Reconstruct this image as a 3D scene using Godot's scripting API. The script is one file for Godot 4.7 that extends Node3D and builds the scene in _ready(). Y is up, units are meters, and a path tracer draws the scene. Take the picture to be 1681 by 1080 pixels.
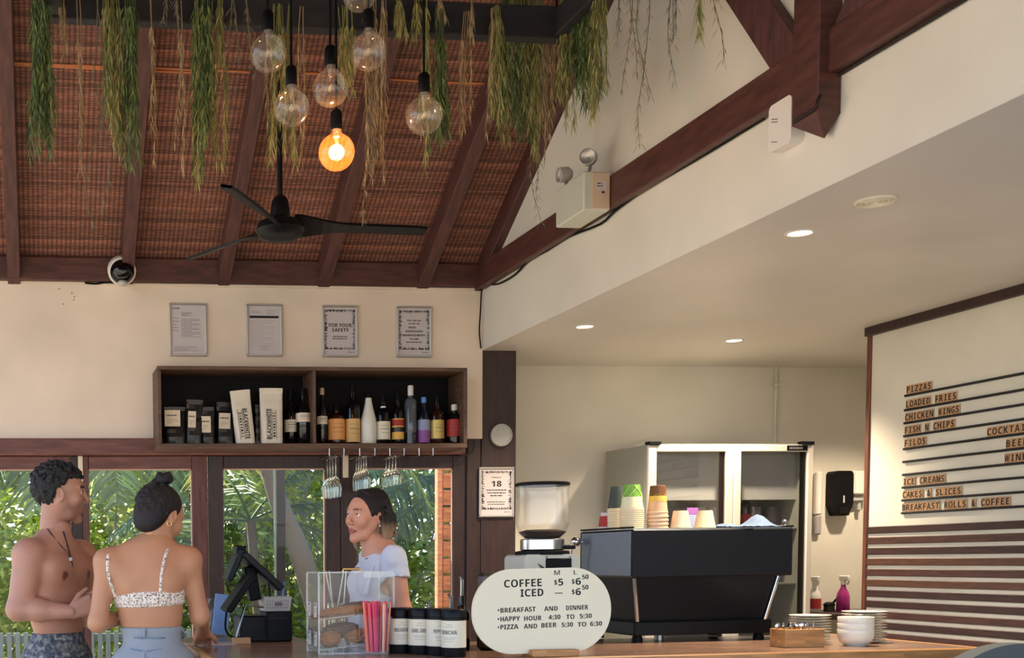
extends Node3D
# A beach cafe counter under a woven pavilion roof. Units are metres, y up.

const FOCAL := 2000.0            # focal length in pixels of the 1681 x 1080 frame
const PPX := 303.49              # principal point (the photograph is an off-centre crop)
const PPY := 1048.03
const EYE := Vector3(0, 1.4, 0)
const ZB := -7.2                 # inner face of the back wall
const XB := 2.713                # bulkhead / gable wall face
const YC := 2.649                # lowered ceiling
const ZA := -7.75                # rear wall of the service area
const XM := 4.652                # menu partition face
const CT := 1.04                 # counter top

var view := Basis()
var rng := RandomNumberGenerator.new()
var M := {}
var taken := {}

# ---------------------------------------------------------------- pixel rays
func ray(px: float, py: float) -> Vector3:
	return view * Vector3((px - PPX) / FOCAL, -(py - PPY) / FOCAL, -1.0)
func onz(px: float, py: float, z: float) -> Vector3:
	var d := ray(px, py)
	return EYE + d * (z / d.z)
func onx(px: float, py: float, x: float) -> Vector3:
	var d := ray(px, py)
	return EYE + d * (x / d.x)
func ony(px: float, py: float, y: float) -> Vector3:
	var d := ray(px, py)
	return EYE + d * ((y - EYE.y) / d.y)

# ---------------------------------------------------------------- nodes
func numbered(called: String) -> String:
	if not taken.has(called):
		taken[called] = 0
		return called
	taken[called] += 1
	return "%s_%03d" % [called, taken[called]]
func tag(o: Node, label: String, category: String, group := "") -> void:
	o.set_meta("label", label)
	o.set_meta("category", category)
	if group != "":
		o.set_meta("group", group)
func thing(called: String, label: String, category: String, at := Vector3.ZERO, turn := 0.0, group := "") -> Node3D:
	var o := Node3D.new()
	o.name = numbered(called)
	add_child(o)
	o.position = at
	o.rotation.y = turn
	tag(o, label, category, group)
	return o
func structure(called: String, label: String, at := Vector3.ZERO) -> Node3D:
	var o := Node3D.new()
	o.name = numbered(called)
	add_child(o)
	o.position = at
	o.set_meta("kind", "structure")
	o.set_meta("label", label)
	return o
func tool() -> SurfaceTool:
	var st := SurfaceTool.new()
	st.begin(Mesh.PRIMITIVE_TRIANGLES)
	return st
func put(st: SurfaceTool, called: String, m: Material, parent: Node = null, at := Vector3.ZERO) -> MeshInstance3D:
	var mesh := st.commit()
	return put_mesh(mesh, called, m, parent, at)
func put_mesh(mesh: Mesh, called: String, m: Material, parent: Node = null, at := Vector3.ZERO) -> MeshInstance3D:
	var o := MeshInstance3D.new()
	o.mesh = mesh
	if mesh.get_surface_count() > 0 and mesh is ArrayMesh:
		mesh.surface_set_material(0, m)
	else:
		o.material_override = m
	o.cast_shadow = GeometryInstance3D.SHADOW_CASTING_SETTING_ON
	o.position = at
	if called in ["print", "print_border", "perforations", "vent_slots", "screws", "hour_marks", "ruled_lines", "leaf_veins", "switch_and_print"]:
		o.set_meta("kind", "stuff")      # too small to pick apart
	if parent == null:
		o.name = numbered(called)
		add_child(o)
	else:
		o.name = called
		parent.add_child(o, true)
	return o

# ---------------------------------------------------------------- shapes
func tri(st: SurfaceTool, a: Vector3, b: Vector3, c: Vector3, na: Vector3, nb: Vector3, nc: Vector3) -> void:
	if (b - a).cross(c - a).dot(na + nb + nc) > 0.0:
		st.set_normal(na); st.add_vertex(a)
		st.set_normal(nc); st.add_vertex(c)
		st.set_normal(nb); st.add_vertex(b)
	else:
		st.set_normal(na); st.add_vertex(a)
		st.set_normal(nb); st.add_vertex(b)
		st.set_normal(nc); st.add_vertex(c)
func quad(st: SurfaceTool, a: Vector3, b: Vector3, c: Vector3, d: Vector3, n: Vector3) -> void:
	tri(st, a, b, c, n, n, n)
	tri(st, a, c, d, n, n, n)
func box(st: SurfaceTool, c: Vector3, size: Vector3, turn := Basis(), bevel := 0.0) -> void:
	var h := size * 0.5
	var k := minf(bevel, minf(h.x, minf(h.y, h.z)) * 0.9)
	var e := [Vector3(1, 0, 0), Vector3(0, 1, 0), Vector3(0, 0, 1)]
	for ax in 3:
		var u: Vector3 = e[(ax + 1) % 3] * (h[(ax + 1) % 3] - k)
		var v: Vector3 = e[(ax + 2) % 3] * (h[(ax + 2) % 3] - k)
		for s in [-1.0, 1.0]:
			var n: Vector3 = e[ax] * s
			var m: Vector3 = n * h[ax]
			quad(st, c + turn * (m - u - v), c + turn * (m + u - v), c + turn * (m + u + v), c + turn * (m - u + v), turn * n)
	if k <= 0.0:
		return
	for ax in 3:
		var b1 := (ax + 1) % 3
		var b2 := (ax + 2) % 3
		var along: Vector3 = e[ax] * (h[ax] - k)
		for s in [-1.0, 1.0]:
			for t in [-1.0, 1.0]:
				var n: Vector3 = (e[b1] * s + e[b2] * t).normalized()
				var p: Vector3 = e[b1] * s * h[b1] + e[b2] * t * (h[b2] - k)
				var q: Vector3 = e[b1] * s * (h[b1] - k) + e[b2] * t * h[b2]
				quad(st, c + turn * (p - along), c + turn * (p + along), c + turn * (q + along), c + turn * (q - along), turn * n)
	for sx in [-1.0, 1.0]:
		for sy in [-1.0, 1.0]:
			for sz in [-1.0, 1.0]:
				var s3 := Vector3(sx, sy, sz)
				var n := s3.normalized()
				var a := s3 * Vector3(h.x, h.y - k, h.z - k)
				var b := s3 * Vector3(h.x - k, h.y, h.z - k)
				var d := s3 * Vector3(h.x - k, h.y - k, h.z)
				tri(st, c + turn * a, c + turn * b, c + turn * d, turn * n, turn * n, turn * n)
func span(st: SurfaceTool, lo: Vector3, hi: Vector3, bevel := 0.0) -> void:
	box(st, (lo + hi) * 0.5, (hi - lo).abs(), Basis(), bevel)
func beam(st: SurfaceTool, a: Vector3, b: Vector3, w: float, h: float, up := Vector3.UP, bevel := 0.0) -> void:
	var z := (b - a).normalized()
	var x := up.cross(z).normalized()
	box(st, (a + b) * 0.5, Vector3(w, h, a.distance_to(b)), Basis(x, z.cross(x), z), bevel)
# profile of (radius, height), turned round the y axis of xf
func lathe(st: SurfaceTool, prof: Array, seg := 24, xf := Transform3D()) -> void:
	var n := prof.size()
	var segn := []
	for i in n - 1:
		var d: Vector2 = prof[i + 1] - prof[i]
		segn.append(Vector2(d.y, -d.x).normalized())
	for i in n - 1:
		var d: Vector2 = prof[i + 1] - prof[i]
		if d.length() < 1e-6:
			continue
		var na: Vector2 = segn[i]
		var nb: Vector2 = segn[i]
		if i > 0 and segn[i - 1].dot(segn[i]) > 0.75:
			na = (segn[i - 1] + segn[i]).normalized()
		if i < n - 2 and segn[i + 1].dot(segn[i]) > 0.75:
			nb = (segn[i + 1] + segn[i]).normalized()
		for k in seg:
			var a0 := TAU * k / seg
			var a1 := TAU * (k + 1) / seg
			var c0 := Vector3(cos(a0), 0, sin(a0))
			var c1 := Vector3(cos(a1), 0, sin(a1))
			var y := Vector3.UP
			var p00: Vector3 = xf * (c0 * prof[i].x + y * prof[i].y)
			var p01: Vector3 = xf * (c1 * prof[i].x + y * prof[i].y)
			var p10: Vector3 = xf * (c0 * prof[i + 1].x + y * prof[i + 1].y)
			var p11: Vector3 = xf * (c1 * prof[i + 1].x + y * prof[i + 1].y)
			var b := xf.basis.orthonormalized()
			var n00: Vector3 = b * (c0 * na.x + y * na.y)
			var n01: Vector3 = b * (c1 * na.x + y * na.y)
			var n10: Vector3 = b * (c0 * nb.x + y * nb.y)
			var n11: Vector3 = b * (c1 * nb.x + y * nb.y)
			if prof[i].x > 1e-5:
				tri(st, p00, p01, p11, n00, n01, n11)
			if prof[i + 1].x > 1e-5:
				tri(st, p00, p11, p10, n00, n11, n10)
func tube(st: SurfaceTool, pts: Array, r, seg := 8, closed := true) -> void:
	var n := pts.size()
	var rings := []
	var side := Vector3.ZERO
	for i in n:
		var t: Vector3 = (pts[mini(i + 1, n - 1)] - pts[maxi(i - 1, 0)]).normalized()
		if side == Vector3.ZERO:
			side = t.cross(Vector3.UP if absf(t.y) < 0.9 else Vector3.RIGHT).normalized()
		side = (side - t * side.dot(t)).normalized()
		var other := t.cross(side)
		var rad: float = r[i] if r is Array else r
		var ring := []
		for k in seg:
			var a := TAU * k / seg
			var d := side * cos(a) + other * sin(a)
			ring.append([pts[i] + d * rad, d])
		rings.append(ring)
	for i in n - 1:
		for k in seg:
			var a = rings[i][k]; var b = rings[i][(k + 1) % seg]
			var c = rings[i + 1][(k + 1) % seg]; var d = rings[i + 1][k]
			tri(st, a[0], b[0], c[0], a[1], b[1], c[1])
			tri(st, a[0], c[0], d[0], a[1], c[1], d[1])
	if closed:
		for e in [0, n - 1]:
			var nn: Vector3 = (pts[0] - pts[1]).normalized() if e == 0 else (pts[n - 1] - pts[n - 2]).normalized()
			for k in range(1, seg - 1):
				tri(st, rings[e][0][0], rings[e][k][0], rings[e][k + 1][0], nn, nn, nn)
func ball(st: SurfaceTool, c: Vector3, r: Vector3, turn := Basis(), seg := 16, rows := 10) -> void:
	for i in rows:
		var t0 := PI * i / rows
		var t1 := PI * (i + 1) / rows
		for k in seg:
			var q := []
			for e in [[t0, k], [t0, k + 1], [t1, k + 1], [t1, k]]:
				var a: float = TAU * e[1] / seg
				q.append(Vector3(sin(e[0]) * cos(a), cos(e[0]), sin(e[0]) * sin(a)))
			var p := []
			var nn := []
			for d in q:
				p.append(c + turn * (d * r))
				nn.append((turn * (d / r)).normalized())
			if i > 0:
				tri(st, p[0], p[1], p[2], nn[0], nn[1], nn[2])
			if i < rows - 1:
				tri(st, p[0], p[2], p[3], nn[0], nn[2], nn[3])
# outline in the xy plane of xf, thick along +-z
func plate(st: SurfaceTool, outline: PackedVector2Array, thick: float, xf := Transform3D()) -> void:
	var idx := Geometry2D.triangulate_polygon(outline)
	var z := Vector3(0, 0, thick * 0.5)
	for s in [-1.0, 1.0]:
		var n: Vector3 = xf.basis * Vector3(0, 0, s)
		for i in range(0, idx.size(), 3):
			var v := []
			for j in 3:
				var p := outline[idx[i + j]]
				v.append(xf * (Vector3(p.x, p.y, 0) + z * s))
			tri(st, v[0], v[1], v[2], n, n, n)
	var area := 0.0
	for i in outline.size():
		area += outline[i].cross(outline[(i + 1) % outline.size()])
	for i in outline.size():
		var a := outline[i]
		var b := outline[(i + 1) % outline.size()]
		var d := (b - a).normalized() * signf(area)
		var n: Vector3 = xf.basis * Vector3(d.y, -d.x, 0)
		quad(st, xf * (Vector3(a.x, a.y, 0) - z), xf * (Vector3(b.x, b.y, 0) - z), xf * (Vector3(b.x, b.y, 0) + z), xf * (Vector3(a.x, a.y, 0) + z), n)
func rounded(w: float, h: float, r: float, n := 6) -> PackedVector2Array:
	var out := PackedVector2Array()
	for q in 4:
		var c := Vector2([w, -w, -w, w][q] * 0.5 + [-r, r, r, -r][q], [h, h, -h, -h][q] * 0.5 + [-r, -r, r, r][q])
		for i in n + 1:
			out.append(c + Vector2.from_angle(PI * 0.5 * (q + float(i) / n)) * r)
	return out
func curve(pts: Array, steps := 6) -> Array:
	var out := []
	var n := pts.size()
	for i in n - 1:
		for k in steps:
			var t := float(k) / steps
			out.append((pts[i] as Vector3).cubic_interpolate(pts[i + 1], pts[maxi(i - 1, 0)], pts[mini(i + 2, n - 1)], t))
	out.append(pts[n - 1])
	return out

# ---------------------------------------------------------------- lettering
var fonts := {}
func letters(words: String, cap: float, weight := 400, width := 0.0, thick := 0.0008, serif := false, step := 2.0) -> ArrayMesh:
	var key := "%d%s" % [weight, serif]
	if not fonts.has(key):
		var f := SystemFont.new()
		f.font_names = PackedStringArray(["Droid Serif" if serif else "Droid Sans"])
		f.font_weight = weight
		fonts[key] = f
	var t := TextMesh.new()
	t.font = fonts[key]
	t.font_size = 64
	t.pixel_size = cap / (64.0 * 0.714)
	t.depth = thick
	t.curve_step = step
	t.text = words
	var arr := t.get_mesh_arrays()
	var v: PackedVector3Array = arr[Mesh.ARRAY_VERTEX]
	var lo := Vector3(1e9, 1e9, 0)
	var hi := Vector3(-1e9, -1e9, 0)
	for p in v:
		lo = lo.min(p)
		hi = hi.max(p)
	var mid := (lo + hi) * 0.5
	var k := width / maxf(hi.x - lo.x, 1e-6) if width > 0.0 else 1.0
	for i in v.size():
		v[i] = Vector3((v[i].x - mid.x) * k, v[i].y - mid.y, v[i].z)
	arr[Mesh.ARRAY_VERTEX] = v
	var out := ArrayMesh.new()
	out.add_surface_from_arrays(Mesh.PRIMITIVE_TRIANGLES, arr)
	return out
func write(words: String, cap: float, m: Material, parent: Node, at: Vector3, turn := Basis(), weight := 400, width := 0.0, called := "lettering", serif := false) -> MeshInstance3D:
	var o := put_mesh(letters(words, cap, weight, width, 0.0008, serif), called, m, parent, at)
	o.basis = turn
	return o
# lettering bent round an upright cylinder of radius r, centred on the angle ang (0 = +z)
func write_round(words: String, cap: float, m: Material, parent: Node, at: Vector3, r: float, ang: float, weight := 400, width := 0.0) -> void:
	var arr := letters(words, cap, weight, width).surface_get_arrays(0)
	var v: PackedVector3Array = arr[Mesh.ARRAY_VERTEX]
	var nn: PackedVector3Array = arr[Mesh.ARRAY_NORMAL]
	for i in v.size():
		var a := ang + v[i].x / r
		var d := Vector3(sin(a), 0, cos(a))
		v[i] = d * (r + v[i].z + 0.0004) + Vector3(0, v[i].y, 0)
		nn[i] = d
	arr[Mesh.ARRAY_VERTEX] = v
	arr[Mesh.ARRAY_NORMAL] = nn
	arr[Mesh.ARRAY_TANGENT] = null
	var out := ArrayMesh.new()
	out.add_surface_from_arrays(Mesh.PRIMITIVE_TRIANGLES, arr)
	put_mesh(out, "lettering", m, parent, at)
# rows of unreadable small print as thin ink strokes in the xy plane
func small_print(st: SurfaceTool, c: Vector3, w: float, rows: int, pitch: float, h: float, full := 0.9, centred := false) -> void:
	for i in rows:
		var y := c.y - i * pitch
		var end := w * (full if i % 3 != 2 else full * 0.6) * rng.randf_range(0.85, 1.0)
		var x := c.x - (end * 0.5 if centred else w * 0.5)
		var stop := x + end
		while x < stop:
			var l := minf(rng.randf_range(0.006, 0.02), stop - x)
			quad(st, Vector3(x, y, c.z), Vector3(x + l, y, c.z), Vector3(x + l, y + h, c.z), Vector3(x, y + h, c.z), Vector3.BACK)
			x += l + 0.003

# ---------------------------------------------------------------- materials
func tex(im: Image) -> ImageTexture:
	im.generate_mipmaps()
	return ImageTexture.create_from_image(im)
func noise_image(w: int, h: int, freq: float, octaves: int, sd: int, lo: float, hi: float, sx := 1.0, sy := 1.0) -> Image:
	var n := FastNoiseLite.new()
	n.seed = sd
	n.noise_type = FastNoiseLite.TYPE_SIMPLEX_SMOOTH
	n.frequency = freq
	n.fractal_octaves = octaves
	var im := Image.create(w, h, false, Image.FORMAT_RGB8)
	for y in h:
		for x in w:
			# blend across the seam so that the picture repeats
			var fx := float(x) / w
			var fy := float(y) / h
			var a := n.get_noise_2d(x * sx, y * sy)
			var b := n.get_noise_2d((x - w) * sx, y * sy)
			var c := n.get_noise_2d(x * sx, (y - h) * sy)
			var v := lerpf(lerpf(a, b, smoothstep(0.75, 1.0, fx)), c, smoothstep(0.75, 1.0, fy))
			v = lerpf(lo, hi, clampf(v * 0.5 + 0.5, 0.0, 1.0))
			im.set_pixel(x, y, Color(v, v, v))
	return im
func mat(called: String, c: Color, rough := 0.6, metal := 0.0) -> StandardMaterial3D:
	var m := StandardMaterial3D.new()
	m.resource_name = called
	m.albedo_color = c
	m.roughness = rough
	m.metallic = metal
	M[called] = m
	return m
func textured(called: String, c: Color, rough: float, t: Texture2D, scale: Vector3, bump := 0.0, world := false) -> StandardMaterial3D:
	var m := mat(called, c, rough)
	m.albedo_texture = t
	m.uv1_triplanar = true
	m.uv1_world_triplanar = world
	m.uv1_scale = scale
	if bump > 0.0:
		m.heightmap_enabled = true
		m.heightmap_texture = t
		m.heightmap_scale = bump
	return m
func glass(called: String, c: Color, rough := 0.02) -> StandardMaterial3D:
	var m := mat(called, c, rough)
	m.transparency = BaseMaterial3D.TRANSPARENCY_ALPHA
	m.metallic_specular = 0.5
	return m
func glow(called: String, c: Color, energy: float) -> StandardMaterial3D:
	var m := mat(called, c, 0.5)
	m.emission_enabled = true
	m.emission = c
	m.emission_energy_multiplier = energy
	return m
func painted(called: String, rough := 0.7) -> StandardMaterial3D:
	var m := mat(called, Color.WHITE, rough)
	m.vertex_color_use_as_albedo = true
	return m
func lin(r: float, g: float, b: float) -> Color:
	return Color(r, g, b).srgb_to_linear()

func make_materials() -> void:
	var grain := tex(noise_image(128, 512, 0.02, 4, 3, 0.55, 1.0, 3.0, 0.35))
	var grain_x := tex(noise_image(512, 128, 0.02, 4, 4, 0.55, 1.0, 0.35, 3.0))
	var mottle := tex(noise_image(256, 256, 0.012, 3, 5, 0.9, 1.0))
	var fine := tex(noise_image(256, 256, 0.12, 3, 6, 0.8, 1.0))
	# woven reed matting: fine reeds along x, bound by cords along y
	var n := FastNoiseLite.new()
	n.seed = 9
	n.frequency = 0.03
	var im := Image.create(528, 512, false, Image.FORMAT_RGB8)
	var rowtone := []
	rng.seed = 77
	for i in 128:
		rowtone.append(rng.randf_range(0.62, 1.0))
	for y in 512:
		var reed := y / 4
		var shape := 0.72 + 0.28 * sin(PI * (float(y % 4) + 0.5) / 4.0)
		for x in 528:
			var band := (x / 22) % 2
			var over := 1.0 if (band + reed) % 2 == 0 else 0.8
			var edge := 0.62 + 0.38 * sin(PI * (float(x % 22) + 0.5) / 22.0)
			var v: float = rowtone[reed] * shape * over * edge * (0.88 + 0.24 * n.get_noise_2d(x * 0.4, y * 3.0))
			var warm: float = 0.5 + 0.5 * n.get_noise_2d(x * 0.25 + 900.0, y * 0.8)
			im.set_pixel(x, y, Color(v, v * lerpf(0.86, 1.0, warm), v * lerpf(0.72, 1.0, warm)))
	var weave := tex(im)
	textured("reed_mat", Color(0.86, 0.62, 0.55), 0.85, weave, Vector3(1.6, 1.6, 1.6), 0.35)
	textured("wall_cream", Color(0.93, 0.86, 0.77), 0.85, mottle, Vector3(0.5, 0.5, 0.5), 0.0, true)
	textured("wall_white", Color(0.87, 0.85, 0.79), 0.85, mottle, Vector3(0.4, 0.4, 0.4), 0.0, true)
	textured("ceiling_paint", Color(0.84, 0.82, 0.79), 0.4, mottle, Vector3(0.3, 0.3, 0.3), 0.0, true)
	textured("menu_white", Color(0.86, 0.84, 0.77), 0.6, mottle, Vector3(0.4, 0.4, 0.4), 0.0, true)
	# dark stained timber; the number gives the axis along which the grain runs
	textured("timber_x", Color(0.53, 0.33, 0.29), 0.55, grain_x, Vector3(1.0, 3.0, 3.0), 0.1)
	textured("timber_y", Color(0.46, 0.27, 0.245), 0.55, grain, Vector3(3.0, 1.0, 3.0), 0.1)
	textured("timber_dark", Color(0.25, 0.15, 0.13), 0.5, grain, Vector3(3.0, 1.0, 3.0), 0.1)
	textured("truss_wood", Color(0.40, 0.235, 0.20), 0.5, grain_x, Vector3(1.2, 3.0, 1.2), 0.1)
	textured("rafter_wood", Color(0.40, 0.245, 0.225), 0.6, grain, Vector3(3.0, 1.0, 3.0), 0.1)
	textured("shelf_wood", Color(0.44, 0.32, 0.24), 0.6, grain_x, Vector3(1.0, 4.0, 4.0), 0.1)
	textured("slat_wood", Color(0.36, 0.22, 0.19), 0.5, grain_x, Vector3(1.5, 5.0, 1.5), 0.1)
	textured("slat_wood_dark", Color(0.28, 0.17, 0.155), 0.5, grain_x, Vector3(1.5, 5.0, 1.5), 0.1)
	textured("slat_wood_light", Color(0.42, 0.27, 0.2), 0.5, grain_x, Vector3(1.5, 5.0, 1.5), 0.1)
	textured("edge_wood", Color(0.5, 0.28, 0.18), 0.5, grain, Vector3(3.0, 1.0, 3.0), 0.1)
	textured("pine", Color(0.86, 0.62, 0.36), 0.45, grain_x, Vector3(1.2, 4.0, 4.0), 0.05)
	textured("counter_wood", Color(0.66, 0.52, 0.43), 0.22, grain_x, Vector3(0.8, 3.0, 3.0), 0.02)
	textured("bark", Color(0.44, 0.41, 0.36), 0.9, fine, Vector3(4, 9, 4), 1.0)
	textured("cladding", Color(0.86, 0.56, 0.40), 0.8, grain_x, Vector3(2, 4, 4), 0.1)
	textured("black_frame", Color(0.12, 0.12, 0.135), 0.7, grain_x, Vector3(1, 3, 3), 0.1)
	textured("concrete", Color(0.6, 0.56, 0.5), 0.85, mottle, Vector3(0.6, 0.6, 0.6), 0.0, true)
	textured("ground_sand", Color(0.68, 0.63, 0.55), 0.95, mottle, Vector3(0.3, 0.3, 0.3), 0.0, true)
	textured("denim", Color(0.62, 0.65, 0.68), 0.85, fine, Vector3(14, 14, 14), 0.1)
	textured("grey_fabric", Color(0.36, 0.38, 0.38), 0.9, fine, Vector3(10, 10, 10), 0.1)
	textured("cloth_white", Color(0.86, 0.88, 0.93), 0.85, fine, Vector3(8, 8, 8), 0.05)
	textured("blue_cloth", Color(0.42, 0.5, 0.6), 0.9, fine, Vector3(20, 20, 20), 0.1)
	textured("pastry", Color(0.6, 0.38, 0.18), 0.7, fine, Vector3(18, 18, 18), 0.3)
	textured("pastry_dark", Color(0.36, 0.24, 0.17), 0.7, fine, Vector3(18, 18, 18), 0.3)
	# animal spot print and board-short print
	var spots := Image.create(256, 256, false, Image.FORMAT_RGB8)
	spots.fill(Color(0.93, 0.88, 0.82))
	rng.seed = 12
	for i in 330:
		var cx := rng.randi_range(0, 255)
		var cy := rng.randi_range(0, 255)
		var rr := rng.randf_range(3.0, 6.5)
		var col := Color(0.16, 0.12, 0.12) if rng.randf() < 0.6 else Color(0.66, 0.47, 0.3)
		for dy in range(-7, 8):
			for dx in range(-7, 8):
				var d := Vector2(dx * rng.randf_range(0.8, 1.1), dy).length()
				if d < rr and (d > rr * 0.35):
					spots.set_pixel((cx + dx + 256) % 256, (cy + dy + 256) % 256, col)
	textured("spot_print", Color.WHITE, 0.8, tex(spots), Vector3(9, 9, 9))
	var shorts := Image.create(256, 256, false, Image.FORMAT_RGB8)
	n.frequency = 0.035
	for y in 256:
		for x in 256:
			var fx := smoothstep(0.8, 1.0, x / 256.0)
			var fy := smoothstep(0.8, 1.0, y / 256.0)
			var v := lerpf(lerpf(n.get_noise_2d(x, y), n.get_noise_2d(x - 256, y), fx), n.get_noise_2d(x, y - 256), fy)
			var col := Color(0.3, 0.32, 0.37)
			if v > 0.18:
				col = Color(0.62, 0.62, 0.58)
			elif v < -0.25:
				col = Color(0.17, 0.18, 0.23)
			shorts.set_pixel(x, y, col)
	textured("short_print", Color.WHITE, 0.85, tex(shorts), Vector3(4, 4, 4))
	# plain ones
	mat("black_plastic", Color(0.04, 0.04, 0.045), 0.5).metallic_specular = 0.25
	mat("black_satin", Color(0.05, 0.052, 0.06), 0.4).metallic_specular = 0.3
	mat("machine_black", Color(0.05, 0.055, 0.07), 0.4).metallic_specular = 0.3
	mat("machine_side", Color(0.36, 0.39, 0.45), 0.3, 0.3)
	mat("shelf_black", Color(0.045, 0.04, 0.05), 0.6).metallic_specular = 0.25
	mat("chrome", Color(0.78, 0.78, 0.78), 0.15, 1.0)
	mat("steel", Color(0.62, 0.62, 0.6), 0.3, 1.0)
	mat("aluminium", Color(0.72, 0.7, 0.67), 0.4, 0.7)
	mat("white_plastic", Color(0.86, 0.84, 0.8), 0.4)
	mat("grey_plastic", Color(0.68, 0.68, 0.66), 0.5)
	mat("fridge_side", Color(0.58, 0.58, 0.53), 0.45)
	mat("fridge_frame", Color(0.80, 0.77, 0.71), 0.35, 0.2)
	mat("fridge_inside", Color(0.7, 0.7, 0.66), 0.5)
	mat("emergency_white", Color(0.74, 0.75, 0.69), 0.5)
	mat("emergency_face", Color(0.78, 0.70, 0.60), 0.5)
	mat("sign_board", Color(0.89, 0.85, 0.74), 0.45)
	mat("ink", Color(0.07, 0.065, 0.06), 0.7)
	mat("ink_grey", Color(0.42, 0.4, 0.4), 0.8)
	mat("ink_soft", Color(0.6, 0.58, 0.58), 0.8)
	mat("paper", Color(0.77, 0.74, 0.73), 0.7)
	mat("paper_cream", Color(0.87, 0.8, 0.69), 0.7)
	mat("label_cream", Color(0.85, 0.82, 0.73), 0.6)
	mat("tile_kraft", Color(0.73, 0.57, 0.4), 0.7)
	mat("ceramic", Color(0.88, 0.85, 0.77), 0.2)
	mat("ceramic_rim", Color(0.5, 0.44, 0.33), 0.4)
	mat("cup_paper", Color(0.88, 0.80, 0.66), 0.6)
	mat("cup_pale", Color(0.86, 0.84, 0.68), 0.6)
	mat("cup_green", Color(0.42, 0.62, 0.2), 0.6)
	mat("cup_lime", Color(0.85, 0.9, 0.6), 0.6)
	mat("cup_brown", Color(0.42, 0.25, 0.1), 0.6)
	mat("cup_pink", Color(0.84, 0.66, 0.52), 0.6)
	mat("cup_dark", Color(0.2, 0.24, 0.2), 0.6)
	mat("beans", Color(0.10, 0.07, 0.065), 0.6)
	mat("foil_black", Color(0.07, 0.068, 0.072), 0.35)
	mat("bag_white", Color(0.84, 0.8, 0.72), 0.5)
	mat("bottle_dark", Color(0.03, 0.028, 0.028), 0.08)
	mat("bottle_amber", Color(0.16, 0.06, 0.025), 0.08)
	mat("bottle_white", Color(0.84, 0.83, 0.78), 0.3)
	mat("bottle_grey", Color(0.30, 0.31, 0.33), 0.08)
	mat("bottle_navy", Color(0.06, 0.07, 0.13), 0.08)
	mat("label_orange", Color(0.86, 0.60, 0.34), 0.6)
	mat("label_tan", Color(0.82, 0.66, 0.42), 0.6)
	mat("label_yellow", Color(0.86, 0.68, 0.3), 0.6)
	mat("label_red", Color(0.62, 0.14, 0.1), 0.6)
	mat("label_purple", Color(0.55, 0.32, 0.6), 0.6)
	mat("label_blue", Color(0.55, 0.58, 0.7), 0.6)
	mat("label_gold", Color(0.76, 0.66, 0.36), 0.4, 0.3)
	mat("cap_blue", Color(0.32, 0.52, 0.8), 0.4)
	mat("cap_cream", Color(0.75, 0.64, 0.54), 0.5)
	mat("cap_white", Color(0.82, 0.8, 0.78), 0.4)
	mat("spray_pink", Color(0.62, 0.13, 0.45), 0.4)
	mat("blue_card", Color(0.52, 0.68, 0.9), 0.6)
	mat("post_dark", Color(0.07, 0.07, 0.08), 0.6)
	mat("gold", Color(0.85, 0.7, 0.42), 0.3, 1.0)
	mat("cord_brown", Color(0.13, 0.08, 0.06), 0.8)
	mat("fence_grey", Color(0.4, 0.46, 0.44), 0.8)
	mat("lens_black", Color(0.015, 0.015, 0.018), 0.06)
	mat("fabric_orange", Color(0.8, 0.5, 0.2), 0.8)
	glass("pane", Color(0.3, 0.34, 0.33, 0.01)).metallic_specular = 0.2
	glass("fridge_glass", Color(0.16, 0.17, 0.16, 0.1))
	glass("bulb_glass", Color(0.85, 0.8, 0.68, 0.05))
	glass("bulb_amber", Color(1.0, 0.68, 0.34, 0.03))
	glass("clear_plastic", Color(0.85, 0.88, 0.88, 0.02)).metallic_specular = 0.3
	glass("acrylic_edge", Color(0.85, 0.88, 0.86, 0.3), 0.1)
	var wine := mat("stemware", Color(0.98, 1.0, 0.99, 0.0), 0.02)
	wine.refraction_enabled = true
	wine.refraction_scale = 0.05
	glass("hopper_glass", Color(0.7, 0.68, 0.64, 0.01)).metallic_specular = 0.4
	glow("filament", Color(1.0, 0.66, 0.28), 5.0)
	mat("filament_off", Color(0.8, 0.72, 0.55), 0.4, 0.5)
	glow("downlight_glow", Color(1.0, 0.93, 0.85), 4.0)
	painted("plant_leaf", 0.75)
	var leaf := painted("tree_leaf", 0.55)
	leaf.backlight_enabled = true
	leaf.backlight = Color(0.45, 0.55, 0.12)
	var skin := painted("skin", 0.55)
	skin.subsurf_scatter_enabled = true
	skin.subsurf_scatter_strength = 0.08
	painted("hair", 0.75)
	painted("straws", 0.35)
	mat("cane", Color(0.75, 0.46, 0.28), 0.6)
	mat("bead", Color(0.72, 0.58, 0.5), 0.5)
	mat("eye_white", Color(0.85, 0.82, 0.78), 0.2)
	mat("iris", Color(0.1, 0.07, 0.05), 0.15)
	mat("denim_dark", Color(0.42, 0.52, 0.62), 0.85)

# ================================================================= the building
const SLOPE := 0.58
func roof_y(z: float) -> float:          # underside of the rafters
	return 3.0 + SLOPE * (z - ZB) if z <= -4.03 else 3.0 + SLOPE * (-0.86 - z)

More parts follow.
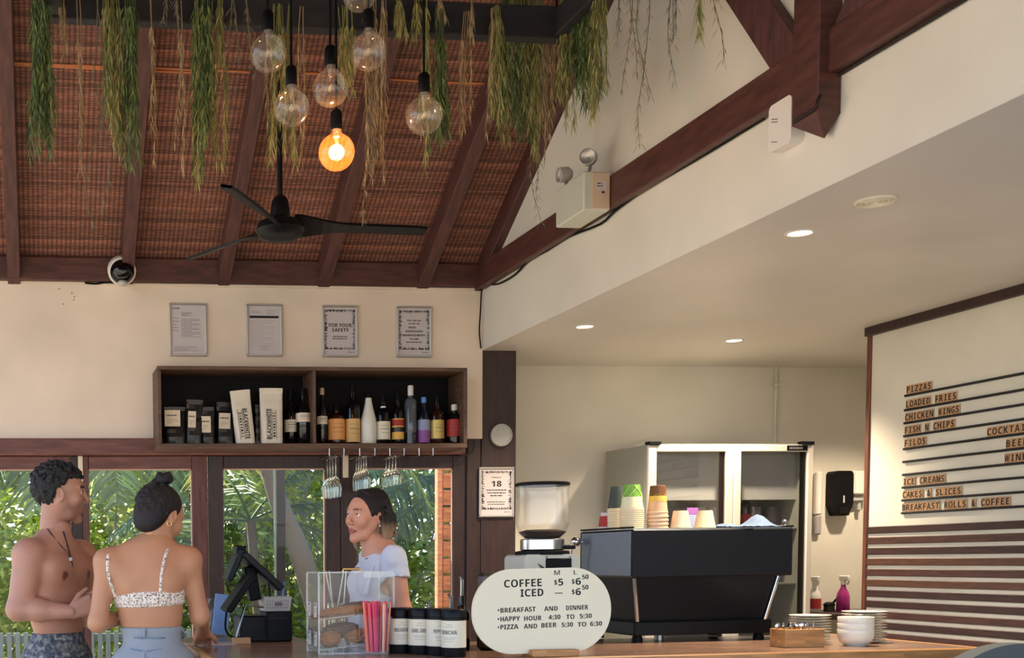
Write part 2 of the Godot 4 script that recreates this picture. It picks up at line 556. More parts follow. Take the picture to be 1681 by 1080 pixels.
func build_shell() -> void:
	var st := tool()
	span(st, Vector3(-9, -0.12, -7.9), Vector3(6.2, 0, 1.0))
	put(st, "slab", M.concrete, structure("floor", "pale concrete floor of the pavilion"))
	# back wall above the doors
	var w := structure("wall_back", "cream plastered wall above the timber doors")
	st = tool()
	span(st, Vector3(-4.5, 2.117, ZB - 0.14), Vector3(XB, 3.3, ZB))
	put(st, "plaster", M.wall_cream, w)
	st = tool()
	span(st, Vector3(0.42, 3.0, ZB), Vector3(2.66, 3.014, ZB + 0.012), 0.002)
	put(st, "cover_strip", M.wall_cream, w)
	rng.seed = 31
	for p in [[97, 474], [118, 481], [122, 487], [121, 492], [104, 499]]:
		st = tool()
		ball(st, onz(p[0], p[1], ZB + 0.001), Vector3(0.004, 0.004, 0.002), Basis(), 8, 6)
		put(st, "screw_hole", M.ceramic_rim, w)
	# lintel, jambs and post
	var t := structure("trim_1", "dark timber lintel above the doors")
	st = tool()
	span(st, Vector3(-4.5, 2.022, ZB - 0.14), Vector3(2.6, 2.117, ZB + 0.03), 0.006)
	put(st, "lintel", M.timber_x, t)
	t = structure("trim_2", "wide dark timber post between the doors and the service area")
	st = tool()
	var pl := onz(791, 650, ZB).x
	var pr := onz(848, 650, ZB).x
	span(st, Vector3(pl, 0, ZB - 0.14), Vector3(pr, YC, ZB - 0.005), 0.004)
	put(st, "post", M.timber_dark, t)
	st = tool()
	span(st, Vector3(onz(768, 800, ZB).x, 0, ZB - 0.12), Vector3(pl, 2.117, ZB - 0.012), 0.004)
	put(st, "jamb", M.timber_dark, t)
	# service area behind the bulkhead
	w = structure("wall_alcove", "plain painted rear wall of the service area")
	st = tool()
	span(st, Vector3(pr - 0.05, 0, ZA - 0.12), Vector3(6.2, YC + 0.1, ZA))
	put(st, "plaster", M.wall_white, w)
	st = tool()
	var c0 := onz(1273, 600, ZA)
	tube(st, [Vector3(c0.x, YC, ZA + 0.012), Vector3(c0.x, 1.2, ZA + 0.012)], 0.008, 8)
	box(st, Vector3(c0.x - 0.005, onz(1273, 631, ZA).y, ZA + 0.014), Vector3(0.05, 0.02, 0.026), Basis(), 0.004)
	put(st, "conduit", M.wall_white, w)
	st = tool()
	span(st, Vector3(pr - 0.1, 0, ZA), Vector3(pr - 0.02, YC, ZB - 0.14))
	put(st, "return", M.wall_white, structure("wall_return", "short painted return wall behind the post"))
	st = tool()
	span(st, Vector3(6.1, 0, ZA), Vector3(6.2, YC - 0.004, -0.9))
	span(st, Vector3(XM + 0.1, 0, -0.98), Vector3(6.1, YC - 0.004, -0.9))
	put(st, "plaster", M.wall_white, structure("wall_side", "painted side wall behind the menu partition"))
	var ce := structure("ceiling", "flat grey ceiling of the service area")
	st = tool()
	span(st, Vector3(XB + 0.001, YC - 0.002, ZA), Vector3(6.2, YC + 0.08, -0.86))
	put(st, "board", M.ceiling_paint, ce)
	st = tool()
	span(st, Vector3(XB - 0.08, YC, ZA), Vector3(XB + 0.001, YC + 0.08, ZB - 0.14))
	put(st, "corner_board", M.ceiling_paint, ce)
	# bulkhead and gable wall in one plane
	w = structure("wall_gable", "white bulkhead and gable wall above the service area")
	st = tool()
	var poly := PackedVector2Array([Vector2(ZB, YC), Vector2(ZB, 3.14), Vector2(-4.03, 4.98), Vector2(-0.86, 3.14), Vector2(-0.86, YC)])
	# local x of the plate runs along world z
	plate(st, poly, 0.09, Transform3D(Basis(Vector3(0, 0, 1), Vector3(0, 1, 0), Vector3(-1, 0, 0)), Vector3(XB + 0.045, 0, 0)))
	put(st, "plaster", M.wall_white, w)
	build_roof()
	build_truss()
	build_doors()
	build_partition()

func build_roof() -> void:
	var r := structure("roof", "pavilion roof of woven reed matting between dark rafters")
	var feet := [-2.83, -2.14, -1.46, -0.775, -0.09, 0.56, 1.131, 1.731, 2.336, 2.70]
	var slope := atan(SLOPE)
	var run := 3.17
	var length := run / cos(slope)
	var wide := 0.072
	var deep := 0.13
	for side in 2:
		# local frame: origin at the eave, y up the slope, z out of the underside
		var up := Vector3(0, sin(slope), cos(slope) * (1.0 if side == 0 else -1.0))
		var down := Vector3(0, -cos(slope), sin(slope) * (1.0 if side == 0 else -1.0))
		var b := Basis(up.cross(down), up, down)
		for i in feet.size():
			if side == 1 and i % 3 != 0:
				continue
			var st := tool()
			var foot := Vector3(feet[i], 3.0, ZB if side == 0 else -0.86)
			var mid := Transform3D(b, foot)
			box(st, Vector3(0, length * 0.5, -deep * 0.5), Vector3(wide, length + 0.02, deep), Basis(), 0.004)
			var o := put(st, "rafter", M.rafter_wood, r)
			o.transform = mid
		for i in feet.size() - 1:
			var st := tool()
			var a: float = feet[i]
			var c: float = feet[i + 1]
			box(st, Vector3(0, length * 0.5 + 0.01, -deep - 0.006), Vector3(c - a - 0.002, length + 0.02, 0.012))
			var o := put(st, "reed_panel", M.reed_mat, r)
			o.transform = Transform3D(b, Vector3((a + c) * 0.5, 3.0, ZB if side == 0 else -0.86))
		var cover := tool()
		box(cover, Vector3(0, length * 0.5 - 0.1, -deep - 0.05), Vector3(6.2, length + 0.3, 0.06))
		var cv := put(cover, "roof_sheet", M.timber_dark, r)
		cv.transform = Transform3D(b, Vector3(-0.12, 3.0, ZB if side == 0 else -0.86))
	# wall plate and ridge
	var st2 := tool()
	span(st2, Vector3(-3.0, 3.018, ZB - 0.02), Vector3(XB, 3.15, ZB + 0.045), 0.005)
	put(st2, "wall_plate", M.truss_wood, r)
	st2 = tool()
	span(st2, Vector3(-3.0, 4.72, -4.07), Vector3(XB, 4.86, -3.99), 0.005)
	put(st2, "ridge_beam", M.rafter_wood, r)
	# pairs of split cane battens across the matting
	var mat_n := Vector3(0, -cos(slope), sin(slope))
	for seg in [[22, 103, 170, 109.5], [22, 106, 170, 113], [235, 110.5, 340, 116], [235, 116, 340, 120], [350, 115, 410, 118], [500, 120, 525, 121], [640, 130, 690, 133], [735, 135, 800, 137]]:
		var a := ray(seg[0], seg[1])
		var c := ray(seg[2], seg[3])
		var q := Vector3(0, 3.0, ZB) - mat_n * (deep - 0.004)
		var pa := EYE + a * ((q - EYE).dot(mat_n) / a.dot(mat_n))
		var pc := EYE + c * ((q - EYE).dot(mat_n) / c.dot(mat_n))
		st2 = tool()
		tube(st2, [pa, pc], 0.006, 6)
		put(st2, "cane_batten", M.cane, r)

func build_truss() -> void:
	var r := structure("roof_truss", "dark timber truss fixed to the white gable wall")
	var st := tool()
	span(st, Vector3(XB - 0.05, 3.0, ZB + 0.05), Vector3(XB, 3.147, -0.9), 0.006)
	put(st, "tie_beam", M.truss_wood, r)
	# king post with a pointed foot
	st = tool()
	var k0 := -4.035
	var k1 := -3.892
	var xa := XB - 0.085
	span(st, Vector3(xa, 2.87, k0), Vector3(XB + 0.0, 4.75, k1), 0.004)
	var tip := Vector3(XB - 0.03, 2.8, (k0 + k1) * 0.5 + 0.03)
	var q := [Vector3(xa, 2.874, k0), Vector3(xa, 2.874, k1), Vector3(XB, 2.874, k1), Vector3(XB, 2.874, k0)]
	for i in 4:
		var a: Vector3 = q[i]
		var b: Vector3 = q[(i + 1) % 4]
		var n := (b - a).cross(tip - a).normalized()
		if n.dot((a + b) * 0.5 - Vector3(XB - 0.04, 2.9, -3.963)) < 0.0:
			n = -n
		tri(st, a, b, tip, n, n, n)
	put(st, "king_post", M.truss_wood, r)
	for s in [-1.0, 1.0]:
		st = tool()
		var a := Vector3(XB - 0.021, 3.06, -3.963 + s * 0.11)
		var b := Vector3(XB - 0.021, 4.0, -3.963 + s * 0.86)
		beam(st, a, b, 0.15, 0.042, Vector3.RIGHT, 0.004)
		put(st, "strut", M.rafter_wood, r)

func build_doors() -> void:
	# glazed timber door leaves below the lintel: pixel columns of each leaf
	var z := ZB - 0.06
	var gy := onz(400, 769.5, z).y
	var leaves := [[-330, -300, 92, 117], [137, 147.5, 315.5, 341], [343, 367, 532.5, 557.5], [558.5, 585, 741.5, 767]]
	for i in 4:
		var l: Array = leaves[i]
		var d := structure("door_%d" % (i + 1), "glazed door leaf in a dark timber frame")
		var x := []
		for p in l:
			x.append(onz(p, 900, z).x)
		for e in [[0, 1], [2, 3]]:
			var st := tool()
			span(st, Vector3(x[e[0]], 0.01, z - 0.025), Vector3(x[e[1]], 2.02, z + 0.025), 0.004)
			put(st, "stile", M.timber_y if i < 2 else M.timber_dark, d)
		for e in [[0.01, 0.25], [gy, 2.02]]:
			var st := tool()
			span(st, Vector3(x[1], e[0], z - 0.022), Vector3(x[2], e[1], z + 0.022), 0.004)
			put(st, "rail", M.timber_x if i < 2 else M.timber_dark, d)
		var sg := tool()
		span(sg, Vector3(x[1] - 0.005, 0.24, z - 0.003), Vector3(x[2] + 0.005, gy + 0.005, z + 0.003))
		put(sg, "glass_pane", M.pane, d)
		# pale glazing bead round the pane
		sg = tool()
		span(sg, Vector3(x[1], gy - 0.008, z + 0.006), Vector3(x[2], gy, z + 0.014))
		span(sg, Vector3(x[2] - 0.006, 0.25, z + 0.006), Vector3(x[2], gy, z + 0.014))
		put(sg, "glazing_bead", M.bead, d)
	# slim mullions with pale cover plates at their heads
	var pairs := [[118, 127.5, 128, 136.5, 790], [557.5, 558.5, 563, 572, 784]]
	for i in 2:
		var p: Array = pairs[i]
		var t := structure("trim_%d" % (i + 3), "slim door mullion with a pale plate at its head")
		var st := tool()
		span(st, Vector3(onz(p[0], 900, z).x, 0, z - 0.03), Vector3(onz(p[3], 900, z).x - (0.0 if i == 0 else 0.05), 2.02, z + 0.015), 0.003)
		put(st, "mullion", M.timber_dark, t)
		st = tool()
		var a := onz(p[2], 747, z + 0.03)
		var b := onz(p[3], p[4], z + 0.03)
		span(st, Vector3(a.x, b.y, z + 0.015), Vector3(b.x, 2.02, z + 0.036), 0.003)
		put(st, "cover_plate", M.paper_cream, t)

func build_partition() -> void:
	var w := structure("wall_menu", "white menu partition with a timber trimmed end")
	var st := tool()
	span(st, Vector3(XM, 0, -6.36), Vector3(XM + 0.1, YC, -0.9))
	put(st, "board", M.menu_white, w)
	st = tool()
	span(st, Vector3(XM - 0.012, 0, -6.39), Vector3(XM + 0.11, YC - 0.04, -6.36), 0.003)
	put(st, "end_trim", M.edge_wood, w)
	st = tool()
	span(st, Vector3(XM - 0.03, YC - 0.05, -6.39), Vector3(XM, YC, -0.9), 0.003)
	put(st, "head_trim", M.timber_dark, w)
	# horizontal slats over white board
	rng.seed = 5
	for i in 26:
		st = tool()
		var top := 1.54 - i * 0.0588
		if top < 0.05:
			break
		span(st, Vector3(XM - 0.009, top - 0.039, -6.36), Vector3(XM, top, -2.0), 0.003)
		put(st, "slat", [M.slat_wood, M.slat_wood_dark, M.slat_wood_light][[1, 0, 1, 2, 0, 2, 1, 1, 0, 1, 0][i % 11]], w)

func build_menu() -> void:
	var t := thing("menu_board", "white menu with black rails and kraft letter tiles above dark slats", "menu board", Vector3(XM, 1.55, -6.1))
	var o := t.position
	var ys := [650.0, 673.6, 695.0, 716.2, 737.4, 758.4, 779.6, 800.6, 821.6, 842.4]
	var words := [["PIZZAS", 1489, 1531], ["LOADED FRIES", 1488, 1572], ["CHICKEN WINGS", 1487, 1577], ["FISH N CHIPS", 1486, 1569], ["FILOS", 1485.5, 1522], ["", 0, 0], ["", 0, 0], ["ICE CREAMS", 1484, 1553], ["CAKES & SLICES", 1483, 1580], ["BREAKFAST ROLLS & COFFEE", 1482, 1660]]
	var extra := {4: ["COCKTAILS", 1621, 9], 5: ["BEER", 1652, 4], 6: ["WINE", 1650, 4]}
	var turn := Basis(Vector3(0, 0, 1), Vector3(0, 1, 0), Vector3(-1, 0, 0))
	var cache := {}
	for i in 10:
		var p := onx(1487.6 - 0.6 * i, ys[i], XM)
		var st := tool()
		span(st, Vector3(-0.014, p.y - 0.006, p.z) - Vector3(0, o.y, o.z), Vector3(0, p.y + 0.006, -4.9) - Vector3(0, o.y, o.z), 0.002)
		put(st, "rail", M.ink, t)
		var rows := []
		if words[i][0] != "":
			rows.append([words[i][0], onx(words[i][1], ys[i], XM).z, onx(words[i][2], ys[i] - 12, XM).z])
		if extra.has(i):
			var z0 := onx(extra[i][1], ys[i] - 15, XM).z
			rows.append([extra[i][0], z0, z0 + 0.0345 * extra[i][2]])
		for r in rows:
			var n: int = r[0].length()
			var step: float = (r[2] - r[1]) / n
			for k in n:
				var ch: String = r[0][k]
				if ch == " ":
					continue
				st = tool()
				box(st, Vector3.ZERO, Vector3(0.004, 0.046, step * 0.94), Basis(), 0.001)
				var tile := put(st, "letter_tile", M.tile_kraft, t, Vector3(-0.004, p.y + 0.03, r[1] + step * (k + 0.5)) - Vector3(0, o.y, o.z))
				if not cache.has(ch):
					cache[ch] = letters(ch, 0.032, 700, 0.0, 0.0008, false, 6.0)
				var le := put_mesh(cache[ch], "letter", M.ink, tile, Vector3(-0.0026, 0, 0))
				le.basis = turn
				var aabb: AABB = cache[ch].get_aabb()
				le.basis = turn * Basis().scaled(Vector3(minf(1.0, step * 0.8 / maxf(aabb.size.x, 0.001)), 1, 1))

# ================================================================= things on the back wall
func notice(label: String, px: Array, z: float, style: int) -> void:
	var a := onz(px[0], px[1], z)
	var b := onz(px[2], px[3], z)
	var w := b.x - a.x
	var h := a.y - b.y
	var t := thing("framed_notice", label, "notice", Vector3((a.x + b.x) * 0.5, (a.y + b.y) * 0.5, z))
	var f := 0.011
	for e in [[0, 1], [0, -1], [1, 1], [1, -1]]:
		var st := tool()
		if e[0] == 0:
			box(st, Vector3(0, (h - f) * 0.5 * e[1], 0.009), Vector3(w, f, 0.018), Basis(), 0.003)
		else:
			box(st, Vector3((w - f) * 0.5 * e[1], 0, 0.009), Vector3(f, h - 2 * f, 0.018), Basis(), 0.003)
		put(st, "frame_bar", M.aluminium, t)
	var sp := tool()
	box(sp, Vector3(0, 0, 0.005), Vector3(w - 2 * f, h - 2 * f, 0.006))
	var sheet := put(sp, "sheet", M.paper, t)
	var iw := w - 2 * f - 0.012
	var ih := h - 2 * f - 0.012
	var zz := 0.0086
	rng.seed = int(px[0])
	var ink := tool()
	if style == 0:
		small_print(ink, Vector3(-iw * 0.34, ih * 0.44, zz), iw * 0.28, 1, 0.01, 0.008)
		small_print(ink, Vector3(0.0, ih * 0.36, zz), iw * 0.4, 4, 0.006, 0.003)
		small_print(ink, Vector3(iw * 0.14, ih * 0.22, zz), iw * 0.7, 13, 0.0085, 0.003)
		small_print(ink, Vector3(-iw * 0.36, ih * 0.24, zz), iw * 0.26, 5, 0.018, 0.003)
		small_print(ink, Vector3(0, -ih * 0.36, zz), iw * 0.86, 4, 0.008, 0.0025)
		put(ink, "print", M.ink_grey, sheet)
	elif style == 1:
		small_print(ink, Vector3(-iw * 0.22, ih * 0.4, zz), iw * 0.36, 2, 0.008, 0.004)
		small_print(ink, Vector3(iw * 0.25, ih * 0.43, zz), iw * 0.34, 5, 0.006, 0.0022)
		small_print(ink, Vector3(0, ih * 0.2, zz), iw * 0.9, 14, 0.011, 0.0025)
		small_print(ink, Vector3(0, -ih * 0.36, zz), iw * 0.3, 2, 0.014, 0.005, 0.9, true)
		put(ink, "print", M.ink_soft, sheet)
		ink = tool()
		box(ink, Vector3(0, ih * 0.29, zz), Vector3(iw * 0.96, 0.014, 0.0006))
		put(ink, "heading_bar", M.ink, sheet)
	else:
		# rough black brushed border printed round the sheet
		var bw := iw * 0.5
		var top := ih * 0.47
		var low := -ih * 0.39
		for k in 440:
			var side := k % 4
			var u := rng.randf()
			var l := rng.randf_range(0.004, 0.02) * (1.0 if rng.randf() < 0.6 else 0.55)
			var th := rng.randf_range(0.0012, 0.003)
			var p := Vector3.ZERO
			var e := Vector3.ZERO
			if side == 0:
				p = Vector3(-bw, lerpf(low, top, u), zz)
				e = Vector3(l, th, 0)
			elif side == 1:
				p = Vector3(bw, lerpf(low, top, u), zz)
				e = Vector3(-l, th, 0)
			elif side == 2:
				p = Vector3(lerpf(-bw, bw, u), top, zz)
				e = Vector3(th, -l * 0.8, 0)
			else:
				p = Vector3(lerpf(-bw, bw, u), low, zz)
				e = Vector3(th, l * 0.8, 0)
			quad(ink, p, p + Vector3(e.x, 0, 0), p + e, p + Vector3(0, e.y, 0), Vector3.BACK)
		put(ink, "print_border", M.ink, sheet)
		ink = tool()
		box(ink, Vector3(iw * 0.3, -ih * 0.45, zz), Vector3(0.006, 0.006, 0.0004))
		small_print(ink, Vector3(iw * 0.42, -ih * 0.455, zz), iw * 0.16, 1, 0.01, 0.003)
		if style == 2:
			write("FOR YOUR", 0.021, M.ink, sheet, Vector3(0.003, ih * 0.135, zz), Basis(), 700, iw * 0.76)
			write("SAFETY", 0.021, M.ink, sheet, Vector3(0.004, ih * 0.03, zz), Basis(), 700, iw * 0.56)
			small_print(ink, Vector3(0, -ih * 0.12, zz), iw * 0.56, 2, 0.013, 0.005, 1.0, true)
		elif style == 3:
			write("YOU CAN ASK", 0.008, M.ink, sheet, Vector3(0, ih * 0.25, zz), Basis(), 700, iw * 0.48)
			write("TO SEE THE", 0.008, M.ink, sheet, Vector3(0, ih * 0.18, zz), Basis(), 700, iw * 0.38)
			write("RISK-", 0.012, M.ink, sheet, Vector3(-0.008, ih * 0.1, zz), Basis(), 700, iw * 0.26)
			write("ASSESSED", 0.012, M.ink, sheet, Vector3(0, ih * 0.015, zz), Basis(), 700, iw * 0.58)
			write("MANAGEMENT", 0.012, M.ink, sheet, Vector3(0, -ih * 0.07, zz), Basis(), 700, iw * 0.76)
			write("PLAN", 0.012, M.ink, sheet, Vector3(0, -ih * 0.155, zz), Basis(), 700, iw * 0.28)
			small_print(ink, Vector3(0, -ih * 0.235, zz), iw * 0.55, 1, 0.013, 0.005, 1.0, true)
		else:
			write("UNDER", 0.008, M.ink, sheet, Vector3(0, ih * 0.33, zz), Basis(), 400, iw * 0.32)
			write("18", 0.034, M.ink, sheet, Vector3(0, ih * 0.19, zz), Basis(), 700, iw * 0.34)
			small_print(ink, Vector3(0, ih * 0.035, zz), iw * 0.72, 3, 0.017, 0.006, 1.0, true)
			small_print(ink, Vector3(0, -ih * 0.23, zz), iw * 0.66, 2, 0.014, 0.004, 1.0, true)
		put(ink, "print", M.ink, sheet)

func build_wall_things() -> void:
	notice("framed typed letter on the cream wall, nearest the security camera", [277, 498, 339.5, 585.5], ZB, 0)
	notice("framed form with a black heading bar on the cream wall", [403.5, 499.5, 463, 586], ZB, 1)
	notice("framed FOR YOUR SAFETY notice with a black brushed border", [528, 501.5, 586.5, 587], ZB, 2)
	notice("framed RISK-ASSESSED MANAGEMENT PLAN notice with a black brushed border", [650, 503, 708, 587.5], ZB, 3)
	notice("framed UNDER 18 notice on the dark timber post", [785.5, 767, 842.5, 848.5], ZB - 0.004, 4)
	# wall clock
	var c := onz(821.5, 714.5, ZB)
	var t := thing("wall_clock", "small round wall clock with a pale face on the dark post", "clock", Vector3(c.x, c.y, ZB - 0.004))
	var flat := Transform3D(Basis(Vector3.RIGHT, PI / 2), Vector3.ZERO)
	var st := tool()
	lathe(st, [Vector2(0, 0), Vector2(0.066, 0), Vector2(0.07, 0.006), Vector2(0.07, 0.022), Vector2(0.066, 0.027), Vector2(0.061, 0.027), Vector2(0.059, 0.02)], 32, flat)
	put(st, "case", M.aluminium, t)
	st = tool()
	lathe(st, [Vector2(0.0605, 0.0), Vector2(0.0605, 0.019), Vector2(0, 0.019)], 32, flat)
	put(st, "dial", M.grey_plastic, t)
	st = tool()
	for i in 12:
		var a := TAU * i / 12.0
		box(st, Vector3(sin(a) * 0.05, cos(a) * 0.05, 0.0195), Vector3(0.004, 0.011, 0.001), Basis(Vector3.BACK, -a))
	put(st, "hour_marks", M.paper, t)
	for hand in [[-0.42, 0.03, 0.005], [-0.1, 0.043, 0.0035]]:
		st = tool()
		box(st, Vector3(sin(hand[0]) * hand[1] * 0.45, cos(hand[0]) * hand[1] * 0.45, 0.0215), Vector3(hand[2], hand[1], 0.0012), Basis(Vector3.BACK, -hand[0]))
		put(st, "hand", M.paper, t)
	# dome camera under the wall plate
	c = onz(200.5, 447, ZB + 0.1)
	t = thing("security_camera", "white dome security camera with a black lens on the timber plate", "camera", Vector3(c.x, c.y, ZB + 0.045))
	st = tool()
	var out := Transform3D(Basis(Vector3.RIGHT, deg_to_rad(114)), Vector3(0, 0.03, 0.0))
	lathe(st, [Vector2(0, 0), Vector2(0.078, 0), Vector2(0.082, 0.008), Vector2(0.082, 0.055), Vector2(0.077, 0.07), Vector2(0.066, 0.074)], 32, out)
	put(st, "housing", M.white_plastic, t)
	st = tool()
	lathe(st, [Vector2(0.071, 0.068), Vector2(0.066, 0.09), Vector2(0.05, 0.112), Vector2(0.026, 0.126), Vector2(0, 0.13)], 32, out)
	put(st, "dome", M.lens_black, t)
	st = tool()
	ball(st, Vector3(0.0, -0.066, 0.078), Vector3(0.03, 0.018, 0.03), Basis(), 14, 10)
	put(st, "lens_collar", M.grey_plastic, t)
	st = tool()
	tube(st, curve([Vector3(-0.02, -0.045, -0.005), Vector3(-0.09, -0.04, -0.03), Vector3(-0.15, -0.046, -0.036), Vector3(-0.21, -0.042, -0.036)], 4), 0.006, 6)
	put(st, "cable", M.black_plastic, t)
	# thin cable hanging down the wall edge by the bulkhead
	st = tool()
	tube(st, curve([onz(790.5, 474, ZB + 0.01), onz(788.5, 515, ZB + 0.01), onz(787, 545, ZB + 0.01), onz(789.5, 572, ZB + 0.01)], 6), 0.004, 6)
	tag(put(st, "wall_cable", M.black_plastic), "thin dark cable down the cream wall beside the bulkhead", "cable")
	st = tool()
	tube(st, curve([onz(778, 722, ZB + 0.035), onz(777, 738, ZB + 0.035), onz(768, 746, ZB + 0.035), onz(757, 747, ZB + 0.035)], 6), 0.004, 6)
	tag(put(st, "door_cable", M.cord_brown), "loose brown cable over the end of the lintel", "cable")
	build_shelf()

func bottle_shape(kind: int, r: float, h: float) -> Array:
	match kind:
		0: # wine shoulders
			return [Vector2(0, 0), Vector2(r * 0.9, 0), Vector2(r, h * 0.02), Vector2(r, h * 0.56), Vector2(r * 0.9, h * 0.63), Vector2(r * 0.5, h * 0.72), Vector2(r * 0.36, h * 0.78), Vector2(r * 0.36, h * 0.93)]
		1: # squat square-shouldered
			return [Vector2(0, 0), Vector2(r * 0.95, 0), Vector2(r, h * 0.03), Vector2(r, h * 0.68), Vector2(r * 0.85, h * 0.75), Vector2(r * 0.35, h * 0.8), Vector2(r * 0.33, h * 0.9)]
		2: # long sloping shoulders
			return [Vector2(0, 0), Vector2(r * 0.92, 0), Vector2(r, h * 0.03), Vector2(r, h * 0.42), Vector2(r * 0.93, h * 0.5), Vector2(r * 0.62, h * 0.68), Vector2(r * 0.42, h * 0.82), Vector2(r * 0.36, h * 0.94)]
		3: # round shoulder, slim neck
			return [Vector2(0, 0), Vector2(r * 0.93, 0), Vector2(r, h * 0.02), Vector2(r, h * 0.58), Vector2(r * 0.86, h * 0.66), Vector2(r * 0.45, h * 0.71), Vector2(r * 0.34, h * 0.75), Vector2(r * 0.34, h * 0.9)]
		_: # straight tall
			return [Vector2(0, 0), Vector2(r * 0.93, 0), Vector2(r, h * 0.02), Vector2(r, h * 0.72), Vector2(r * 0.8, h * 0.77), Vector2(r * 0.42, h * 0.8), Vector2(r * 0.4, h * 0.88)]

func bottle(label: String, px: float, top: float, wide: float, y0: float, z: float, kind: int, glass_m: String, cap_m: String, label_m: String, lab: Array, extra := []) -> Node3D:
	var p := onz(px, 720, z)
	var h := onz(px, top, z).y - y0
	var r := wide * 0.5 / 277.0
	var t := thing("bottle", label, "bottle", Vector3(p.x, y0, z), 0.0, "bottles in the wall shelf")
	var prof := bottle_shape(kind, r, h)
	var st := tool()
	lathe(st, prof, 20)
	put(st, "glass_body", M[glass_m], t)
	st = tool()
	var last: Vector2 = prof[prof.size() - 1]
	lathe(st, [Vector2(last.x, last.y - h * 0.05), Vector2(last.x * 1.2, last.y - h * 0.05), Vector2(last.x * 1.2, h * 0.985), Vector2(last.x * 1.05, h), Vector2(0, h)], 16)
	put(st, "cap", M[cap_m], t)
	if lab.size() > 0:
		st = tool()
		lathe(st, [Vector2(r * 1.015, h * lab[0]), Vector2(r * 1.015, h * lab[1])], 24)
		var band := put(st, "label_band", M[label_m], t)
		st = tool()
		for i in 3:
			var yy: float = lerpf(h * lab[0], h * lab[1], 0.35 + 0.2 * i)
			for k in 7:
				var a := (k - 3) * 0.2
				var a2 := a + 0.13
				var rr := r * 1.022
				var hh: float = 0.006 if i == 1 else 0.003
				quad(st, Vector3(sin(a) * rr, yy, cos(a) * rr), Vector3(sin(a2) * rr, yy, cos(a2) * rr), Vector3(sin(a2) * rr, yy + hh, cos(a2) * rr), Vector3(sin(a) * rr, yy + hh, cos(a) * rr), Vector3(sin(a), 0, cos(a)))
		put(st, "print", M.ink_grey, band)
	for e in extra:
		st = tool()
		lathe(st, [Vector2(r * e[2], h * e[0]), Vector2(r * e[3], h * e[1])], 20)
		put(st, "neck_label", M[e[4]], t)
	return t

func pouch_depth(d: float, v: float) -> float:
	return lerpf(d, 0.006, smoothstep(0.35, 0.92, v)) * (1.0 + 0.12 * sin(v * 9.0))
# print laid onto the front of a filled bag, following its belly
func on_pouch(mesh: ArrayMesh, bag: Node3D, at: Vector3, turn: Basis) -> void:
	var f: Vector2 = bag.get_meta("fill")
	var arr := mesh.surface_get_arrays(0)
	var v: PackedVector3Array = arr[Mesh.ARRAY_VERTEX]
	var nn: PackedVector3Array = arr[Mesh.ARRAY_NORMAL]
	for i in v.size():
		var p := turn * v[i] + at
		p.z = pouch_depth(f.x, p.y / f.y) * 0.5 + 0.0022 + v[i].z
		v[i] = p
		nn[i] = Vector3.BACK
	arr[Mesh.ARRAY_VERTEX] = v
	arr[Mesh.ARRAY_NORMAL] = nn
	arr[Mesh.ARRAY_TANGENT] = null
	var out := ArrayMesh.new()
	out.add_surface_from_arrays(Mesh.PRIMITIVE_TRIANGLES, arr)
	put_mesh(out, "print", M.ink, bag)
func pouch(label: String, px: Array, y0: float, z: float, m: String, lean: float, lab: Array) -> Node3D:
	# px: left, right, top. A filled bag: flat bottom, bulging belly, pinched top seal
	var a := onz(px[0], 723, z)
	var b := onz(px[1], 723, z)
	var h := onz(px[0], px[2], z).y - y0
	var w := b.x - a.x
	var t := thing("coffee_bag", label, "bag", Vector3((a.x + b.x) * 0.5, y0, z), 0.0, "coffee bags in the wall shelf")
	t.rotation.z = lean
	var st := tool()
	var rows := 10
	var d := minf(w * 0.6, 0.075)
	var grid := []
	for i in rows + 1:
		var v := float(i) / rows
		var dep := pouch_depth(d, v)
		var wid := w * lerpf(0.96, 1.02, v)
		var ring := []
		for k in 16:
			var ang := TAU * k / 16.0
			var cx := signf(cos(ang)) * pow(absf(cos(ang)), 0.45)
			var cz := signf(sin(ang)) * pow(absf(sin(ang)), 0.6)
			ring.append(Vector3(cx * wid * 0.5, v * h, cz * dep * 0.5 + 0.0015 * sin(v * 23.0 + k)))
		grid.append(ring)
	for i in rows:
		for k in 16:
			var p00: Vector3 = grid[i][k]; var p01: Vector3 = grid[i][(k + 1) % 16]
			var p10: Vector3 = grid[i + 1][k]; var p11: Vector3 = grid[i + 1][(k + 1) % 16]
			var n := (p01 - p00).cross(p10 - p00).normalized()
			if n.dot((p00 + p11) * 0.5 - Vector3(0, p00.y, 0)) < 0.0:
				n = -n
			quad(st, p00, p01, p11, p10, n)
	put(st, "pouch", M[m], t)
	t.set_meta("fill", Vector2(d, h))
	st = tool()
	box(st, Vector3(0, h * 0.97, 0), Vector3(w * 1.03, h * 0.06, 0.008), Basis(), 0.002)
	put(st, "seal", M[m], t)
	if lab.size() > 0:
		st = tool()
		var la := onz(lab[0], lab[1], z + d * 0.5)
		var lb := onz(lab[2], lab[3], z + d * 0.5)
		var lc := (la + lb) * 0.5 - t.position
		var lz := d * 0.5 + 0.002
		box(st, Vector3(lc.x, lc.y, lz), Vector3(lb.x - la.x, la.y - lb.y, 0.002), Basis(Vector3.RIGHT, -0.06))
		var s := put(st, "sticker", M.paper_cream, t)
		st = tool()
		small_print(st, Vector3(lc.x, lc.y + 0.012, lz + 0.0035), (lb.x - la.x) * 0.8, 1, 0.01, 0.008, 1.0)
		small_print(st, Vector3(lc.x, lc.y - 0.008, lz + 0.0035), (lb.x - la.x) * 0.7, 3, 0.009, 0.002, 1.0)
		put(st, "print", M.ink_grey, s)
	return t

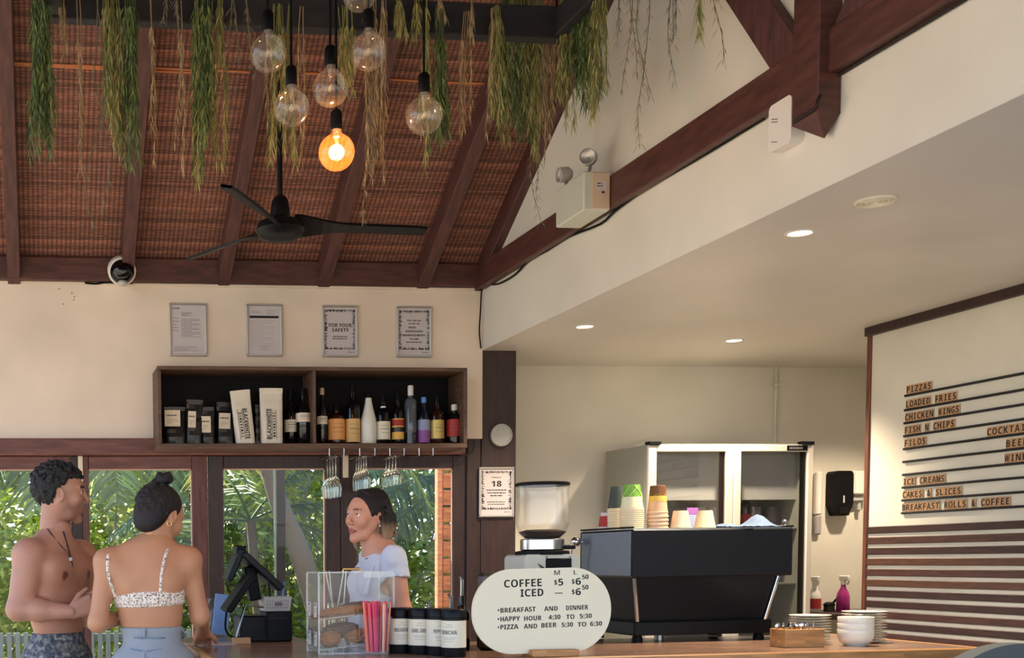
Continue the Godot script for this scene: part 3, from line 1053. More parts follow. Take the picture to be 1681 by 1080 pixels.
func build_shelf() -> void:
	var zf := -6.92
	var tl := onz(258, 600, zf)
	var tr := onz(767.5, 604, zf)
	var yb := onz(515, 735.5, zf).y
	var yt := (tl.y + tr.y) * 0.5
	var x0 := tl.x
	var x1 := tr.x
	var th := 0.028
	var t := thing("wall_shelf", "rustic timber box shelf with a black back on the cream wall", "shelf", Vector3(x0, yb, ZB))
	var w := x1 - x0
	var h := yt - yb
	var dz := zf - ZB
	var st := tool()
	span(st, Vector3(0, 0, 0), Vector3(w, th, dz), 0.003)
	put(st, "bottom_board", M.shelf_wood, t)
	st = tool()
	span(st, Vector3(0, h - th * 0.7, 0), Vector3(w, h, dz), 0.003)
	put(st, "top_board", M.shelf_wood, t)
	for e in [[0.0, 0.022], [w - 0.022, w], [onz(516.5, 660, zf).x - x0 - 0.009, onz(516.5, 660, zf).x - x0 + 0.009]]:
		st = tool()
		span(st, Vector3(e[0], th, 0), Vector3(e[1], h - th * 0.7, dz), 0.003)
		put(st, "side_board", M.shelf_wood, t)
	st = tool()
	span(st, Vector3(0.022, th, 0), Vector3(w - 0.022, h - th * 0.7, 0.012))
	put(st, "back_panel", M.shelf_black, t)
	var y0 := yb + th
	var zc := -7.03
	# coffee bags
	pouch("small black coffee bag with a cream square label, at the shelf's end board", [270, 305, 668], y0, zc, "foil_black", 0.0, [270, 673, 296, 700])
	pouch("black coffee bag with a narrow cream label between two other black bags", [304, 331, 656], y0, zc + 0.01, "foil_black", -0.04, [307, 675, 320, 702])
	pouch("short black coffee bag with a low cream label", [331, 352, 668], y0, zc, "foil_black", 0.0, [330, 683, 346, 710])
	pouch("black coffee bag with a cream label beside the leaning white bag", [354, 386, 660], y0, zc - 0.05, "foil_black", -0.03, [358, 678, 377, 704])
	var bag := pouch("tall white coffee bag with sideways black lettering, leaning over", [387, 419, 640], y0, zc + 0.045, "bag_white", 0.1, [])
	var bag2 := pouch("tall white coffee bag with sideways black lettering, standing upright", [427, 464, 637], y0, zc + 0.03, "bag_white", 0.0, [])
	for e in [[bag, -1.0, 0.012], [bag2, 1.0, -0.02]]:
		var turn := Basis(Vector3.BACK, PI / 2 * e[1])
		on_pouch(letters("BLACKWHITE", 0.026, 700, 0.175), e[0], Vector3(e[2], 0.115, 0.0), turn)
		var strokes := tool()
		for q in 9:
			box(strokes, Vector3(e[2] - 0.03 * signf(e[2]), 0.045 + q * 0.0165, 0.0), Vector3(0.012, rng.randf_range(0.004, 0.011), 0.001))
		for k in [0.042, 0.018]:
			for q in 12:
				box(strokes, Vector3(e[2] - k * signf(e[2]), 0.035 + q * 0.0142, 0.0), Vector3(0.002, 0.0142, 0.001))
		on_pouch(strokes.commit(), e[0], Vector3.ZERO, Basis())
	pouch("slim dark packet wedged between the two white bags", [419, 427, 664], y0, zc, "foil_black", 0.0, [])
	bottle("dark bottle with a cream band and pale lower glass beside the white bag", 478, 640, 22, y0, zc - 0.05, 0, "bottle_dark", "black_plastic", "label_cream", [0.24, 0.46])
	bottle("dark wine bottle with a cream shoulder label beside the shelf divider", 498.5, 638, 25, y0, zc, 0, "bottle_dark", "black_plastic", "paper_cream", [0.4, 0.56])
	# spirits
	bottle("slim dark bottle with a cream cap and cream band, beside the divider", 529, 637, 17, y0, zc, 0, "bottle_dark", "cap_cream", "label_cream", [0.36, 0.5])
	bottle("squat square-shouldered bottle with a plain orange label", 552.5, 665, 27, y0, zc, 1, "bottle_amber", "black_plastic", "label_orange", [0.12, 0.64])
	bottle("tall dark bottle with a tan label and a white neck label", 579, 630, 24, y0, zc, 3, "bottle_dark", "black_plastic", "label_tan", [0.04, 0.42], [[0.54, 0.68, 0.6, 0.42, "paper_cream"]])
	bottle("frosted white bottle with a black cap", 605, 644, 26, y0, zc, 2, "bottle_white", "black_plastic", "label_gold", [])
	bottle("dark bottle with a cream label next to the frosted white one", 629, 648, 23, y0, zc, 3, "bottle_dark", "black_plastic", "label_cream", [0.1, 0.46], [[0.72, 0.77, 0.38, 0.38, "cap_white"]])
	bottle("dark bottle with a yellow and red picture label", 653, 645, 20, y0, zc, 3, "bottle_dark", "black_plastic", "label_yellow", [0.1, 0.5], [[0.36, 0.48, 1.03, 1.03, "label_red"], [0.24, 0.33, 1.03, 1.03, "foil_black"]])
	bottle("tall clear bottle with a white cap", 674, 633, 20, y0, zc, 4, "bottle_grey", "cap_white", "bottle_navy", [0.02, 0.2])
	bottle("bottle with a bright blue cap and a blue and purple label", 695.5, 652, 20, y0, zc, 0, "bottle_navy", "cap_blue", "label_purple", [0.04, 0.3], [[0.3, 0.52, 1.02, 1.02, "label_blue"]])
	bottle("dark bottle with a ragged gold label", 717.5, 650, 23, y0, zc, 3, "bottle_amber", "black_plastic", "label_gold", [0.12, 0.5])
	bottle("round-shouldered dark bottle with a red label and a white cap", 745.5, 664, 25, y0, zc, 1, "bottle_dark", "cap_white", "label_red", [0.2, 0.62])
	# wire racks below the shelf and the glasses hanging in them
	var fronts := [[540.6, 564.8], [590.5, 615.5], [640.0, 663.5], [688.0, 711.0]]
	var says := ["wire stemware rack holding tall wine glasses", "wire stemware rack holding slim flutes", "wire stemware rack holding short goblets", "empty wire stemware rack below the shelf"]
	for i in 4:
		var a := onz(fronts[i][0], 735, zf - 0.01)
		var b := onz(fronts[i][1], 735, zf - 0.01)
		var r := thing("stemware_rack", says[i] if i != 3 else says[3], "glass rack", Vector3((a.x + b.x) * 0.5, yb, zf - 0.01))
		var hw := (b.x - a.x) * 0.5
		st = tool()
		for s in [-1.0, 1.0]:
			tube(st, [Vector3(hw * s, 0.0, 0), Vector3(hw * s, -0.04, 0), Vector3(hw * s * 0.86, -0.042, 0), Vector3(hw * s * 0.86, -0.042, -0.25), Vector3(hw * s * 0.86, 0.0, -0.25)], 0.0028, 6)
		put(st, "wire", M.chrome, r)
	var sets := [[4, 0.235, 0.034, 0.115, "tall wine glass hanging upside down in the stemware rack", "tall wine glasses in the rack"], [5, 0.19, 0.026, 0.11, "slim flute hanging upside down in the stemware rack", "flutes in the rack"], [4, 0.165, 0.031, 0.085, "short goblet hanging upside down in the stemware rack", "goblets in the rack"]]
	for i in 3:
		var s: Array = sets[i]
		var a := onz((fronts[i][0] + fronts[i][1]) * 0.5, 735, zf - 0.01)
		for k in s[0]:
			var zz: float = zf - 0.034 - k * (s[2] * 2.0 + 0.002)
			var g := thing("wine_glass", s[4], "glass", Vector3(a.x, yb - 0.043, zz), 0.0, s[5])
			st = tool()
			var L: float = s[1]
			var R: float = s[2]
			var B: float = s[3]
			var prof := [Vector2(0, 0.005), Vector2(0.006, 0.004), Vector2(0.032, 0.0012), Vector2(0.033, 0.0), Vector2(0.006, -0.002), Vector2(0.0035, -0.008), Vector2(0.0035, -(L - B) + 0.008), Vector2(0.009, -(L - B)), Vector2(R * 0.7, -(L - B) - B * 0.14), Vector2(R * 0.98, -(L - B) - B * 0.42), Vector2(R, -(L - B) - B * 0.6), Vector2(R * 0.86, -L), Vector2(R * 0.83, -L), Vector2(R * 0.95, -(L - B) - B * 0.58), Vector2(R * 0.9, -(L - B) - B * 0.36), Vector2(0, -(L - B) - 0.006)]
			prof.reverse()
			lathe(st, prof, 20)
			put(st, "glass_body", M.stemware, g)

# ================================================================= things overhead
func build_pendants() -> void:
	var z := -4.05
	# pixel centre, radius, lit
	var bulbs := [[440, 88, 30, 0], [478.5, 177, 29.5, 0], [542.5, 145, 30, 0], [605, 85, 30, 0], [696, 190, 30.5, 0], [552.5, 250, 30, 1], [590, -10, 28, 0]]
	var says := ["clear globe pendant bulb hung beside the trailing olive stems", "clear globe pendant bulb hung lowest of the unlit ones above the fan", "clear globe pendant bulb hung right above the glowing one", "clear globe pendant bulb touching the dry hanging stems", "clear globe pendant bulb on a long black flex, apart from the cluster", "glowing amber globe pendant bulb", "clear globe pendant bulb hung highest of the cluster"]
	for i in bulbs.size():
		var b: Array = bulbs[i]
		var zz: float = z - 0.06 * (i % 3) if i != 5 else z - 0.16
		var c := onz(b[0], b[1], zz)
		var rad: float = b[2] * absf(zz) / 2020.0
		var t := thing("pendant_lamp", says[i], "lamp", c, 0.0, "globe pendant lamps")
		var st := tool()
		var prof := []
		for k in 22:
			var a := PI * (k + 0.0) / 24.0
			prof.append(Vector2(sin(a) * rad, -cos(a) * rad))
		prof.append(Vector2(rad * 0.3, rad * 1.06))
		prof.append(Vector2(rad * 0.27, rad * 1.24))
		lathe(st, prof, 32)
		put(st, "globe", M.bulb_amber if b[3] else M.bulb_glass, t)
		st = tool()
		lathe(st, [Vector2(0, rad * 1.2), Vector2(rad * 0.3, rad * 1.2), Vector2(rad * 0.32, rad * 1.3), Vector2(rad * 0.32, rad * 2.1), Vector2(rad * 0.22, rad * 2.25), Vector2(0.004, rad * 2.3)], 18)
		put(st, "socket", M.black_plastic, t)
		st = tool()
		tube(st, [Vector3(0, rad * 2.2, 0), Vector3((1.0 - c.x) * 0.02, 4.75 - c.y, 0)], 0.0045, 8)
		put(st, "flex", M.black_plastic, t)
		st = tool()
		lathe(st, [Vector2(rad * 0.24, rad * 1.2), Vector2(rad * 0.12, rad * 0.8), Vector2(rad * 0.05, rad * 0.35), Vector2(0, rad * 0.3)], 12)
		put(st, "glass_stem", M.bulb_glass, t)
		st = tool()
		var loop := []
		for k in 25:
			var u := k / 24.0
			loop.append(Vector3(sin(u * TAU * 3.0) * rad * 0.09, lerpf(rad * 0.5, -rad * 0.35, u) if b[3] else rad * 0.12 * cos(u * TAU * 3.0), cos(u * TAU * 3.0) * rad * 0.09 if b[3] else (u - 0.5) * rad * 0.5))
		tube(st, loop, 0.0016 if b[3] else 0.0008, 5)
		put(st, "filament", M.filament if b[3] else M.filament_off, t)
		if b[3]:
			var l := OmniLight3D.new()
			l.name = "bulb_light"
			l.light_color = Color(1.0, 0.68, 0.36)
			l.light_energy = 0.08
			l.light_size = 0.03
			l.omni_range = 12.0
			l.omni_attenuation = 2.0
			l.shadow_enabled = true
			t.add_child(l)

func build_fan() -> void:
	var c := onz(460, 372, -5.4)
	var t := thing("ceiling_fan", "matte black three-blade ceiling fan on a slim rod", "fan", c)
	var st := tool()
	lathe(st, [Vector2(0, -0.062), Vector2(0.05, -0.06), Vector2(0.092, -0.045), Vector2(0.11, -0.015), Vector2(0.1, 0.015), Vector2(0.07, 0.03), Vector2(0.045, 0.04), Vector2(0.042, 0.075), Vector2(0.036, 0.11), Vector2(0.026, 0.128), Vector2(0.012, 0.135)], 32)
	put(st, "motor", M.black_satin, t)
	st = tool()
	tube(st, [Vector3(0, 0.13, 0), Vector3(0, 1.22, 0)], 0.012, 10)
	lathe(st, [Vector2(0.012, 1.1), Vector2(0.05, 1.16), Vector2(0.06, 1.22), Vector2(0, 1.22)], 20)
	put(st, "down_rod", M.black_satin, t)
	for k in 3:
		var ang := TAU * k / 3.0
		st = tool()
		var n := 14
		var rows := []
		for i in n + 1:
			var u := float(i) / n
			var x := lerpf(0.06, 0.665, u)
			var wid := lerpf(0.11, 0.06, smoothstep(0.0, 0.35, u)) * (1.0 if u < 0.93 else 0.82)
			var pitch := lerpf(0.75, 0.28, smoothstep(0.0, 0.5, u))
			var mid := Vector3(x, 0.005 - 0.01 * u, 0)
			var side := Vector3(0, sin(pitch), cos(pitch)) * wid * 0.5
			rows.append([mid - side, mid + side, Vector3(0, cos(pitch), -sin(pitch))])
		for i in n:
			for s in [1.0, -1.0]:
				var off0: Vector3 = rows[i][2] * 0.006 * s
				var off1: Vector3 = rows[i + 1][2] * 0.006 * s
				var nn0: Vector3 = rows[i][2] * s
				quad(st, rows[i][0] + off0, rows[i][1] + off0, rows[i + 1][1] + off1, rows[i + 1][0] + off1, nn0)
			for e in [0, 1]:
				var nn: Vector3 = (rows[i][e] - rows[i][1 - e]).normalized()
				quad(st, rows[i][e] + rows[i][2] * 0.006, rows[i][e] - rows[i][2] * 0.006, rows[i + 1][e] - rows[i + 1][2] * 0.006, rows[i + 1][e] + rows[i + 1][2] * 0.006, nn)
		var o := put(st, "blade", M.black_satin, t)
		o.rotation.y = ang

func hanging_plant(px: float, y0: float, y1: float, wide: float, kind: int, deep := 0.0) -> void:
	# kinds: 0 thick green, 1 olive, 2 dry straw, 3 bare twig; leaves start at pixel row y0
	var leafy := onz(px, y0, -4.92 + deep) if px < 820 else onx(px, y0, 2.2 + deep)
	var low := onz(px, y1, leafy.z)
	var top := Vector3(leafy.x, maxf(3.6, leafy.y), leafy.z)
	var bare := top.y - leafy.y if y0 > 5.0 else 0.0
	var len := top.y - low.y
	var s := 2000.0 / absf(top.z)
	var r := wide * 0.5 / s
	var zones := [[150, "near the bare end of the cream wall"], [260, "above the dome security camera"], [420, "above the framed letters"], [560, "among the unlit bulbs over the fan"], [660, "beside the glowing bulb"], [820, "around the bulb hung apart"], [1002, "at the gable end of the black frame"], [9999, "in front of the white gable wall"]]
	var where := ""
	for zn in zones:
		if px < zn[0]:
			where = zn[1]
			break
	var kinds := ["thick green trailing plant", "olive-green feathery trailing plant", "dry straw-coloured trailing stems", "bare wispy trailing twig"]
	var names := ["trailing_fern", "trailing_willow", "dry_stem", "trailing_twig"]
	var pal: Array = [[Color(0.3, 0.38, 0.19), Color(0.42, 0.48, 0.24), Color(0.22, 0.29, 0.15)], [Color(0.5, 0.5, 0.28), Color(0.62, 0.59, 0.35), Color(0.4, 0.42, 0.22)], [Color(0.6, 0.51, 0.36), Color(0.68, 0.6, 0.44), Color(0.5, 0.43, 0.3)], [Color(0.42, 0.38, 0.3), Color(0.5, 0.45, 0.37), Color(0.36, 0.36, 0.27)]][kind]
	var st := tool()
	var stems: int = [17, 12, 7, 2][kind]
	if kind < 3:
		stems = maxi(2, int(stems * clampf(wide / 32.0, 0.4, 1.6)))
	for j in stems:
		var a := rng.randf() * TAU
		var rr := sqrt(rng.randf()) * r
		var p := Vector3(cos(a) * rr * 0.7, 0.0, sin(a) * rr * 0.7)
		var l := bare + (len - bare) * (rng.randf_range(0.6, 1.0) if j > 0 else 1.0)
		var n := maxi(6, int(l / 0.035))
		var drift := Vector3(rng.randf_range(-1, 1), 0, rng.randf_range(-1, 1)) * 0.004
		var pts := [p]
		for i in n:
			drift += Vector3(rng.randf_range(-1, 1), 0, rng.randf_range(-1, 1)) * (0.0012 if kind < 3 else 0.0028)
			drift.x -= (p.x / maxf(r, 0.004)) * 0.0006
			drift.z -= (p.z / maxf(r, 0.004)) * 0.0006
			p = p + Vector3(0, -l / n, 0) + drift
			pts.append(p)
		st.set_color(pal[2].srgb_to_linear())
		var rads := []
		for i in pts.size():
			rads.append(lerpf(0.0022, 0.001, float(i) / pts.size()))
		tube(st, pts, rads, 4, false)
		var per: int = [6, 5, 4, 3][kind]
		for i in range(1, pts.size()):
			if -pts[i].y < bare:
				continue
			for q in per:
				var ang := rng.randf() * TAU
				var spread: float = [0.42, 0.34, 0.28, 0.6][kind] * rng.randf_range(0.6, 1.3)
				var d := Vector3(cos(ang) * sin(spread), -cos(spread), sin(ang) * sin(spread))
				var ll: float = [0.06, 0.06, 0.06, 0.04][kind] * rng.randf_range(0.6, 1.25)
				var w: float = [0.0058, 0.0046, 0.0036, 0.0032][kind]
				var b0: Vector3 = pts[i]
				var mid := b0 + d * ll * 0.5
				var tip := b0 + d * ll + Vector3(0, -0.006, 0)
				var sd := d.cross(Vector3(sin(ang + 1.0), 0.2, cos(ang + 1.0))).normalized() * w
				var nn := sd.cross(d).normalized()
				st.set_color((pal[rng.randi() % 3] as Color).lightened(rng.randf() * 0.12).srgb_to_linear())
				tri(st, b0, mid + sd * 0.5, mid - sd * 0.5, nn, nn, nn)
				tri(st, mid + sd * 0.5, tip, mid - sd * 0.5, nn, nn, nn)
	var o := put(st, names[kind], M.plant_leaf, null, top)
	tag(o, kinds[kind] + " hanging " + where, "plant", kinds[kind] + " " + where)

func build_plants() -> void:
	# suspended black frame from which everything trails
	var t := thing("hanging_frame", "black timber frame hung below the roof and carrying trailing plants", "frame", Vector3(0.08, 3.54, -5.0))
	for e in [[Vector3(0, 0, -0.03), Vector3(2.16, 0.13, 0.03)], [Vector3(0, 0, 1.57), Vector3(2.16, 0.13, 1.63)], [Vector3(0, 0.01, 0.03), Vector3(0.06, 0.12, 1.57)], [Vector3(2.1, 0.01, 0.03), Vector3(2.16, 0.12, 1.57)]]:
		var st := tool()
		span(st, e[0], e[1], 0.004)
		put(st, "frame_bar", M.black_frame, t)
	for e in [Vector3(0.04, 0.12, 0.0), Vector3(2.12, 0.12, 0.0), Vector3(0.04, 0.12, 1.6), Vector3(2.12, 0.12, 1.6)]:
		var st := tool()
		var yr: float = roof_y(e.z - 5.0) + 0.06 - 3.54
		tube(st, [e, Vector3(e.x, yr, e.z)], 0.005, 6)
		put(st, "hanger", M.black_plastic, t)
	rng.seed = 404
	var list := [[65, -5, 252, 42, 0], [105, -5, 84, 16, 2], [128, 60, 272, 12, 2], [178, -5, 205, 34, 1], [188, -5, 240, 20, 1], [213, -5, 262, 26, 0], [163, 120, 360, 8, 3], [247, 40, 258, 10, 2], [293, 38, 266, 13, 2], [333, -5, 275, 34, 0], [325, 100, 292, 14, 1], [362, -5, 264, 15, 1], [381, -5, 172, 7, 3], [402, -5, 125, 10, 3], [441, 60, 190, 12, 2], [456, 40, 258, 26, 1], [497, 45, 258, 11, 2], [478, 140, 266, 12, 1], [567, 35, 142, 36, 1], [608, -5, 292, 34, 2], [612, 150, 362, 7, 3], [632, -5, 285, 20, 2], [655, -5, 48, 16, 1], [685, -5, 52, 12, 1], [697, -5, 275, 12, 1], [722, 60, 236, 26, 0], [724, -5, 25, 8, 2], [767, 62, 205, 22, 2], [775, -5, 62, 8, 2], [804, 15, 215, 20, 2], [815, 10, 190, 22, 1],
		[830, -5, 200, 30, 0], [846, -5, 235, 30, 1], [858, -5, 225, 26, 0], [866, -5, 180, 28, 1], [883, -5, 255, 26, 1], [897, 20, 250, 20, 2], [908, 30, 215, 18, 2], [926, -5, 205, 20, 1], [948, -5, 140, 26, 0], [968, -5, 165, 28, 0], [987, -5, 178, 22, 1], [978, -5, 185, 14, 1], [884, 220, 366, 6, 3], [1020, -5, 62, 8, 3], [1033, -5, 138, 9, 3], [1060, -5, 230, 9, 3], [1097, -5, 78, 16, 3], [1105, -5, 134, 9, 3], [1148, -5, 50, 6, 1], [1166, -5, 100, 7, 3], [345, 20, 60, 40, 3], [275, -5, 30, 50, 3]]
	for p in list:
		hanging_plant(p[0], p[1], p[2], p[3], p[4], rng.randf_range(0.0, 0.04))

func build_gable_things() -> void:
	# emergency light on the tie beam
	var xw := XB - 0.05
	var zn := -5.454
	var zf := -5.756
	var xr := 2.535
	var lo := onx(1001, 346, xw).y
	var hi := onx(1001, 282, xw).y
	var t := thing("emergency_light", "twin-head emergency light box on the tie beam", "emergency light", Vector3((xw + xr) * 0.5, lo, (zn + zf) * 0.5))
	var sz := Vector3(xw - xr, hi - lo, zn - zf)
	var st := tool()
	box(st, Vector3(0, sz.y * 0.5, 0), sz, Basis(), 0.006)
	put(st, "box", M.emergency_white, t)
	st = tool()
	box(st, Vector3(0.018, sz.y * 0.5, sz.z * 0.5 + 0.002), Vector3(sz.x * 0.68, sz.y * 0.92, 0.006), Basis(), 0.002)
	var face := put(st, "cover", M.emergency_face, t)
	st = tool()
	box(st, Vector3(0.02, sz.y * 0.63, sz.z * 0.5 + 0.0055), Vector3(0.05, 0.036, 0.001))
	put(st, "sticker", M.paper, face)
	st = tool()
	small_print(st, Vector3(0.014, sz.y * 0.67, sz.z * 0.5 + 0.0065), 0.03, 2, 0.012, 0.005)
	ball(st, Vector3(0.028, sz.y * 0.46, sz.z * 0.5 + 0.006), Vector3(0.008, 0.005, 0.004), Basis(), 10, 6)
	put(st, "switch_and_print", M.ink, face)
	for h in [[925.5, 287, 0.036, -0.5], [966, 258, 0.038, 0.1]]:
		var p := onx(h[0], h[1], 2.58) - t.position
		if h[3] > 0.0:
			p = onx(h[0], h[1], 2.6) - t.position
		st = tool()
		var dir := Vector3(-0.95 + 0.35 * signf(h[3]), -0.12, 0.4 + 0.4 * signf(h[3])).normalized()
		var bx := Vector3.UP.cross(dir).normalized()
		var xf := Transform3D(Basis(bx, dir, bx.cross(dir)), p)
		var r: float = h[2]
		lathe(st, [Vector2(0, -0.04), Vector2(r * 0.6, -0.038), Vector2(r, -0.02), Vector2(r, 0.026), Vector2(r * 0.9, 0.028), Vector2(r * 0.88, 0.018)], 24, xf)
		var head := put(st, "lamp_head", M.grey_plastic, t)
		st = tool()
		lathe(st, [Vector2(r * 0.88, 0.016), Vector2(r * 0.5, 0.008), Vector2(0, 0.006)], 20, xf)
		put(st, "reflector", M.aluminium, head)
		st = tool()
		var foot := Vector3(clampf(p.x, -0.05, 0.05), sz.y, clampf(p.z, -sz.z * 0.4, sz.z * 0.4))
		tube(st, curve([foot, foot + Vector3(0, 0.015, 0), p + Vector3(0.01, -0.035, 0), p], 4), 0.008, 8)
		put(st, "bracket", M.ink_grey, t)
	# wireless box below the beam beside the king post
	var a := onx(1262, 185, XB - 0.05)
	var b := onx(1298, 240, XB - 0.05)
	t = thing("wireless_router", "white wireless router box below the truss beside the king post", "router", Vector3(XB - 0.025, 2.842, (a.z + b.z) * 0.5))
	st = tool()
	plate(st, rounded(absf(b.z - a.z), 0.165, 0.02), 0.05, Transform3D(Basis(Vector3(0, 0, 1), Vector3(0, 1, 0), Vector3(-1, 0, 0)), Vector3(0, 0.0825, 0)))
	put(st, "casing", M.white_plastic, t)
	for y in [0.11, 0.1, 0.03]:
		st = tool()
		box(st, Vector3(-0.026, y, -0.03), Vector3(0.002, 0.003, 0.035), Basis(Vector3.RIGHT, 0.3))
		put(st, "vent_slot", M.ink_grey, t)
	# cable clipped along the underside of the tie beam
	st = tool()
	var pts := []
	for p in [[803, 466], [818, 466], [845, 451], [868, 428], [900, 410], [935, 388], [985, 368], [1010, 346], [1060, 310], [1100, 287], [1160, 252], [1255, 194]]:
		pts.append(onx(p[0], p[1], XB - 0.012))
	tube(st, curve(pts, 3), 0.0055, 6)
	tag(put(st, "beam_cable", M.black_plastic), "black cable clipped under the tie beam from the wall corner to the router", "cable")
	st = tool()
	pts = []
	for p in [[1303, 200, 0.092], [1337, 178, 0.092], [1342, 166, 0.092], [1357, 135, 0.03], [1372, 126, 0.012], [1440, 85, 0.012], [1560, 14, 0.012], [1640, -34, 0.012]]:
		pts.append(onx(p[0], p[1], XB - p[2]))
	tube(st, curve(pts, 3), 0.0055, 6)
	tag(put(st, "post_cable", M.cord_brown), "brown cable crossing the king post foot and running up under the beam", "cable")

func build_downlights() -> void:
	var says := ["recessed round downlight nearest the dark post", "recessed round downlight nearest the fridge wall", "recessed round downlight beside the ceiling speaker", "recessed round downlight over the back bench behind the menu partition"]
	var px := [[960, 535], [1205, 558], [1313, 381]]
	for i in 4:
		var c := ony(px[i][0], px[i][1], YC) if i < 3 else Vector3(5.35, YC, -6.95)
		var t := thing("downlight", says[i], "downlight", Vector3(c.x, YC, c.z), 0.0, "recessed ceiling downlights")
		var st := tool()
		lathe(st, [Vector2(0.056, 0.0), Vector2(0.056, -0.004), Vector2(0.046, -0.007), Vector2(0.041, -0.004), Vector2(0.041, 0.0)], 28)
		put(st, "trim_ring", M.white_plastic, t)
		st = tool()
		lathe(st, [Vector2(0.041, -0.003), Vector2(0, -0.003)], 24)
		put(st, "lamp_lens", M.downlight_glow, t)
		var l := SpotLight3D.new()
		l.name = "lamp_light"
		l.light_color = Color(1.0, 0.91, 0.8)
		l.light_energy = [1.0, 1.9, 1.8, 1.0][i]
		l.light_size = 0.04
		l.spot_range = 12.0
		l.spot_attenuation = 2.0
		l.spot_angle = 60.0
		l.spot_angle_attenuation = 0.6
		l.shadow_enabled = true
		l.position = Vector3(0, -0.012, 0)
		l.rotation.x = -PI / 2
		t.add_child(l)
	var c := ony(1437, 328.5, YC)
	var t := thing("ceiling_speaker", "round cream ceiling speaker with a ribbed grille", "speaker", Vector3(c.x, YC, c.z))
	for i in 4:
		var r := 0.068 - i * 0.017
		var st := tool()
		lathe(st, [Vector2(r, 0.0), Vector2(r, -0.008), Vector2(r - 0.007, -0.011), Vector2(r - 0.011, -0.006), Vector2(r - 0.017, -0.004)], 32)
		put(st, "grille_ring" if i > 0 else "bezel", M.label_cream, t)

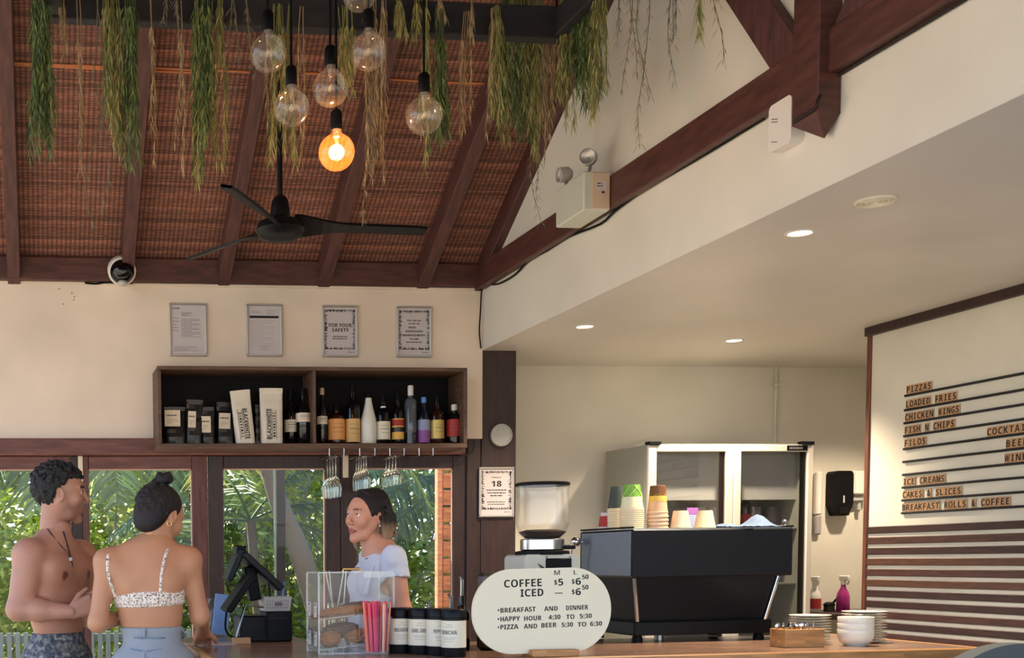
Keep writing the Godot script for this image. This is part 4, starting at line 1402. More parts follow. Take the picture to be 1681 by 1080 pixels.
# ================================================================= service area
func build_fridge() -> void:
	var zf := -7.1
	var a := onz(1063, 728, zf)
	var b := onz(1335, 728, zf)
	var w := b.x - a.x
	var h := a.y
	var d := 0.55
	var t := thing("drinks_fridge", "tall two-door glass drinks fridge against the plain rear wall", "fridge", Vector3((a.x + b.x) * 0.5, 0, zf))
	var st := tool()
	var k := 0.03
	span(st, Vector3(-w / 2, 0.1, -d), Vector3(-w / 2 + k, h, -0.03), 0.004)
	span(st, Vector3(w / 2 - k, 0.1, -d), Vector3(w / 2, h, -0.03), 0.004)
	span(st, Vector3(-w / 2, 0.08, -d), Vector3(w / 2, 0.12, -0.03))
	span(st, Vector3(-w / 2 + k, h - k, -d), Vector3(w / 2 - k, h, -0.03))
	put(st, "cabinet", M.fridge_side, t)
	st = tool()
	span(st, Vector3(-w / 2 + k, 0.12, -d), Vector3(w / 2 - k, h - k, -d + 0.02))
	put(st, "back_liner", M.fridge_inside, t)
	st = tool()
	span(st, Vector3(-w / 2 + k, h - 0.34, -0.17), Vector3(w / 2 - k, h - k, -0.12))
	put(st, "evaporator_cover", M.grey_plastic, t)
	for x in [-w / 2 + 0.05, w / 2 - 0.05]:
		for z in [-0.08, -d + 0.05]:
			st = tool()
			lathe(st, [Vector2(0, 0), Vector2(0.02, 0), Vector2(0.016, 0.02), Vector2(0.016, 0.085)], 12, Transform3D(Basis(), Vector3(x, 0, z)))
			put(st, "foot", M.black_plastic, t)
	for y in [0.5, 0.85, 1.2, 1.55]:
		st = tool()
		span(st, Vector3(-w / 2 + k, y, -d + 0.03), Vector3(w / 2 - k, y + 0.012, -0.1), 0.002)
		put(st, "wire_shelf", M.aluminium, t)
	# doors: pixel columns of the frames
	var cols := [[1063.5, 1078, 1191.5, 1204], [1205, 1217, 1325, 1334.5]]
	for i in 2:
		var x := []
		for p in cols[i]:
			x.append(onz(p, 800, zf).x - t.position.x)
		var top := h - 0.008
		st = tool()
		span(st, Vector3(x[0], 0.14, -0.028), Vector3(x[1], top, 0.0), 0.005)
		span(st, Vector3(x[2], 0.14, -0.028), Vector3(x[3], top, 0.0), 0.005)
		span(st, Vector3(x[1], top - 0.042, -0.028), Vector3(x[2], top, 0.0), 0.005)
		span(st, Vector3(x[1], 0.14, -0.028), Vector3(x[2], 0.2, 0.0), 0.005)
		var door := put(st, "door", M.fridge_frame, t)
		st = tool()
		span(st, Vector3(x[1], 0.2, -0.018), Vector3(x[2], top - 0.042, -0.012))
		put(st, "door_glass", M.fridge_glass, door)
		st = tool()
		span(st, Vector3(x[2] - 0.03 if i == 0 else x[2] - 0.035, 0.2, -0.027), Vector3(x[2], top - 0.042, -0.02))
		put(st, "gasket", M.black_plastic, door)
		for e in [x[0] + 0.04 if i == 0 else x[3] - 0.04]:
			st = tool()
			span(st, Vector3(e - 0.04, top + 0.0, -0.05), Vector3(e + 0.04, top + 0.022, 0.012), 0.004)
			put(st, "hinge", M.black_plastic, door)
	st = tool()
	var b0 := onz(1292, 731, zf).x - t.position.x
	var b1 := onz(1325, 731, zf).x - t.position.x
	span(st, Vector3(b0, h - 0.045, 0.0), Vector3(b1, h - 0.012, 0.004))
	var badge := put(st, "badge", M.black_plastic, t)
	st = tool()
	rng.seed = 3
	small_print(st, Vector3((b0 + b1) * 0.5, h - 0.036, 0.005), (b1 - b0) * 0.8, 1, 0.01, 0.014)
	put(st, "print", M.ink_grey, badge)
	# stock behind the glass
	var cans := [[1236, 0], [1250, 0], [1266, 1], [1281, 1], [1150, 0], [1162, 1], [1174, 0]]
	for i in cans.size():
		var p := onz(cans[i][0], 830, zf - 0.25)
		var c := thing("drink_can", ["silver drink can inside the fridge behind the closed glass door", "dark drink can inside the fridge behind the closed glass door"][cans[i][1]], "can", Vector3(p.x, 1.562, zf - 0.25 - 0.05 * (i % 2)), 0.0, ["silver cans in the fridge", "dark cans in the fridge"][cans[i][1]])
		st = tool()
		lathe(st, [Vector2(0, 0.003), Vector2(0.022, 0), Vector2(0.033, 0.012), Vector2(0.033, 0.118), Vector2(0.026, 0.132), Vector2(0.026, 0.135), Vector2(0.024, 0.13), Vector2(0, 0.13)], 18)
		put(st, "can_body", [M.aluminium, M.ink_grey][cans[i][1]], c)
	var p2 := onz(1221, 830, zf - 0.22)
	var sb := thing("sauce_bottle", "brown bottle inside the fridge beside the door frame", "bottle", Vector3(p2.x + 0.012, 1.562, zf - 0.22))
	st = tool()
	lathe(st, bottle_shape(3, 0.03, 0.24), 18)
	lathe(st, [Vector2(0.011, 0.21), Vector2(0.013, 0.21), Vector2(0.013, 0.24), Vector2(0, 0.24)], 14)
	put(st, "glass_body", M.bottle_amber, sb)
	st = tool()
	lathe(st, [Vector2(0.0306, 0.03), Vector2(0.0306, 0.09)], 18)
	put(st, "label_band", M.label_red, sb)

func build_alcove_things() -> void:
	# soap dispenser
	var a := onz(1367, 773, ZA + 0.07)
	var b := onz(1397, 846, ZA + 0.07)
	var t := thing("soap_dispenser", "black wall soap dispenser beside the menu partition", "dispenser", Vector3((a.x + b.x) * 0.5, b.y, ZA))
	var w := b.x - a.x
	var h := a.y - b.y
	var st := tool()
	plate(st, PackedVector2Array([Vector2(-w * 0.28, 0), Vector2(w * 0.3, 0), Vector2(w * 0.36, h * 0.12), Vector2(w * 0.46, h * 0.18), Vector2(w * 0.5, h * 0.3), Vector2(w * 0.5, h * 0.93), Vector2(w * 0.42, h * 0.99), Vector2(w * 0.3, h), Vector2(-w * 0.3, h), Vector2(-w * 0.42, h * 0.99), Vector2(-w * 0.5, h * 0.93), Vector2(-w * 0.5, h * 0.25)]), 0.09, Transform3D(Basis(), Vector3(0, 0, 0.045)))
	put(st, "casing", M.black_plastic, t)
	st = tool()
	box(st, Vector3(0, h * 0.36, 0.092), Vector3(0.012, 0.05, 0.006), Basis(), 0.002)
	put(st, "level_window", M.grey_plastic, t)
	st = tool()
	box(st, Vector3(0.0, h * 0.1, 0.09), Vector3(w * 0.5, 0.05, 0.02), Basis(), 0.006)
	put(st, "push_bar", M.black_satin, t)
	a = onz(1401, 773, ZA + 0.08)
	b = onz(1424, 812, ZA + 0.08)
	t = thing("towel_dispenser", "white paper towel dispenser half hidden by the menu partition", "dispenser", Vector3((a.x + b.x) * 0.5, b.y, ZA))
	st = tool()
	box(st, Vector3(0, (a.y - b.y) * 0.5, 0.045), Vector3(b.x - a.x, a.y - b.y, 0.09), Basis(), 0.01)
	put(st, "casing", M.white_plastic, t)
	st = tool()
	box(st, Vector3(0, -0.02, 0.04), Vector3((b.x - a.x) * 0.8, 0.05, 0.05), Basis(), 0.008)
	put(st, "tray", M.grey_plastic, t)
	st = tool()
	lathe(st, [Vector2(0.012, -0.05), Vector2(0.014, -0.07), Vector2(0.014, -0.1), Vector2(0, -0.1)], 14, Transform3D(Basis(), Vector3(0.02, 0, 0.04)))
	put(st, "nozzle", M.grey_plastic, t)
	# thermometer strip and switch beside the fridge
	a = onz(1336, 775, ZA)
	b = onz(1343, 845, ZA)
	t = thing("glove_holder", "narrow white holder strip on the wall behind the fridge edge", "holder", Vector3((a.x + b.x) * 0.5, b.y, ZA))
	st = tool()
	box(st, Vector3(0, (a.y - b.y) * 0.5, 0.02), Vector3(0.045, a.y - b.y, 0.04), Basis(), 0.008)
	put(st, "upper_case", M.white_plastic, t)
	st = tool()
	box(st, Vector3(0, -0.07, 0.02), Vector3(0.045, 0.13, 0.036), Basis(), 0.008)
	put(st, "lower_case", M.ink_soft, t)
	a = onz(1346.5, 826, ZA)
	t = thing("light_switch", "tiny white switch on the wall between fridge and soap dispenser", "switch", Vector3(a.x, a.y, ZA))
	st = tool()
	box(st, Vector3(0, 0, 0.005), Vector3(0.022, 0.032, 0.01), Basis(), 0.003)
	put(st, "plate", M.white_plastic, t)
	st = tool()
	box(st, Vector3(0, 0.004, 0.012), Vector3(0.01, 0.014, 0.006), Basis(), 0.002)
	put(st, "rocker", M.paper, t)
	# back bench with cleaning bottles
	t = thing("back_bench", "dark bench top behind the counter carrying spray bottles", "bench", Vector3(5.25, 0, -7.4))
	st = tool()
	span(st, Vector3(-0.38, 0.97, -0.32), Vector3(0.8, 1.01, 0.2), 0.004)
	put(st, "bench_top", M.timber_dark, t)
	for x in [-0.34, 0.74]:
		for z in [-0.28, 0.16]:
			st = tool()
			span(st, Vector3(x - 0.025, 0, z - 0.025), Vector3(x + 0.025, 0.97, z + 0.025), 0.004)
			put(st, "leg", M.timber_dark, t)
	var sprays := [["white spray bottle with a red label on the back bench", 1336.5, 945, "white_plastic", "label_red", 0.0], ["magenta spray bottle on the back bench", 1383.5, 944, "spray_pink", "", 0.4]]
	for s in sprays:
		var p := onz(s[1], 1003, -7.4)
		var top := onz(s[1], s[2], -7.4)
		t = thing("spray_bottle", s[0], "spray bottle", Vector3(p.x, 1.01, -7.4), s[5], "spray bottles on the back bench")
		var hh: float = top.y - 1.01
		st = tool()
		lathe(st, [Vector2(0, 0), Vector2(0.036, 0), Vector2(0.04, 0.006), Vector2(0.04, hh * 0.4), Vector2(0.034, hh * 0.52), Vector2(0.016, hh * 0.66), Vector2(0.013, hh * 0.75)], 20)
		put(st, "body", M[s[3]], t)
		if s[4] != "":
			st = tool()
			lathe(st, [Vector2(0.0406, hh * 0.1), Vector2(0.0406, hh * 0.38)], 20)
			put(st, "label_band", M[s[4]], t)
		st = tool()
		box(st, Vector3(0.0, hh * 0.92, 0.008), Vector3(0.026, hh * 0.14, 0.07), Basis(), 0.006)
		lathe(st, [Vector2(0.016, hh * 0.74), Vector2(0.016, hh * 0.86), Vector2(0, hh * 0.86)], 14)
		box(st, Vector3(0, hh * 0.8, 0.034), Vector3(0.012, hh * 0.12, 0.01), Basis(Vector3.RIGHT, 0.4), 0.003)
		put(st, "trigger_head", M.white_plastic, t)
	var bp := onz(1361, 1000, -7.45)
	t = thing("scrub_brush", "black scrubbing brush between the two spray bottles", "brush", Vector3(bp.x, 1.01, -7.45))
	st = tool()
	ball(st, Vector3(0, 0.045, 0), Vector3(0.04, 0.02, 0.03), Basis(), 14, 8)
	tube(st, curve([Vector3(0.02, 0.05, 0), Vector3(0.06, 0.09, 0), Vector3(0.1, 0.13, 0)], 4), 0.008, 8)
	put(st, "handle", M.black_plastic, t)
	st = tool()
	lathe(st, [Vector2(0, 0), Vector2(0.035, 0), Vector2(0.032, 0.04), Vector2(0, 0.04)], 16)
	put(st, "bristles", M.ink, t)

# ================================================================= the counter
func build_counter() -> void:
	var t := thing("service_counter", "timber-topped service counter with a pale wooden edge", "counter", Vector3(0.65, 0, -4.12))
	var st := tool()
	span(st, Vector3(0.0, CT - 0.04, -0.868), Vector3(2.815, CT, 0.0), 0.003)
	put(st, "top", M.counter_wood, t)
	st = tool()
	span(st, Vector3(0.0, CT - 0.041, 0.0), Vector3(2.815, CT + 0.001, 0.02), 0.004)
	put(st, "edge_strip", M.pine, t)
	st = tool()
	span(st, Vector3(-0.02, CT - 0.041, -0.868), Vector3(0.0, CT + 0.001, 0.02), 0.004)
	put(st, "edge_strip", M.pine, t)
	st = tool()
	span(st, Vector3(2.815, CT - 0.041, -0.868), Vector3(2.835, CT + 0.001, 0.02), 0.004)
	put(st, "edge_strip", M.pine, t)
	st = tool()
	span(st, Vector3(0.04, 0, -0.1), Vector3(2.76, CT - 0.04, -0.06))
	put(st, "front_panel", M.timber_dark, t)
	for x in [0.04, 2.72]:
		st = tool()
		span(st, Vector3(x, 0, -0.84), Vector3(x + 0.04, CT - 0.04, -0.1))
		put(st, "end_panel", M.timber_dark, t)
	t = thing("till_counter", "short timber counter leg carrying the till, behind the service counter", "counter", Vector3(0.65, 0, -4.99))
	st = tool()
	span(st, Vector3(0.0, CT - 0.04, -0.65), Vector3(0.54, CT, 0.0), 0.003)
	put(st, "top", M.counter_wood, t)
	st = tool()
	span(st, Vector3(-0.02, CT - 0.041, -0.65), Vector3(0.0, CT + 0.001, 0.0), 0.004)
	put(st, "edge_strip", M.pine, t)
	for x in [0.04, 0.46]:
		st = tool()
		span(st, Vector3(x, 0, -0.61), Vector3(x + 0.04, CT - 0.04, -0.04))
		put(st, "end_panel", M.timber_dark, t)

func build_machine() -> void:
	var a := ony(1033, 1057, CT)
	var b := ony(1288, 1051, CT)
	var turn := -atan2(b.z - a.z, b.x - a.x)
	var mid := (a + b) * 0.5
	var t := thing("espresso_machine", "black two-group espresso machine with its back to the customers", "coffee machine", Vector3(mid.x + 0.02, CT, mid.z), turn)
	var st := tool()
	span(st, Vector3(-0.352, 0.268, -0.46), Vector3(0.352, 0.462, 0.0), 0.005)
	put(st, "upper_housing", M.machine_black, t)
	st = tool()
	box(st, Vector3(-0.3535, 0.365, -0.225), Vector3(0.003, 0.18, 0.43), Basis(), 0.001)
	put(st, "side_panel", M.machine_side, t)
	st = tool()
	var top := [Vector3(-0.335, 0.268, -0.02), Vector3(0.295, 0.268, -0.02), Vector3(0.295, 0.268, -0.4), Vector3(-0.335, 0.268, -0.4)]
	var low := [Vector3(-0.305, 0.085, -0.05), Vector3(0.255, 0.085, -0.05), Vector3(0.255, 0.085, -0.4), Vector3(-0.305, 0.085, -0.4)]
	for i in 4:
		var j := (i + 1) % 4
		var n: Vector3 = (top[j] - top[i]).cross(low[i] - top[i]).normalized()
		if n.dot((top[i] + low[j]) * 0.5 - Vector3(0, 0.17, -0.2)) < 0.0:
			n = -n
		quad(st, top[i], top[j], low[j], low[i], n)
	put(st, "lower_panel", M.machine_black, t)
	for e in [[-0.337, -0.306], [0.297, 0.257]]:
		st = tool()
		beam(st, Vector3(e[0], 0.268, -0.012), Vector3(e[1], 0.085, -0.04), 0.012, 0.012, Vector3.BACK, 0.002)
		put(st, "chrome_rib", M.chrome, t)
	st = tool()
	span(st, Vector3(-0.325, 0.03, -0.44), Vector3(0.285, 0.088, -0.03), 0.005)
	put(st, "base", M.black_satin, t)
	for x in [-0.29, 0.25]:
		for z in [-0.07, -0.4]:
			st = tool()
			lathe(st, [Vector2(0, 0), Vector2(0.022, 0), Vector2(0.022, 0.012), Vector2(0.017, 0.03)], 14, Transform3D(Basis(), Vector3(x, 0, z)))
			put(st, "foot", M.black_plastic, t)
	st = tool()
	tube(st, [Vector3(-0.12, 0.0, -0.2), Vector3(-0.12, 0.03, -0.2)], 0.02, 10)
	put(st, "drain", M.steel, t)
	st = tool()
	span(st, Vector3(-0.345, 0.462, -0.45), Vector3(0.345, 0.466, -0.01))
	put(st, "cup_tray", M.steel, t)
	st = tool()
	tube(st, [Vector3(-0.35, 0.47, 0.0), Vector3(-0.35, 0.47, -0.455)], 0.004, 6)
	tube(st, [Vector3(0.35, 0.47, 0.0), Vector3(0.35, 0.47, -0.455)], 0.004, 6)
	tube(st, [Vector3(-0.35, 0.47, -0.455), Vector3(0.35, 0.47, -0.455)], 0.004, 6)
	put(st, "tray_rail", M.black_plastic, t)
	# group handles and steam arm on the barista's side
	for x in [-0.16, 0.16]:
		st = tool()
		lathe(st, [Vector2(0, 0.19), Vector2(0.036, 0.19), Vector2(0.038, 0.27)], 18, Transform3D(Basis(), Vector3(x, 0, -0.42)))
		tube(st, [Vector3(x, 0.205, -0.45), Vector3(x, 0.19, -0.6)], 0.014, 10)
		put(st, "portafilter", M.steel, t)
	st = tool()
	tube(st, curve([Vector3(-0.36, 0.42, -0.42), Vector3(-0.4, 0.42, -0.43), Vector3(-0.405, 0.34, -0.44), Vector3(-0.39, 0.15, -0.47)], 4), 0.006, 8)
	ball(st, Vector3(-0.39, 0.42, -0.42), Vector3(0.022, 0.022, 0.022), Basis(), 12, 8)
	put(st, "steam_arm", M.chrome, t)
	machine_top(t)

func cup(label: String, at: Vector3, r: float, h: float, m: String, group: String, bands := []) -> void:
	# an upturned paper cup: rim down
	var t := thing("paper_cup", label, "cup", at, 0.0, group)
	var st := tool()
	lathe(st, [Vector2(r * 0.99, 0.004), Vector2(r * 0.72, h - 0.006), Vector2(r * 0.7, h), Vector2(r * 0.66, h), Vector2(r * 0.64, h - 0.006), Vector2(0, h - 0.006)], 24)
	put(st, "wall", M[m], t)
	st = tool()
	lathe(st, [Vector2(r, 0), Vector2(r * 1.04, 0.002), Vector2(r * 1.03, 0.006), Vector2(r * 0.98, 0.006)], 24)
	put(st, "rim", M.cup_paper, t)
	for b in bands:
		st = tool()
		var k0: float = lerpf(r * 0.99, r * 0.72, b[0])
		var k1: float = lerpf(r * 0.99, r * 0.72, b[1])
		lathe(st, [Vector2(k0 + 0.0008, h * b[0]), Vector2(k1 + 0.0008, h * b[1])], 24)
		put(st, "printed_band", M[b[2]], t)
	if m == "cup_green":
		st = tool()
		for k in 7:
			var a0 := 0.9 * k - 0.4
			var pts := []
			for i in 7:
				var u := i / 6.0
				var rr := lerpf(r * 0.99, r * 0.72, 0.36 + u * 0.6) + 0.0012
				var aa := a0 + (u - 0.5) * 1.3 * (1.0 if k % 2 == 0 else -1.0)
				pts.append(Vector3(sin(aa) * rr, h * (0.36 + u * 0.6), cos(aa) * rr))
			tube(st, pts, 0.0012, 4)
		put(st, "leaf_veins", M.cup_lime, t)

func machine_top(machine: Node3D) -> void:
	var y := CT + 0.466
	var xf := machine.transform
	var base := xf * Vector3(0, 0.466, 0)
	# stack columns: pixel x, z in the machine's frame
	var zl := -0.13
	var col := func(px: float, z: float) -> Vector3:
		var q := onz(px, 868, (xf * Vector3(0, 0, z)).z)
		return Vector3(q.x, y, q.z)
	var p: Vector3 = col.call(1037, -0.1)
	for i in 10:
		cup("pale green-patterned paper cup in the upturned stack with a leaf-print cup on top", p + Vector3(0, i * 0.0083, 0), 0.046, 0.092, "cup_pale", "leaf-print stack cups", [[0.1, 0.3, "cup_green"]] if i < 9 else [])
	cup("leaf-print green paper cup on top of the pale stack", p + Vector3(0, 0.083, 0), 0.044, 0.098, "cup_green", "", [[0.0, 0.3, "cup_pale"]])
	p = col.call(1079, -0.09)
	for i in 4:
		cup("pinkish paper cup in the upturned stack with a brown cup on top", p + Vector3(0, i * 0.0155, 0), 0.042, 0.085, "cup_pink", "brown-print stack cups")
	cup("brown and pink paper cup on top of the pinkish stack", p + Vector3(0, 0.064, 0), 0.04, 0.112, "cup_pink", "", [[0.42, 0.7, "label_yellow"], [0.62, 0.99, "cup_brown"]])
	p = col.call(1014, -0.26)
	for i in 10:
		cup("dark-banded paper cup in the upturned stack at the machine's edge", p + Vector3(0, i * 0.0085, 0), 0.042, 0.09, "cup_pale", "dark-print stack cups", [[0.1, 0.4, "cup_dark"]])
	cup("dark leaf-print paper cup on top of the edge stack", p + Vector3(0, 0.085, 0), 0.042, 0.098, "cup_dark", "", [])
	p = col.call(996, -0.3)
	cup("white paper cup beside the dark-banded stack", p, 0.036, 0.075, "paper", "", [[0.2, 0.8, "label_red"]])
	p = col.call(1117, -0.07)
	cup("plain cream paper cup next to the pinkish stack", p, 0.041, 0.072, "cup_paper", "")
	p = col.call(1157, -0.07)
	cup("plain cream paper cup next to the blue cloth", p, 0.041, 0.072, "cup_paper", "")
	# purple packet behind the plain cups
	p = col.call(1138, -0.2)
	var t := thing("sugar_packet", "folded purple and white packet behind the plain cups", "packet", p)
	var st := tool()
	box(st, Vector3(0, 0.03, 0), Vector3(0.05, 0.06, 0.006), Basis(Vector3.RIGHT, -0.15), 0.002)
	put(st, "sleeve", M.label_blue, t)
	st = tool()
	box(st, Vector3(0, 0.074, -0.008), Vector3(0.052, 0.03, 0.007), Basis(Vector3.RIGHT, -0.15), 0.002)
	put(st, "flap", M.label_purple, t)
	# crumpled blue cloth
	var c0: Vector3 = col.call(1175, -0.1)
	var c1: Vector3 = col.call(1275, -0.1)
	t = thing("cleaning_cloth", "crumpled grey-blue cleaning cloth on the machine top", "cloth", (c0 + c1) * 0.5)
	var n := FastNoiseLite.new()
	n.seed = 8
	n.frequency = 9.0
	var g := []
	var half := (c1.x - c0.x) * 0.5
	for i in 25:
		var row := []
		for j in 13:
			var u := i / 24.0
			var v := j / 12.0
			var x := lerpf(-half, half, u)
			var z := lerpf(-0.09, 0.09, v)
			var hump := 0.05 * exp(-pow((u - 0.68) * 7.0, 2.0)) + 0.014 * exp(-pow((u - 0.12) * 9.0, 2.0))
			var yy := 0.003 + hump * sin(v * PI) + 0.008 * absf(n.get_noise_2d(x * 2.0, z * 2.0))
			row.append(Vector3(x, yy, z * (1.0 + 0.25 * n.get_noise_1d(x))))
		g.append(row)
	st = tool()
	for s in [0.0, -0.003]:
		for i in 24:
			for j in 12:
				var q00: Vector3 = g[i][j] + Vector3(0, s, 0); var q10: Vector3 = g[i + 1][j] + Vector3(0, s, 0)
				var q11: Vector3 = g[i + 1][j + 1] + Vector3(0, s, 0); var q01: Vector3 = g[i][j + 1] + Vector3(0, s, 0)
				var nn := (q01 - q00).cross(q10 - q00).normalized()
				if s < 0.0:
					nn = -nn
				quad(st, q00, q10, q11, q01, nn)
	put(st, "cloth", M.blue_cloth, t)
	# small steel tools at the tray's end
	p = col.call(1288, -0.12)
	t = thing("steel_tamper", "small shiny steel tamper on the machine top", "tamper", p)
	st = tool()
	lathe(st, [Vector2(0, 0), Vector2(0.028, 0), Vector2(0.028, 0.008), Vector2(0.012, 0.012), Vector2(0.009, 0.02), Vector2(0, 0.022)], 18)
	put(st, "base", M.chrome, t)
	st = tool()
	ball(st, Vector3(0, 0.026, 0), Vector3(0.012, 0.009, 0.012), Basis(), 12, 8)
	put(st, "knob", M.steel, t)

func build_grinder() -> void:
	var c := onz(889, 1050, -4.62)
	var t := thing("coffee_grinder", "white coffee grinder with a clear bean hopper behind the sign", "grinder", Vector3(c.x, CT, -4.62))
	var yt := func(py: float) -> float: return onz(889, py, -4.62).y - CT
	var r := 0.102
	var st := tool()
	var base_y: float = yt.call(910)
	plate(st, rounded(0.222, base_y - 0.04, 0.02), 0.2, Transform3D(Basis(), Vector3(0, 0.04 + (base_y - 0.04) * 0.5, -0.01)))
	put(st, "body", M.emergency_white, t)
	st = tool()
	box(st, Vector3(0.028, yt.call(930), 0.092), Vector3(0.105, 0.065, 0.006), Basis(), 0.003)
	put(st, "control_panel", M.black_plastic, t)
	st = tool()
	for k in 4:
		box(st, Vector3(-0.05 + k * 0.007, yt.call(928) - 0.004 * k, 0.0915), Vector3(0.002, 0.02, 0.002), Basis(Vector3.BACK, 0.6))
	put(st, "vent_slots", M.ink, t)
	st = tool()
	for x in [-0.02, 0.075]:
		ball(st, Vector3(x, yt.call(914.5), 0.092), Vector3(0.004, 0.004, 0.003), Basis(), 8, 6)
	put(st, "screws", M.ink_grey, t)
	st = tool()
	box(st, Vector3(0, 0.02, 0.0), Vector3(0.2, 0.04, 0.22), Basis(), 0.006)
	put(st, "foot_plate", M.black_plastic, t)
	st = tool()
	var y0: float = base_y
	var y1: float = yt.call(882)
	lathe(st, [Vector2(0.1, y0 - 0.002), Vector2(0.104, y0), Vector2(0.104, y0 + 0.012), Vector2(0.08, y0 + 0.016), Vector2(0.078, y1 - 0.008)], 32)
	put(st, "collar", M.black_plastic, t)
	st = tool()
	lathe(st, [Vector2(0.081, y0 + 0.018), Vector2(0.084, y0 + 0.02), Vector2(0.084, y1 - 0.01), Vector2(0.08, y1 - 0.006)], 32)
	put(st, "chrome_ring", M.chrome, t)
	st = tool()
	box(st, Vector3(0.1, y0 + 0.028, 0.02), Vector3(0.05, 0.018, 0.03), Basis(), 0.004)
	put(st, "shutter_handle", M.black_plastic, t)
	st = tool()
	var y2: float = yt.call(862)
	var y3: float = yt.call(797)
	lathe(st, [Vector2(0.068, y1 - 0.006), Vector2(r * 0.86, y1 + 0.012), Vector2(r * 0.99, y2), Vector2(r, y2 + 0.004), Vector2(r, y3), Vector2(r - 0.003, y3), Vector2(r - 0.003, y2 + 0.004), Vector2(r * 0.96, y2), Vector2(0.066, y1)], 40)
	put(st, "hopper", M.hopper_glass, t)
	st = tool()
	lathe(st, [Vector2(0, y1 - 0.004), Vector2(0.064, y1 - 0.004), Vector2(r * 0.82, y1 + 0.014), Vector2(r * 0.88, y1 + 0.022), Vector2(r * 0.6, y1 + 0.03), Vector2(0, y1 + 0.026)], 28)
	put(st, "beans", M.beans, t)
	st = tool()
	lathe(st, [Vector2(0, y3 - 0.002), Vector2(r * 1.02, y3 - 0.002), Vector2(r * 1.03, y3 + 0.008), Vector2(r * 0.95, y3 + 0.012), Vector2(0, y3 + 0.012)], 36)
	put(st, "lid", M.black_plastic, t)

# ================================================================= things on the counter
func build_sign() -> void:
	var z := -4.18
	var c := onz(889, 1004, z)
	var t := thing("counter_sign", "cream oval price sign with black lettering in a wooden foot", "sign", Vector3(c.x, CT, z))
	var h := 0.304
	var cy := 0.012 + h * 0.5
	var st := tool()
	var roll := 0.012
	var face := Transform3D(Basis(Vector3.BACK, roll), Vector3(0, cy, 0))
	plate(st, rounded(0.519, h, 0.149, 14), 0.012, face)
	put(st, "board", M.sign_board, t)
	st = tool()
	var bx := onz(904, 1072, z).x - c.x
	box(st, Vector3(bx, 0.013, 0.0275), Vector3(0.172, 0.026, 0.043), Basis(), 0.003)
	box(st, Vector3(bx, 0.013, -0.0275), Vector3(0.172, 0.026, 0.043), Basis(), 0.003)
	box(st, Vector3(bx, 0.003, 0), Vector3(0.172, 0.006, 0.09), Basis(), 0.001)
	put(st, "foot", M.pine, t)
	var say := [["COFFEE", 827.5, 889.4, 957, 12.2, 700], ["ICED", 854.4, 892, 972.7, 12, 700], ["M", 910, 919, 940, 7.5, 400], ["L", 942, 947.5, 939.3, 7, 400], ["$", 910, 914.5, 956, 8, 700], ["5", 916.5, 924.5, 955.5, 11, 700], ["$", 938.8, 943.3, 954.6, 8, 700], ["6", 945, 953.5, 954.2, 11, 700], ["50", 955.5, 966.2, 946.8, 7.2, 700], ["—", 911, 923.5, 973.6, 8, 700], ["$", 938.8, 943.3, 971.6, 8, 700], ["6", 945, 953.5, 971.2, 11, 700], ["50", 955.5, 966, 963.8, 7.2, 700],
		["•", 817, 819.5, 1001.5, 8, 400], ["BREAKFAST", 821.5, 879.5, 1000.8, 7.6, 700], ["AND", 893.5, 915.5, 998.8, 7.4, 700], ["DINNER", 929.5, 965.6, 997.2, 7.4, 700],
		["•", 817, 819.5, 1016, 8, 400], ["HAPPY", 821.5, 853.5, 1015.6, 7.6, 700], ["HOUR", 860.5, 889, 1014.6, 7.4, 700], ["4:30", 900.5, 920, 1012.8, 7.2, 700], ["TO", 929.8, 943, 1012.2, 7.2, 700], ["5:30", 951.8, 971.5, 1011, 7.2, 700],
		["•", 817, 819.5, 1029.5, 8, 400], ["PIZZA", 821.5, 851, 1028.8, 7.6, 700], ["AND", 860, 881.8, 1027.8, 7.4, 700], ["BEER", 888.8, 913.6, 1026, 7.4, 700], ["5:30", 922, 940.6, 1025.2, 7.2, 700], ["TO", 948.4, 962.4, 1024.6, 7.2, 700], ["6:30", 968.8, 988.2, 1023.6, 7.2, 700]]
	for w in say:
		var a := onz(w[1], w[3], z + 0.0065)
		var b := onz(w[2], w[3], z + 0.0065)
		var m := (a + b) * 0.5
		write(w[0], w[4] / 456.0, M.ink, t, Vector3(m.x - c.x, m.y - CT, 0.0064), Basis(Vector3.BACK, 0.022), w[5], b.x - a.x)

